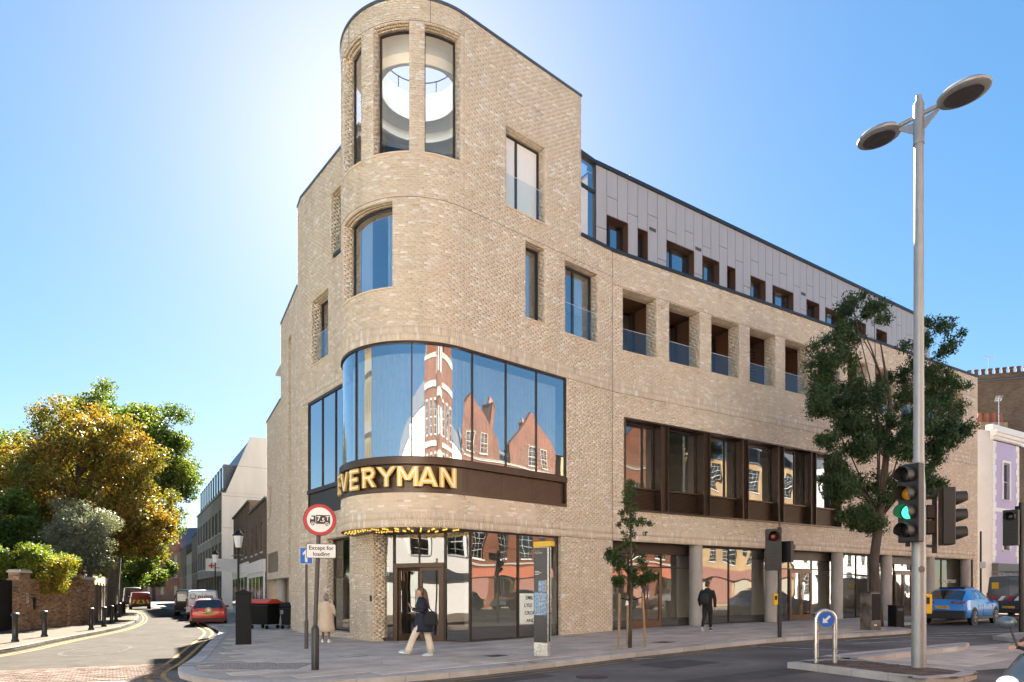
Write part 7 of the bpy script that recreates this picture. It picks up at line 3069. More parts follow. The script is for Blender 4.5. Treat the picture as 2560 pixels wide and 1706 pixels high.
ch += hand_chains(hn1, (-.5, .1, .9), (.2, 1, 0), curl=.5)
ch += hand_chains(hn2, (-1, -.1, .12), (0, 1, 0), curl=.35)
put('body', skin_mesh('body', ch, M['skin']), w_)
cb = loft([(P(.02, 0, .60), .27, .21), (P(.02, 0, .70), .255, .205), (P(.01, 0, .92), .20, .20), (P(.0, 0, 1.10), .155, .175), (P(-.01, 0, 1.28), .15, .205), (P(-.01, 0, 1.40), .115, .185), (P(-.025, 0, 1.455), .075, .09), (P(-.03, 0, 1.475), .066, .075)], 22, .05)
cb.build('coat', M['navy'], w_, smooth=True)
for y_, el, wr in ((-.19, P(.065, -.23, 1.12), P(-.215, -.12, 1.165)), (.19, P(.055, .23, 1.10), P(-.16, .12, 1.045))):
    MB().tube([P(-.005, y_ * .86, 1.39), P(.03, y_ * 1.1, 1.27), el, P((el[0] - G.x) * .4 + (wr[0] - G.x) * .6, (el[1] - G.y) * .4 + (wr[1] - G.y) * .6, ((el[2] - G.z) * .4 + (wr[2] - G.z) * .6) - .01), wr], [.075, .07, .062, .055, .045], 12).build('sleeve', M['navy'], w_, smooth=True)
MB().tube([P(-.02, -.085, .90), P(-.10, -.09, .68), P(-.21, -.09, .47), P(-.30, -.09, .24), P(-.36, -.09, .075)], [.10, .095, .082, .085, .098], 14).build('trouser_leg', M['cream_cl'], w_, smooth=True)
MB().tube([P(.04, .085, .90), P(.08, .09, .68), P(.13, .09, .47), P(.18, .09, .25), P(.205, .09, .075)], [.10, .095, .082, .085, .098], 14).build('trouser_leg', M['cream_cl'], w_, smooth=True)
shoe(w_, P(-.31, -.09, .06), (-1, 0, .18), M['shoe_b'], M['white'])
shoe(w_, P(.25, .09, .01), (-1, -.1, 0), M['shoe_b'], M['white'])
head(w_, P(-.055, 0, 1.585), (-1, -.18, 0), M['skin'], M['brownhair'], hair_tail=([(-.06, 0, .06), (-.10, .0, -.03), (-.13, .01, -.16), (-.17, .0, -.30), (-.24, .02, -.40)], [.07, .082, .075, .055, .012]))
bg_ = thing('tote_bag', 'black tote bag hanging from the walking woman shoulder', 'bag', P(.24, -.24, .82))
MB().rings([[Vector(P(.24 + sx_ * a, -.255 + sy_ * b, z)) for sx_, sy_ in ((-1, -1), (1, -1), (1, 1), (-1, 1))] for a, b, z in ((.16, .05, .76), (.19, .06, .82), (.13, .05, 1.06), (.09, .03, 1.12))]).build('bag_body', M['black_cl'], bg_, bevel=.02, smooth=True)
MB().tube([P(.17, -.26, 1.10), P(.06, -.235, 1.30), P(.0, -.18, 1.44), P(.10, -.22, 1.30), P(.31, -.26, 1.08)], .014, 8).build('strap', M['black_cl'], bg_, smooth=True)

# elderly woman in beige coat, seen from behind
g = gat(815, 1607)
G = Vector(g)
w2 = thing('person', 'grey haired woman in long beige coat seen from behind at the wall', 'person', g)
k = .97
pel = P(0, 0, .86)
chest = P(0, .01, 1.17)
ch = [[(pel, .12), (P(0, 0, 1.0), .11), (chest, .12), (P(0, .02, 1.33), .05), (P(0, .03, 1.38), .05)]]
ch += [[(pel, .12), (P(-.09, 0, .82), .08), (P(-.10, .03, .45), .055), (P(-.12, .05, .10), .038), (P(-.12, .07, .05), .036)]]
ch += [[(pel, .12), (P(.09, 0, .82), .08), (P(.10, -.02, .45), .055), (P(.11, -.05, .10), .038), (P(.11, -.03, .05), .036)]]
h1, h2 = P(-.24, .10, .72), P(.22, .18, .88)
ch += [[(chest, .12), (P(-.17, 0, 1.26), .055), (P(-.24, .0, 1.0), .042), (h1, .022)]]
ch += [[(chest, .12), (P(.17, 0, 1.26), .055), (P(.25, .02, 1.0), .042), (h2, .022)]]
ch += hand_chains(h1, (0, .2, -1), (0, 1, 0), curl=.4)
ch += hand_chains(h2, (-.3, .9, 0), (0, 0, 1), curl=.6)
put('body', skin_mesh('body', ch, M['skin_d']), w2)
loft([(P(0, 0, .36), .285, .21), (P(0, 0, .50), .27, .20), (P(0, 0, .86), .215, .18), (P(0, 0, 1.05), .195, .16), (P(0, 0, 1.20), .205, .155), (P(0, .01, 1.29), .175, .12), (P(0, .02, 1.345), .085, .08), (P(0, .02, 1.365), .07, .07)], 24, .05, 1).build('coat', M['beige'], w2, smooth=True)
for s_, el, wr in ((-1, P(-.255, 0, 1.0), P(-.25, .085, .77)), (1, P(.26, .02, 1.0), P(.23, .15, .885))):
    MB().tube([P(s_ * .15, 0, 1.29), P(s_ * .21, 0, 1.18), el, wr], [.07, .072, .062, .052], 12).build('sleeve', M['beige'], w2, smooth=True)
shoe(w2, P(-.12, -.02, .02), (-.1, 1, 0), M['white'], M['white'])
shoe(w2, P(.11, -.13, .02), (.1, 1, 0), M['white'], M['white'])
head(w2, P(-.01, .045, 1.475), (-.1, 1, 0), M['skin_d'], M['greyhair'], hair_tail=([(-.02, 0, .06), (-.07, 0, .0), (-.075, 0, -.06)], [.09, .098, .06]))

# man in black walking away along the shopfronts
g = gat(1768, 1578)
G = Vector(g)
w3 = thing('person', 'person in black sweatshirt and leggings walking past the shop columns', 'person', g)
Rz = Matrix.Rotation(rad(-28), 3, 'Z')


def P(x, y, z):
    return tuple(G + Rz @ Vector((x, y, z)) * 1.02)


pel = P(0, 0, .93)
chest = P(0, .03, 1.28)
ch = [[(pel, .11), (P(0, .01, 1.08), .105), (chest, .125), (P(0, .05, 1.46), .052), (P(0, .06, 1.52), .05)]]
ch += [[(pel, .11), (P(-.08, 0, .88), .085), (P(-.09, -.03, .50), .058), (P(-.11, -.26, .18), .042), (P(-.11, -.27, .12), .04)]]
ch += [[(pel, .11), (P(.08, 0, .88), .085), (P(.09, .13, .50), .058), (P(.09, .10, .09), .042), (P(.09, .12, .05), .04)]]
h1, h2 = P(-.25, .12, .86), P(.27, -.04, .80)
ch += [[(chest, .12), (P(-.19, .02, 1.38), .06), (P(-.27, -.02, 1.10), .045), (h1, .023)]]
ch += [[(chest, .12), (P(.19, .02, 1.38), .06), (P(.27, -.06, 1.10), .045), (h2, .023)]]
ch += hand_chains(h1, Rz @ Vector((0, .3, -1)), Rz @ Vector((0, 1, 0)), curl=.5)
ch += hand_chains(h2, Rz @ Vector((0, .1, -1)), Rz @ Vector((0, 1, 0)), curl=.5)
put('body', skin_mesh('body', ch, M['skin']), w3)


def loft3(secs):
    rs = []
    for (c, rx, ry) in secs:
        rs.append([Vector(c) + Rz @ Vector((rx * math.cos(a), ry * math.sin(a), 0)) for a in [2 * math.pi * q / 20 for q in range(20)]])
    return MB().rings(rs)


loft3([(P(0, 0, .84), .175, .13), (P(0, 0, .95), .18, .135), (P(0, .01, 1.12), .175, .13), (P(0, .03, 1.30), .215, .14), (P(0, .03, 1.41), .19, .11), (P(0, .045, 1.48), .085, .08), (P(0, .05, 1.51), .07, .07)]).build('sweatshirt', M['black_cl'], w3, smooth=True)
for s_, el, wr in ((-1, P(-.275, -.02, 1.10), P(-.26, .09, .90)), (1, P(.275, -.06, 1.10), P(.275, -.045, .84))):
    MB().tube([P(s_ * .165, .02, 1.41), P(s_ * .22, .0, 1.28), el, wr], [.075, .072, .062, .05], 12).build('sleeve', M['black_cl'], w3, smooth=True)
MB().tube([P(-.075, 0, .92), P(-.085, -.01, .70), P(-.09, -.03, .50), P(-.10, -.16, .32), P(-.11, -.255, .17)], [.105, .09, .068, .062, .05], 14).build('legging', M['black_cl'], w3, smooth=True)
MB().tube([P(.075, 0, .92), P(.085, .08, .70), P(.09, .13, .50), P(.09, .12, .30), P(.09, .10, .13)], [.105, .09, .068, .062, .05], 14).build('legging', M['black_cl'], w3, smooth=True)
shoe(w3, P(-.11, -.33, .14), Rz @ Vector((0, .75, -.55)), M['black_cl'], M['white'])
shoe(w3, P(.09, .03, .02), Rz @ Vector((.1, 1, 0)), M['black_cl'], M['white'])
head(w3, P(.01, .085, 1.63), Rz @ Vector((.55, .85, 0)), M['skin'], M['auburn'])
rk = thing('backpack', 'dark green black backpack worn by the person in black', 'bag', P(-.05, -.12, 1.0))
loft3([(P(-.07, -.13, .93), .13, .07), (P(-.07, -.145, 1.05), .15, .09), (P(-.07, -.135, 1.24), .14, .08), (P(-.07, -.10, 1.34), .10, .05)]).build('pack', mk('pack_cloth', (.018, .022, .016), .8, var=.2), rk, smooth=True)
for s_ in (-1, 1):
    MB().tube([P(-.07 + s_ * .09, -.11, 1.32), P(-.04 + s_ * .12, -.02, 1.46), P(-.04 + s_ * .12, .12, 1.38)], .018, 8).build('strap', M['black_cl'], rk, smooth=True)

# scooter and rider cutting the right edge of the picture
Rz = Matrix.Rotation(rad(98), 3, 'Z')
_hl = at(2520, 1704, 5.6)
G = _hl - Rz @ Vector((0, .80, .74))
G.z = gz(G.x) - .12


def P(x, y, z):
    return tuple(G + Rz @ Vector((x, y, z)))


sco = thing('scooter', 'pale blue grey scooter with mirror entering at the lower right corner', 'scooter', tuple(G))
M['scoot'] = mk('scooter_paint', (.12, .15, .17), .25, metal=.3, var=.05, coat=.6)
for y_ in (-.62, .62):
    MB().lathe([(.14, -.05), (.25, -.055), (.27, 0), (.25, .055), (.14, .05)], 24, (0, 0, 0), 0, True, Matrix.Translation(P(0, y_, .27)) @ (Rz @ Matrix.Rotation(rad(90), 3, 'Y')).to_4x4()).build('wheel', M['tyre'], sco, smooth=True, auto=40)


def lf(secs, n=16):
    rs = []
    for (c, rx, rz_) in secs:
        rs.append([Vector(P(c[0] + rx * math.cos(a), c[1], c[2] + rz_ * math.sin(a))) for a in [2 * math.pi * q / n for q in range(n)]])
    return MB().rings(rs)


lf([((0, .80, .62), .06, .10), ((0, .74, .66), .16, .22), ((0, .60, .72), .20, .30), ((0, .48, .72), .19, .30), ((0, .42, .70), .15, .25)]).build('front_fairing', M['scoot'], sco, smooth=True)
lf([((0, -.75, .62), .08, .08), ((0, -.5, .62), .17, .17), ((0, -.1, .60), .18, .17), ((0, .05, .50), .15, .12)]).build('tail_body', M['scoot'], sco, smooth=True)
MB().hexa([P(-.16, -.1, .30), P(.16, -.1, .30), P(.16, .5, .30), P(-.16, .5, .30), P(-.16, -.1, .38), P(.16, -.1, .38), P(.16, .5, .38), P(-.16, .5, .38)]).build('footboard', M['trim'], sco, bevel=.02)
MB().ell(P(0, .80, .74), (.09, .09, .08), 14, 8).build('headlamp', mkemit('headlamp_glow', (1, .97, .9), .12, (.8, .8, .8)), sco, smooth=True)
MB().tube([P(-.33, .42, 1.05), P(-.1, .48, 1.02), P(.1, .48, 1.02), P(.33, .42, 1.05)], .018, 8).build('handlebar', M['trim'], sco, smooth=True)
for s_ in (-1, 1):
    MB().tube([P(s_ * .24, .46, 1.04), P(s_ * .30, .48, 1.22)], .009, 6).build('mirror_stalk', M['trim'], sco)
    MB().ell(P(s_ * .33, .49, 1.26), (.10, .05, .06), 12, 8, 0, Rz).build('mirror', M['scoot'], sco, smooth=True)
MB().hexa([P(-.13, -.6, .78), P(.13, -.6, .78), P(.13, .1, .76), P(-.13, .1, .76), P(-.12, -.58, .86), P(.12, -.58, .86), P(.11, .08, .84), P(-.11, .08, .84)]).build('seat', M['trim'], sco, bevel=.03)
rid = thing('person', 'scooter rider in brown jacket cut off by the right picture edge', 'person', tuple(G))
pel = P(0, -.15, .92)
chest = P(0, -.02, 1.28)
ch = [[(pel, .13), (P(0, -.1, 1.08), .12), (chest, .14), (P(0, .03, 1.46), .055), (P(0, .05, 1.52), .05)]]
for s_ in (-1, 1):
    ch += [[(pel, .13), (P(s_ * .11, -.1, .88), .10), (P(s_ * .17, .28, .84), .07), (P(s_ * .13, .22, .48), .05), (P(s_ * .13, .26, .42), .045)]]
    hw2 = P(s_ * .28, .36, 1.06)
    ch += [[(chest, .14), (P(s_ * .2, 0, 1.38), .065), (P(s_ * .31, .14, 1.14), .05), (hw2, .024)]]
    ch += hand_chains(hw2, Rz @ Vector((0, 1, -.1)), Rz @ Vector((1, 0, 0)), curl=1.2)
put('body', skin_mesh('body', ch, M['skin']), rid)
bj = mk('brown_jacket', (.10, .045, .025), .75, var=.2, scale=8)
rs = []
for (c, rx, ry) in ((P(0, -.15, .86), .2, .15), (P(0, -.12, 1.05), .2, .16), (P(0, -.03, 1.28), .23, .16), (P(0, .0, 1.40), .19, .12), (P(0, .02, 1.48), .08, .08)):
    rs.append([Vector(c) + Rz @ Vector((rx * math.cos(a), ry * math.sin(a), 0)) for a in [2 * math.pi * q / 20 for q in range(20)]])
MB().rings(rs).build('jacket', bj, rid, smooth=True)
for s_ in (-1, 1):
    MB().tube([P(s_ * .17, 0, 1.40), P(s_ * .26, .07, 1.26), P(s_ * .315, .14, 1.14), P(s_ * .285, .33, 1.065)], [.085, .082, .075, .055], 12).build('sleeve', bj, rid, smooth=True)
    MB().tube([P(s_ * .09, -.13, .89), P(s_ * .15, .12, .88), P(s_ * .175, .30, .84), P(s_ * .14, .24, .62), P(s_ * .13, .22, .46)], [.12, .105, .085, .075, .06], 12).build('trouser_leg', M['black_cl'], rid, smooth=True)
    shoe(rid, P(s_ * .13, .14, .385), Rz @ Vector((0, 1, 0)), M['black_cl'], M['black_cl'])
head(rid, P(0, .07, 1.62), Rz @ Vector((0, 1, 0)), M['skin'], M['brownhair'])
MB().ell(P(0, .06, 1.66), (.135, .15, .14), 18, 12, 0, Rz).build('helmet', M['black'], rid, smooth=True)
# ------------------------------------------------------------------ garden wall, trees
M['bk_wall'] = mkpieces('garden_brick', [(0, (.12, .075, .045)), (.2, (.24, .15, .085)), (.6, (.30, .19, .11)), (.85, (.36, .22, .13)), (1, (.42, .30, .20))])
M['wmortar'] = mk('wall_mortar', (.25, .20, .15), .95, var=.15)
M['fence'] = mk('timber_fence', (.13, .095, .065), .8, var=.3, scale=3, stretch=(4, 4, .4))
gw = thing('garden_wall', 'old brown brick garden wall with capped piers across the side street', 'wall', (-20, 27, -.13))
Gp = [gat(40, 1577), gat(80, 1575), gat(172, 1567), gat(190, 1566), gat(232, 1559)]
Wg = Wall((Gp[4].x, Gp[4].y), (Gp[0].x, Gp[0].y))        # runs towards the camera so that its outside faces the street
Wg = Wall((Gp[0].x, Gp[0].y), (Gp[4].x, Gp[4].y))
if Wg.n[0] < 0:
    pass
wtop = 2.05
gb = Bricks()
gm = MB()
h0 = -.25
rc = courses(0, Wg.L, [(h0, wtop, 'run')])
gb.add(Wg, rc, jit=.004)
wbox(gm, Wg, 0, Wg.L, h0, wtop - .005, .010, .33)
wbox(gm, Wg, 0, Wg.L, wtop, wtop + .07, -.05, .38)


def pier(s_, w, top, pr=.12):
    W_ = Wall(tuple(map(float, Wg.xy(s_ - w / 2, -pr))), tuple(map(float, Wg.xy(s_ + w / 2, -pr))))
    gb.add(W_, courses(0, W_.L, [(h0, top, 'run')]), jit=.003)
    for a, b in (((s_ + w / 2, -pr), (s_ + w / 2, .3)), ((s_ - w / 2, .3), (s_ - w / 2, -pr))):
        V = Wall(tuple(map(float, Wg.xy(*a))), tuple(map(float, Wg.xy(*b))))
        gb.add(V, courses(0, V.L, [(h0, top, 'run')]), jit=.003)
    wbox(gm, Wg, s_ - w / 2 + .01, s_ + w / 2 - .01, h0, top - .004, -pr + .01, .3)
    c_ = MB()
    wbox(c_, Wg, s_ - w / 2 - .06, s_ + w / 2 + .06, top, top + .09, -pr - .06, .36)
    wbox(c_, Wg, s_ - w / 2 - .02, s_ + w / 2 + .02, top + .09, top + .14, -pr - .02, .32)
    c_.build('pier_cap', M['concrete'], gw, bevel=.02)


pier(.42, .85, 2.38)
pier(Wg.sx(176), .55, 2.30)
pier(Wg.sx(190), .6, 2.30)
pier(Wg.L - .3, .5, 2.2)
gm.build('wall_core', M['wmortar'], gw)
tag(gb.build('garden_bricks', M['bk_wall'], gw), kind='stuff')
ip = MB(); wbox(ip, Wg, Wg.sx(57), Wg.sx(57) + .16, 1.05, 1.5, -.15, -.12); ip.build('intercom', M['steel'], gw)
ip = MB(); wbox(ip, Wg, Wg.sx(83), Wg.sx(83) + .16, .75, 1.3, -.05, .0); ip.build('letter_box', M['black'], gw)
# dark gate left of the pier, timber fence to the right
Wd = Wall(tuple(map(float, Wg.xy(-4.6, .15))), tuple(map(float, Wg.xy(0.0, .15))))
gt = thing('driveway_gate', 'dark solid driveway gate left of the brick pier', 'gate', Wd.pt(0, -.13))
for k in range(23):
    g = MB(); wbox(g, Wd, k * .2 + .004, k * .2 + .196, -.1, 2.05, 0, .04); g.build('board', M['black_m'], gt)
fe = [gat(232, 1559), gat(262, 1546), gat(296, 1528)]
p0_, p1_ = Vector(Wg.xy(Wg.L)), Vector((fe[2].x, fe[2].y))
Wt2 = Wall(tuple(p0_), tuple(p1_))
ft = thing('timber_fence', 'old grey brown timber board fence beyond the garden wall', 'fence', Wt2.pt(0, -.13))
n_ = int(Wt2.L / .32)
for k in range(n_):
    g = MB()
    wbox(g, Wt2, k * .32 + .01, k * .32 + .31, -.2, 1.95 + random.uniform(-.05, .05), 0 + random.uniform(0, .03), .05)
    g.build('board', M['fence'], ft)
for k in range(0, n_, 8):
    g = MB(); wbox(g, Wt2, k * .32 - .06, k * .32 + .06, -.2, 2.1, -.06, .0); g.build('post', M['fence'], ft)
# lawn behind the wall
lawn = ground_sheet('garden_ground', [tuple(map(float, Wg.xy(-4.6, .4))), tuple(map(float, Wg.xy(Wg.L, .4))), tuple(map(float, Wt2.xy(Wt2.L, .4))), (-120, 110), (-120, 22)], mk('garden_soil', (.06, .07, .03), .95, var=.4, scale=2), -.01)
tag(lawn, kind='structure')

M['bark'] = mk('bark', (.085, .065, .05), .9, var=.35, scale=8, bump=.6, bscale=25, stretch=(1, 1, .3))
LF = {'autumn': mkleaf('autumn_leaf', [(0, (.055, .075, .014)), (.35, (.11, .115, .02)), (.6, (.19, .135, .022)), (.85, (.24, .12, .018)), (1, (.30, .19, .03))], .42),
      'plane': mkleaf('plane_leaf', [(0, (.032, .064, .012)), (.45, (.065, .105, .017)), (.75, (.12, .15, .024)), (1, (.22, .205, .033))], .48),
      'green': mkleaf('green_leaf', [(0, (.03, .065, .014)), (.5, (.06, .11, .022)), (1, (.13, .17, .03))], .5),
      'olive': mkleaf('olive_leaf', [(0, (.06, .075, .055)), (.5, (.12, .14, .105)), (1, (.26, .28, .23))], .3),
      'acid': mkleaf('acid_leaf', [(0, (.04, .085, .012)), (.5, (.10, .15, .02)), (.8, (.28, .24, .03)), (1, (.42, .25, .04))], .45),
      'dark': mkleaf('dark_leaf', [(0, (.026, .055, .022)), (.5, (.050, .092, .036)), (.9, (.09, .135, .052)), (1, (.15, .18, .06))], .38, .34),
      'young': mkleaf('young_leaf', [(0, (.03, .06, .018)), (.5, (.06, .10, .03)), (.9, (.11, .14, .045)), (1, (.24, .20, .04))], .4)}


def leaves(name, mat_, parent, centres, radii, n, size, seed, aspect=.55, droop=.0, fold=True, shell=.5):
    """leaf-sized faces spread through clumps; centres/radii are the clumps"""
    r_ = np.random.default_rng(seed)
    C = np.asarray(centres, float)
    Rr = np.asarray(radii, float)
    wgt = Rr.prod(axis=1) ** (2 / 3.)
    idx = r_.choice(len(C), n, p=wgt / wgt.sum())
    d = r_.normal(size=(n, 3))
    d /= np.linalg.norm(d, axis=1)[:, None]
    rr = r_.uniform(0, 1, n) ** shell
    pos = C[idx] + d * rr[:, None] * Rr[idx]
    a = r_.normal(size=(n, 3))
    a[:, 2] -= droop
    a /= np.linalg.norm(a, axis=1)[:, None]
    b = np.cross(a, d + r_.normal(scale=.6, size=(n, 3)))
    b /= np.linalg.norm(b, axis=1)[:, None] + 1e-9
    nn = np.cross(a, b)
    s_ = size * r_.uniform(.65, 1.35, n)[:, None]
    # a folded leaf: two quads hinged at the midrib
    tip, base = pos + a * s_ * .5, pos - a * s_ * .5
    up = nn * s_ * .10
    l_ = pos + b * s_ * aspect * .5 + up
    r2 = pos - b * s_ * aspect * .5 + up
    V = np.stack([base, l_, tip, r2], 1).reshape(-1, 3)
    o = (np.arange(n) * 4)[:, None]
    F = np.concatenate([np.stack([o[:, 0], o[:, 0] + 1, o[:, 0] + 2], 1), np.stack([o[:, 0], o[:, 0] + 2, o[:, 0] + 3], 1)])
    me = bpy.data.meshes.new(name)
    me.vertices.add(len(V)); me.vertices.foreach_set('co', V.reshape(-1))
    me.loops.add(F.size); me.loops.foreach_set('vertex_index', F.reshape(-1).astype(np.int32))
    me.polygons.add(len(F)); me.polygons.foreach_set('loop_start', np.arange(0, F.size, 3, dtype=np.int32))
    me.update(calc_edges=True)
    me.materials.append(mat_)
    return put(name, me, parent)


def clumps(c, r, n, cr, seed, flat=.8, keep=None):
    """clump centres near the surface and inside an ellipsoid crown"""
    r_ = np.random.default_rng(seed)
    out, rad_ = [], []
    while len(out) < n:
        d = r_.normal(size=3)
        d /= np.linalg.norm(d)
        t = r_.uniform(.25, 1.0) ** .5
        p = np.array(c) + d * t * np.array(r) * r_.uniform(.85, 1.08)
        if keep and not keep(p):
            continue
        out.append(p)
        q = cr * r_.uniform(.6, 1.35)
        rad_.append((q, q, q * flat))
    return out, rad_


def limbs(parent, base, top, r0, C, n, seed, bark='bark', bend=.4):
    """trunk with limbs reaching into the clumps"""
    r_ = np.random.default_rng(seed)
    base, top = Vector(base), Vector(top)
    mid = base.lerp(top, .5) + Vector((r_.uniform(-bend, bend), r_.uniform(-bend, bend), 0))
    pts = [base + Vector((0, 0, -.1)), base.lerp(mid, .25), base.lerp(mid, .7), mid, mid.lerp(top, .5), top]
    MB().tube(pts, [r0 * 1.35, r0 * 1.02, r0 * .9, r0 * .75, r0 * .5, r0 * .2], 12).build('trunk', M[bark], parent, smooth=True)
    for i in r_.choice(len(C), min(n, len(C)), replace=False):
        e = Vector(C[i])
        t = r_.uniform(.35, .85)
        s_ = pts[2].lerp(top, t * .8)
        m = s_.lerp(e, .5) + Vector((0, 0, abs(e.z - s_.z) * .12 + .1))
        rr = r0 * (.42 - .25 * t)
        MB().tube([s_, s_.lerp(m, .6), m, m.lerp(e, .6), e], [rr, rr * .85, rr * .7, rr * .45, rr * .15], 7).build('limb', M[bark], parent, smooth=True)


def tree(name, label, base, h0, crown_c, crown_r, nc, cr, nleaf, size, leaf, seed, r0=.3, nl=14, group=None, shape=None, aspect=.7, droop=0, extra=None, cat='tree'):
    t = thing(name, label, cat, base, 0, group)
    C, Rr = clumps(crown_c, crown_r, nc, cr, seed, keep=shape)
    if extra:
        for c_, r_ in extra:
            a, b = clumps(c_, r_, max(4, nc // 5), cr * .8, seed + 9)
            C += a; Rr += b
    limbs(t, base, (crown_c[0], crown_c[1], crown_c[2] + crown_r[2] * .6), r0, C, nl, seed)
    leaves('crown', LF[leaf], t, C, Rr, nleaf, size, seed + 3, aspect, droop)
    return t


# big trees behind the garden wall
Y1 = 44.0
c1 = at(200, 1210, Y1)
tree('autumn_tree', 'broad orange and gold autumn tree behind the garden wall', (c1.x, Y1, -.1), 3, (c1.x, Y1, c1.z), (5.3, 4.5, 5.4), 300, .9, 95000, .17, 'autumn', 11, .35, 22, extra=[(at(345, 1325, Y1 - 1), (2.2, 2.0, 2.0)), (at(398, 1305, Y1 + 2), (1.0, 1.0, 1.2))])
Y2 = 62.0
c2 = at(330, 1170, Y2)
tree('plane_tree', 'tall yellow green plane tree behind the orange tree', (c2.x - 2, Y2, -.1), 4, (c2.x - .8, Y2, c2.z), (6.6, 5.5, 7.7), 280, 1.2, 90000, .25, 'plane', 23, .5, 24)
c3 = at(40, 1260, 52)
tree('green_tree', 'dark green tree at the left picture edge behind the orange tree', (c3.x - 2, 52, -.1), 3, (c3.x - 2.5, 52, c3.z), (5.5, 4.5, 7.2), 190, 1.05, 60000, .22, 'plane', 31, .4, 16)
c3b = at(10, 1330, 38)
tree('green_tree', 'low leafy green tree left of the grey green olive tree', (c3b.x - .5, 38, -.1), 2, (c3b.x - .6, 38, c3b.z + .3), (2.6, 2.4, 2.9), 80, .65, 22000, .16, 'green', 37, .2, 10)
c4 = at(205, 1350, 36)
tree('olive_tree', 'grey green olive tree behind the garden wall', (c4.x, 36, -.1), 1.5, (c4.x, 36, c4.z), (1.75, 1.6, 2.6), 90, .55, 20000, .13, 'olive', 41, .16, 14, aspect=.35)
c5 = at(100, 1408, 30.5)
tree('golden_shrub', 'golden yellow green shrub above the brick garden wall', (c5.x, 30.5, -.1), 1, (c5.x, 30.5, c5.z - .3), (1.35, 1.2, 1.25), 70, .38, 16000, .095, 'acid', 53, .08, 12, cat='shrub')
c5 = at(-10, 1405, 29.5)
tree('golden_shrub', 'bright yellow shrub cut off by the left picture edge', (c5.x, 29.5, -.1), 1, (c5.x, 29.5, c5.z - .2), (.8, .8, 1.1), 40, .35, 8000, .095, 'acid', 59, .08, 8, cat='shrub')
c6 = at(172, 1420, 33)
tree('brown_shrub', 'small brown leaved shrub beside the olive tree', (c6.x, 33, -.1), 1, (c6.x, 33, c6.z - .3), (.55, .5, .75), 26, .25, 5000, .08, 'autumn', 61, .05, 8, cat='shrub')
# trees closing the far end of the side street
for k, (px, Y, h, lb) in enumerate(((352, 112, 12, 'hazy green tree left at the far end of the side street'), (385, 140, 11, 'hazy green tree before the far red house'), (305, 95, 12, 'green street tree beyond the timber fence'), (440, 165, 13, 'farthest tree right of the far red house'))):
    c = at(px, 1400, Y)
    tree('street_tree', lb, (c.x, Y, -.1), 3, (c.x, Y, h * .58), (4.2, 4, h * .42), 60, 1.1, 9000, .45, 'plane', 70 + k, .3, 8, group='trees at the far end of the street')

# mature tree on the pavement (dark hanging leaves)
tb = gat(2180, 1573)
tb = gat(2192, 1566)
cm = at(2225, 1010, tb.y)


def mshape(p):
    return True


mt = thing('mature_street_tree', 'dark leaved mature street tree before the far end of the buff building', 'tree', tb)
blobs = [((2150, 800), (80, 62)), ((2090, 880), (70, 70)), ((2110, 980), (105, 85)), ((2330, 880), (75, 85)), ((2280, 960), (80, 80)), ((2290, 1090), (105, 95)), ((2110, 1110), (85, 80)), ((2210, 1220), (80, 55)), ((2100, 1215), (62, 48)), ((2370, 1100), (45, 75)), ((2365, 990), (50, 70)), ((2190, 1040), (110, 100)), ((2165, 1300), (36, 34)), ((2300, 1205), (55, 50)), ((2060, 1000), (40, 50)), ((2150, 1290), (30, 24))]
C, Rr = [], []
mpp = tb.y / FPX
for k, ((px, py), (rx, rz_)) in enumerate(blobs):
    c = at(px, py, tb.y + random.uniform(-.8, .8))
    a, b = clumps(tuple(c), (rx * mpp * .92, max(.9, rx * mpp * .9), rz_ * mpp * .92), 34 if rx > 80 else 20, .36, 100 + k, .9)
    C += a
    Rr += b
tr = [tb + Vector((0, 0, -.1)), at(2188, 1500, tb.y), at(2185, 1400, tb.y), at(2198, 1300, tb.y), at(2215, 1150, tb.y), at(2225, 1000, tb.y), at(2200, 850, tb.y)]
MB().tube(tr, [.26, .20, .175, .16, .11, .07, .02], 14).build('trunk', M['bark'], mt, smooth=True)
r_ = np.random.default_rng(5)
for i in r_.choice(len(C), 20, replace=False):
    e = Vector(C[i])
    k = int(r_.integers(3, 6))
    s_ = tr[k]
    if e.z < s_.z:
        s_ = tr[3]
    m = s_.lerp(e, .5) + Vector((0, 0, .25))
    MB().tube([s_, m, e], [.04, .024, .008], 7).build('limb', M['bark'], mt, smooth=True)
leaves('crown', LF['dark'], mt, C, Rr, 86000, .14, 77, .34, .75, shell=.95)

# a tuft of planting on the roof edge
rp = WM.pt(WM.sx(1600), 18.35, .9)
rt_ = thing('roof_plant', 'sparse pale plant sprouting above the mauve roof edge', 'plant', rp)
C, Rr = [], []
for k in range(9):
    e = rp + Vector((random.uniform(-.9, .9), random.uniform(-.3, .3), random.uniform(.35, .95)))
    MB().tube([rp + Vector(((e.x - rp.x) * .5, 0, -.1)), rp.lerp(e, .6), e], [.012, .008, .004], 5).build('stem', M['bark'], rt_)
    C.append(tuple(e)); Rr.append((.14, .12, .14))
leaves('foliage', LF['acid'], rt_, C, Rr, 260, .07, 91)

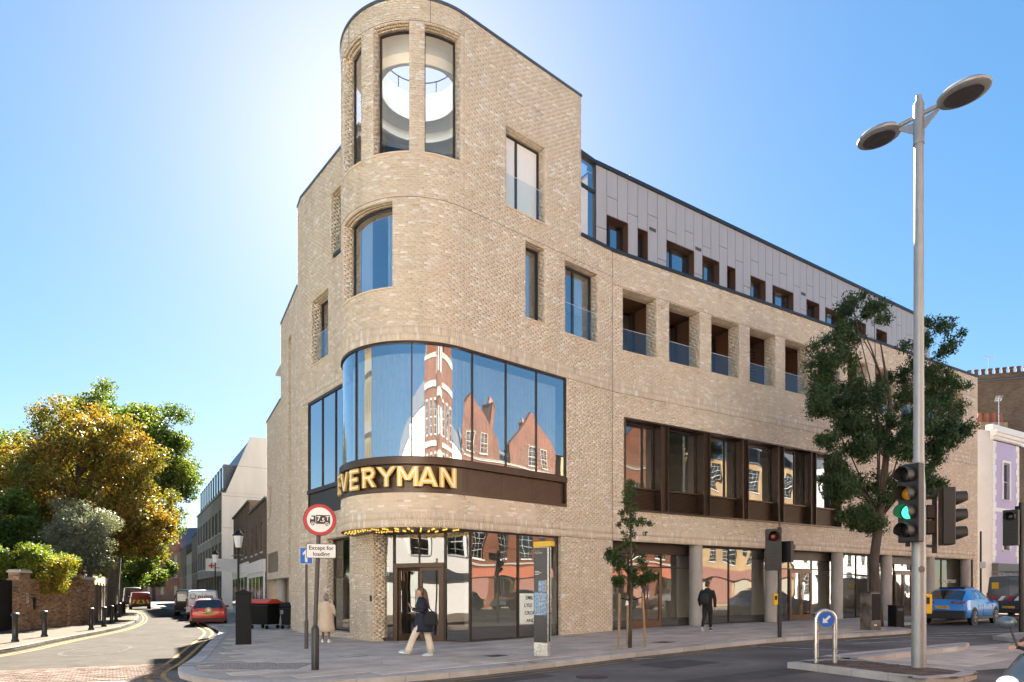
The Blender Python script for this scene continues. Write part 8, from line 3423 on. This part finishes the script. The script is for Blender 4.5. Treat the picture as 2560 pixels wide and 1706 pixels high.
# young staked tree
yb = gat(1574, 1620)
yt = thing('young_street_tree', 'young slender street tree held between timber stakes on the pavement', 'tree', yb)
mpp = yb.y / FPX
tr = [yb + Vector((0, 0, -.05)), at(1577, 1540, yb.y), at(1580, 1470, yb.y), at(1578, 1400, yb.y), at(1576, 1300, yb.y), at(1574, 1215, yb.y)]
MB().tube(tr, [.055, .045, .038, .03, .018, .005], 10).build('trunk', M['bark'], yt, smooth=True)
C, Rr = [], []
for k, ((px, py), (rx, rz_)) in enumerate((((1574, 1215), (10, 25)), ((1576, 1250), (22, 30)), ((1565, 1300), (45, 35)), ((1590, 1320), (45, 35)), ((1560, 1380), (50, 45)), ((1595, 1390), (40, 45)), ((1540, 1400), (30, 20)), ((1570, 1440), (38, 40)), ((1595, 1450), (30, 22)), ((1625, 1440), (22, 16)), ((1545, 1455), (20, 14)), ((1530, 1385), (14, 10)))):
    c = at(px, py, yb.y + random.uniform(-.15, .15))
    a, b = clumps(tuple(c), (rx * mpp * .85, rx * mpp * .8, rz_ * mpp * .85), 9, .13, 200 + k, .9)
    C += a; Rr += b
for i in r_.choice(len(C), 22, replace=False):
    e = Vector(C[i])
    zz = max(tr[2].z, min(tr[5].z, e.z - .25))
    s_ = min(tr, key=lambda q: abs(q.z - zz))
    MB().tube([s_, s_.lerp(e, .5) + Vector((0, 0, .05)), e], [.012, .009, .004], 6).build('limb', M['bark'], yt, smooth=True)
leaves('crown', LF['young'], yt, C, Rr, 8000, .068, 79, .5, .35, shell=.7)
M['stake'] = mk('stake_timber', (.34, .22, .12), .8, var=.25, scale=5, stretch=(3, 3, .5))
for (b_, t_, lb) in (((1546.5, 1622), (1549, 1484), 'left pale timber stake of the young tree'), ((1614, 1618), (1606, 1482), 'right leaning timber stake of the young tree'), ((1569, 1612), (1569, 1490), 'rear timber stake hidden by the young trunk')):
    a = gat(*b_)
    e = at(*t_, a.y)
    s_ = thing('tree_stake', lb, 'stake', a, group='stakes round the young tree')
    MB().tube([a + Vector((0, 0, -.05)), e], .033, 10).build('pole', M['stake'], s_, smooth=True, auto=50)
    MB().tube([e + Vector((0, 0, -.12)), tr[1].lerp(tr[2], .55)], .016, 6).build('tie', M['black_m'], s_)
tagp = thing('plant_label', 'small white paper label tied to the young tree trunk', 'label', at(1568, 1508, yb.y - .06))
c = at(1567, 1509, yb.y - .06)
MB().hexa([c + Vector(v) for v in ((-.04, 0, -.06), (.05, 0, -.04), (.05, .004, -.04), (-.04, .004, -.06), (-.02, 0, .07), (.03, 0, .07), (.03, .004, .07), (-.02, .004, .07))]).build('card', M['white'], tagp)
# leaf litter and a few weeds
mb = MB()
for k in range(260):
    if k < 150:
        x_, y_ = random.uniform(-3.5, 10), 0
        px_ = random.choice(KALL[len(KALL) // 3:len(KALL) * 2 // 3])
        c = Vector((px_.x + random.uniform(-.2, 1.8), px_.y + random.uniform(.1, 3.4)))
        z = gz(c.x) + .008
        if inside((c.x, c.y), bldg_in) or not inside((c.x, c.y), pave_poly):
            continue
    else:
        q = random.choice(KL_L[:70])
        c = Vector((q.x - random.uniform(0, 1.6), q.y))
        z = gz(c.x) + .006
    a = random.uniform(0, 6.28)
    s_ = random.uniform(.02, .05)
    d = Vector((math.cos(a), math.sin(a), random.uniform(-.1, .4))) * s_
    e = Vector((-math.sin(a), math.cos(a), 0)) * s_ * .6
    b_ = Vector((c.x, c.y, z))
    mb.add([b_ - d * .5, b_ + e * .5 + Vector((0, 0, .008)), b_ + d * .5, b_ - e * .5], [(0, 1, 2), (0, 2, 3)])
tag(mb.build('fallen_leaves', LF['autumn']), 'scattered brown fallen leaves on the pavements', 'leaves', kind='stuff')
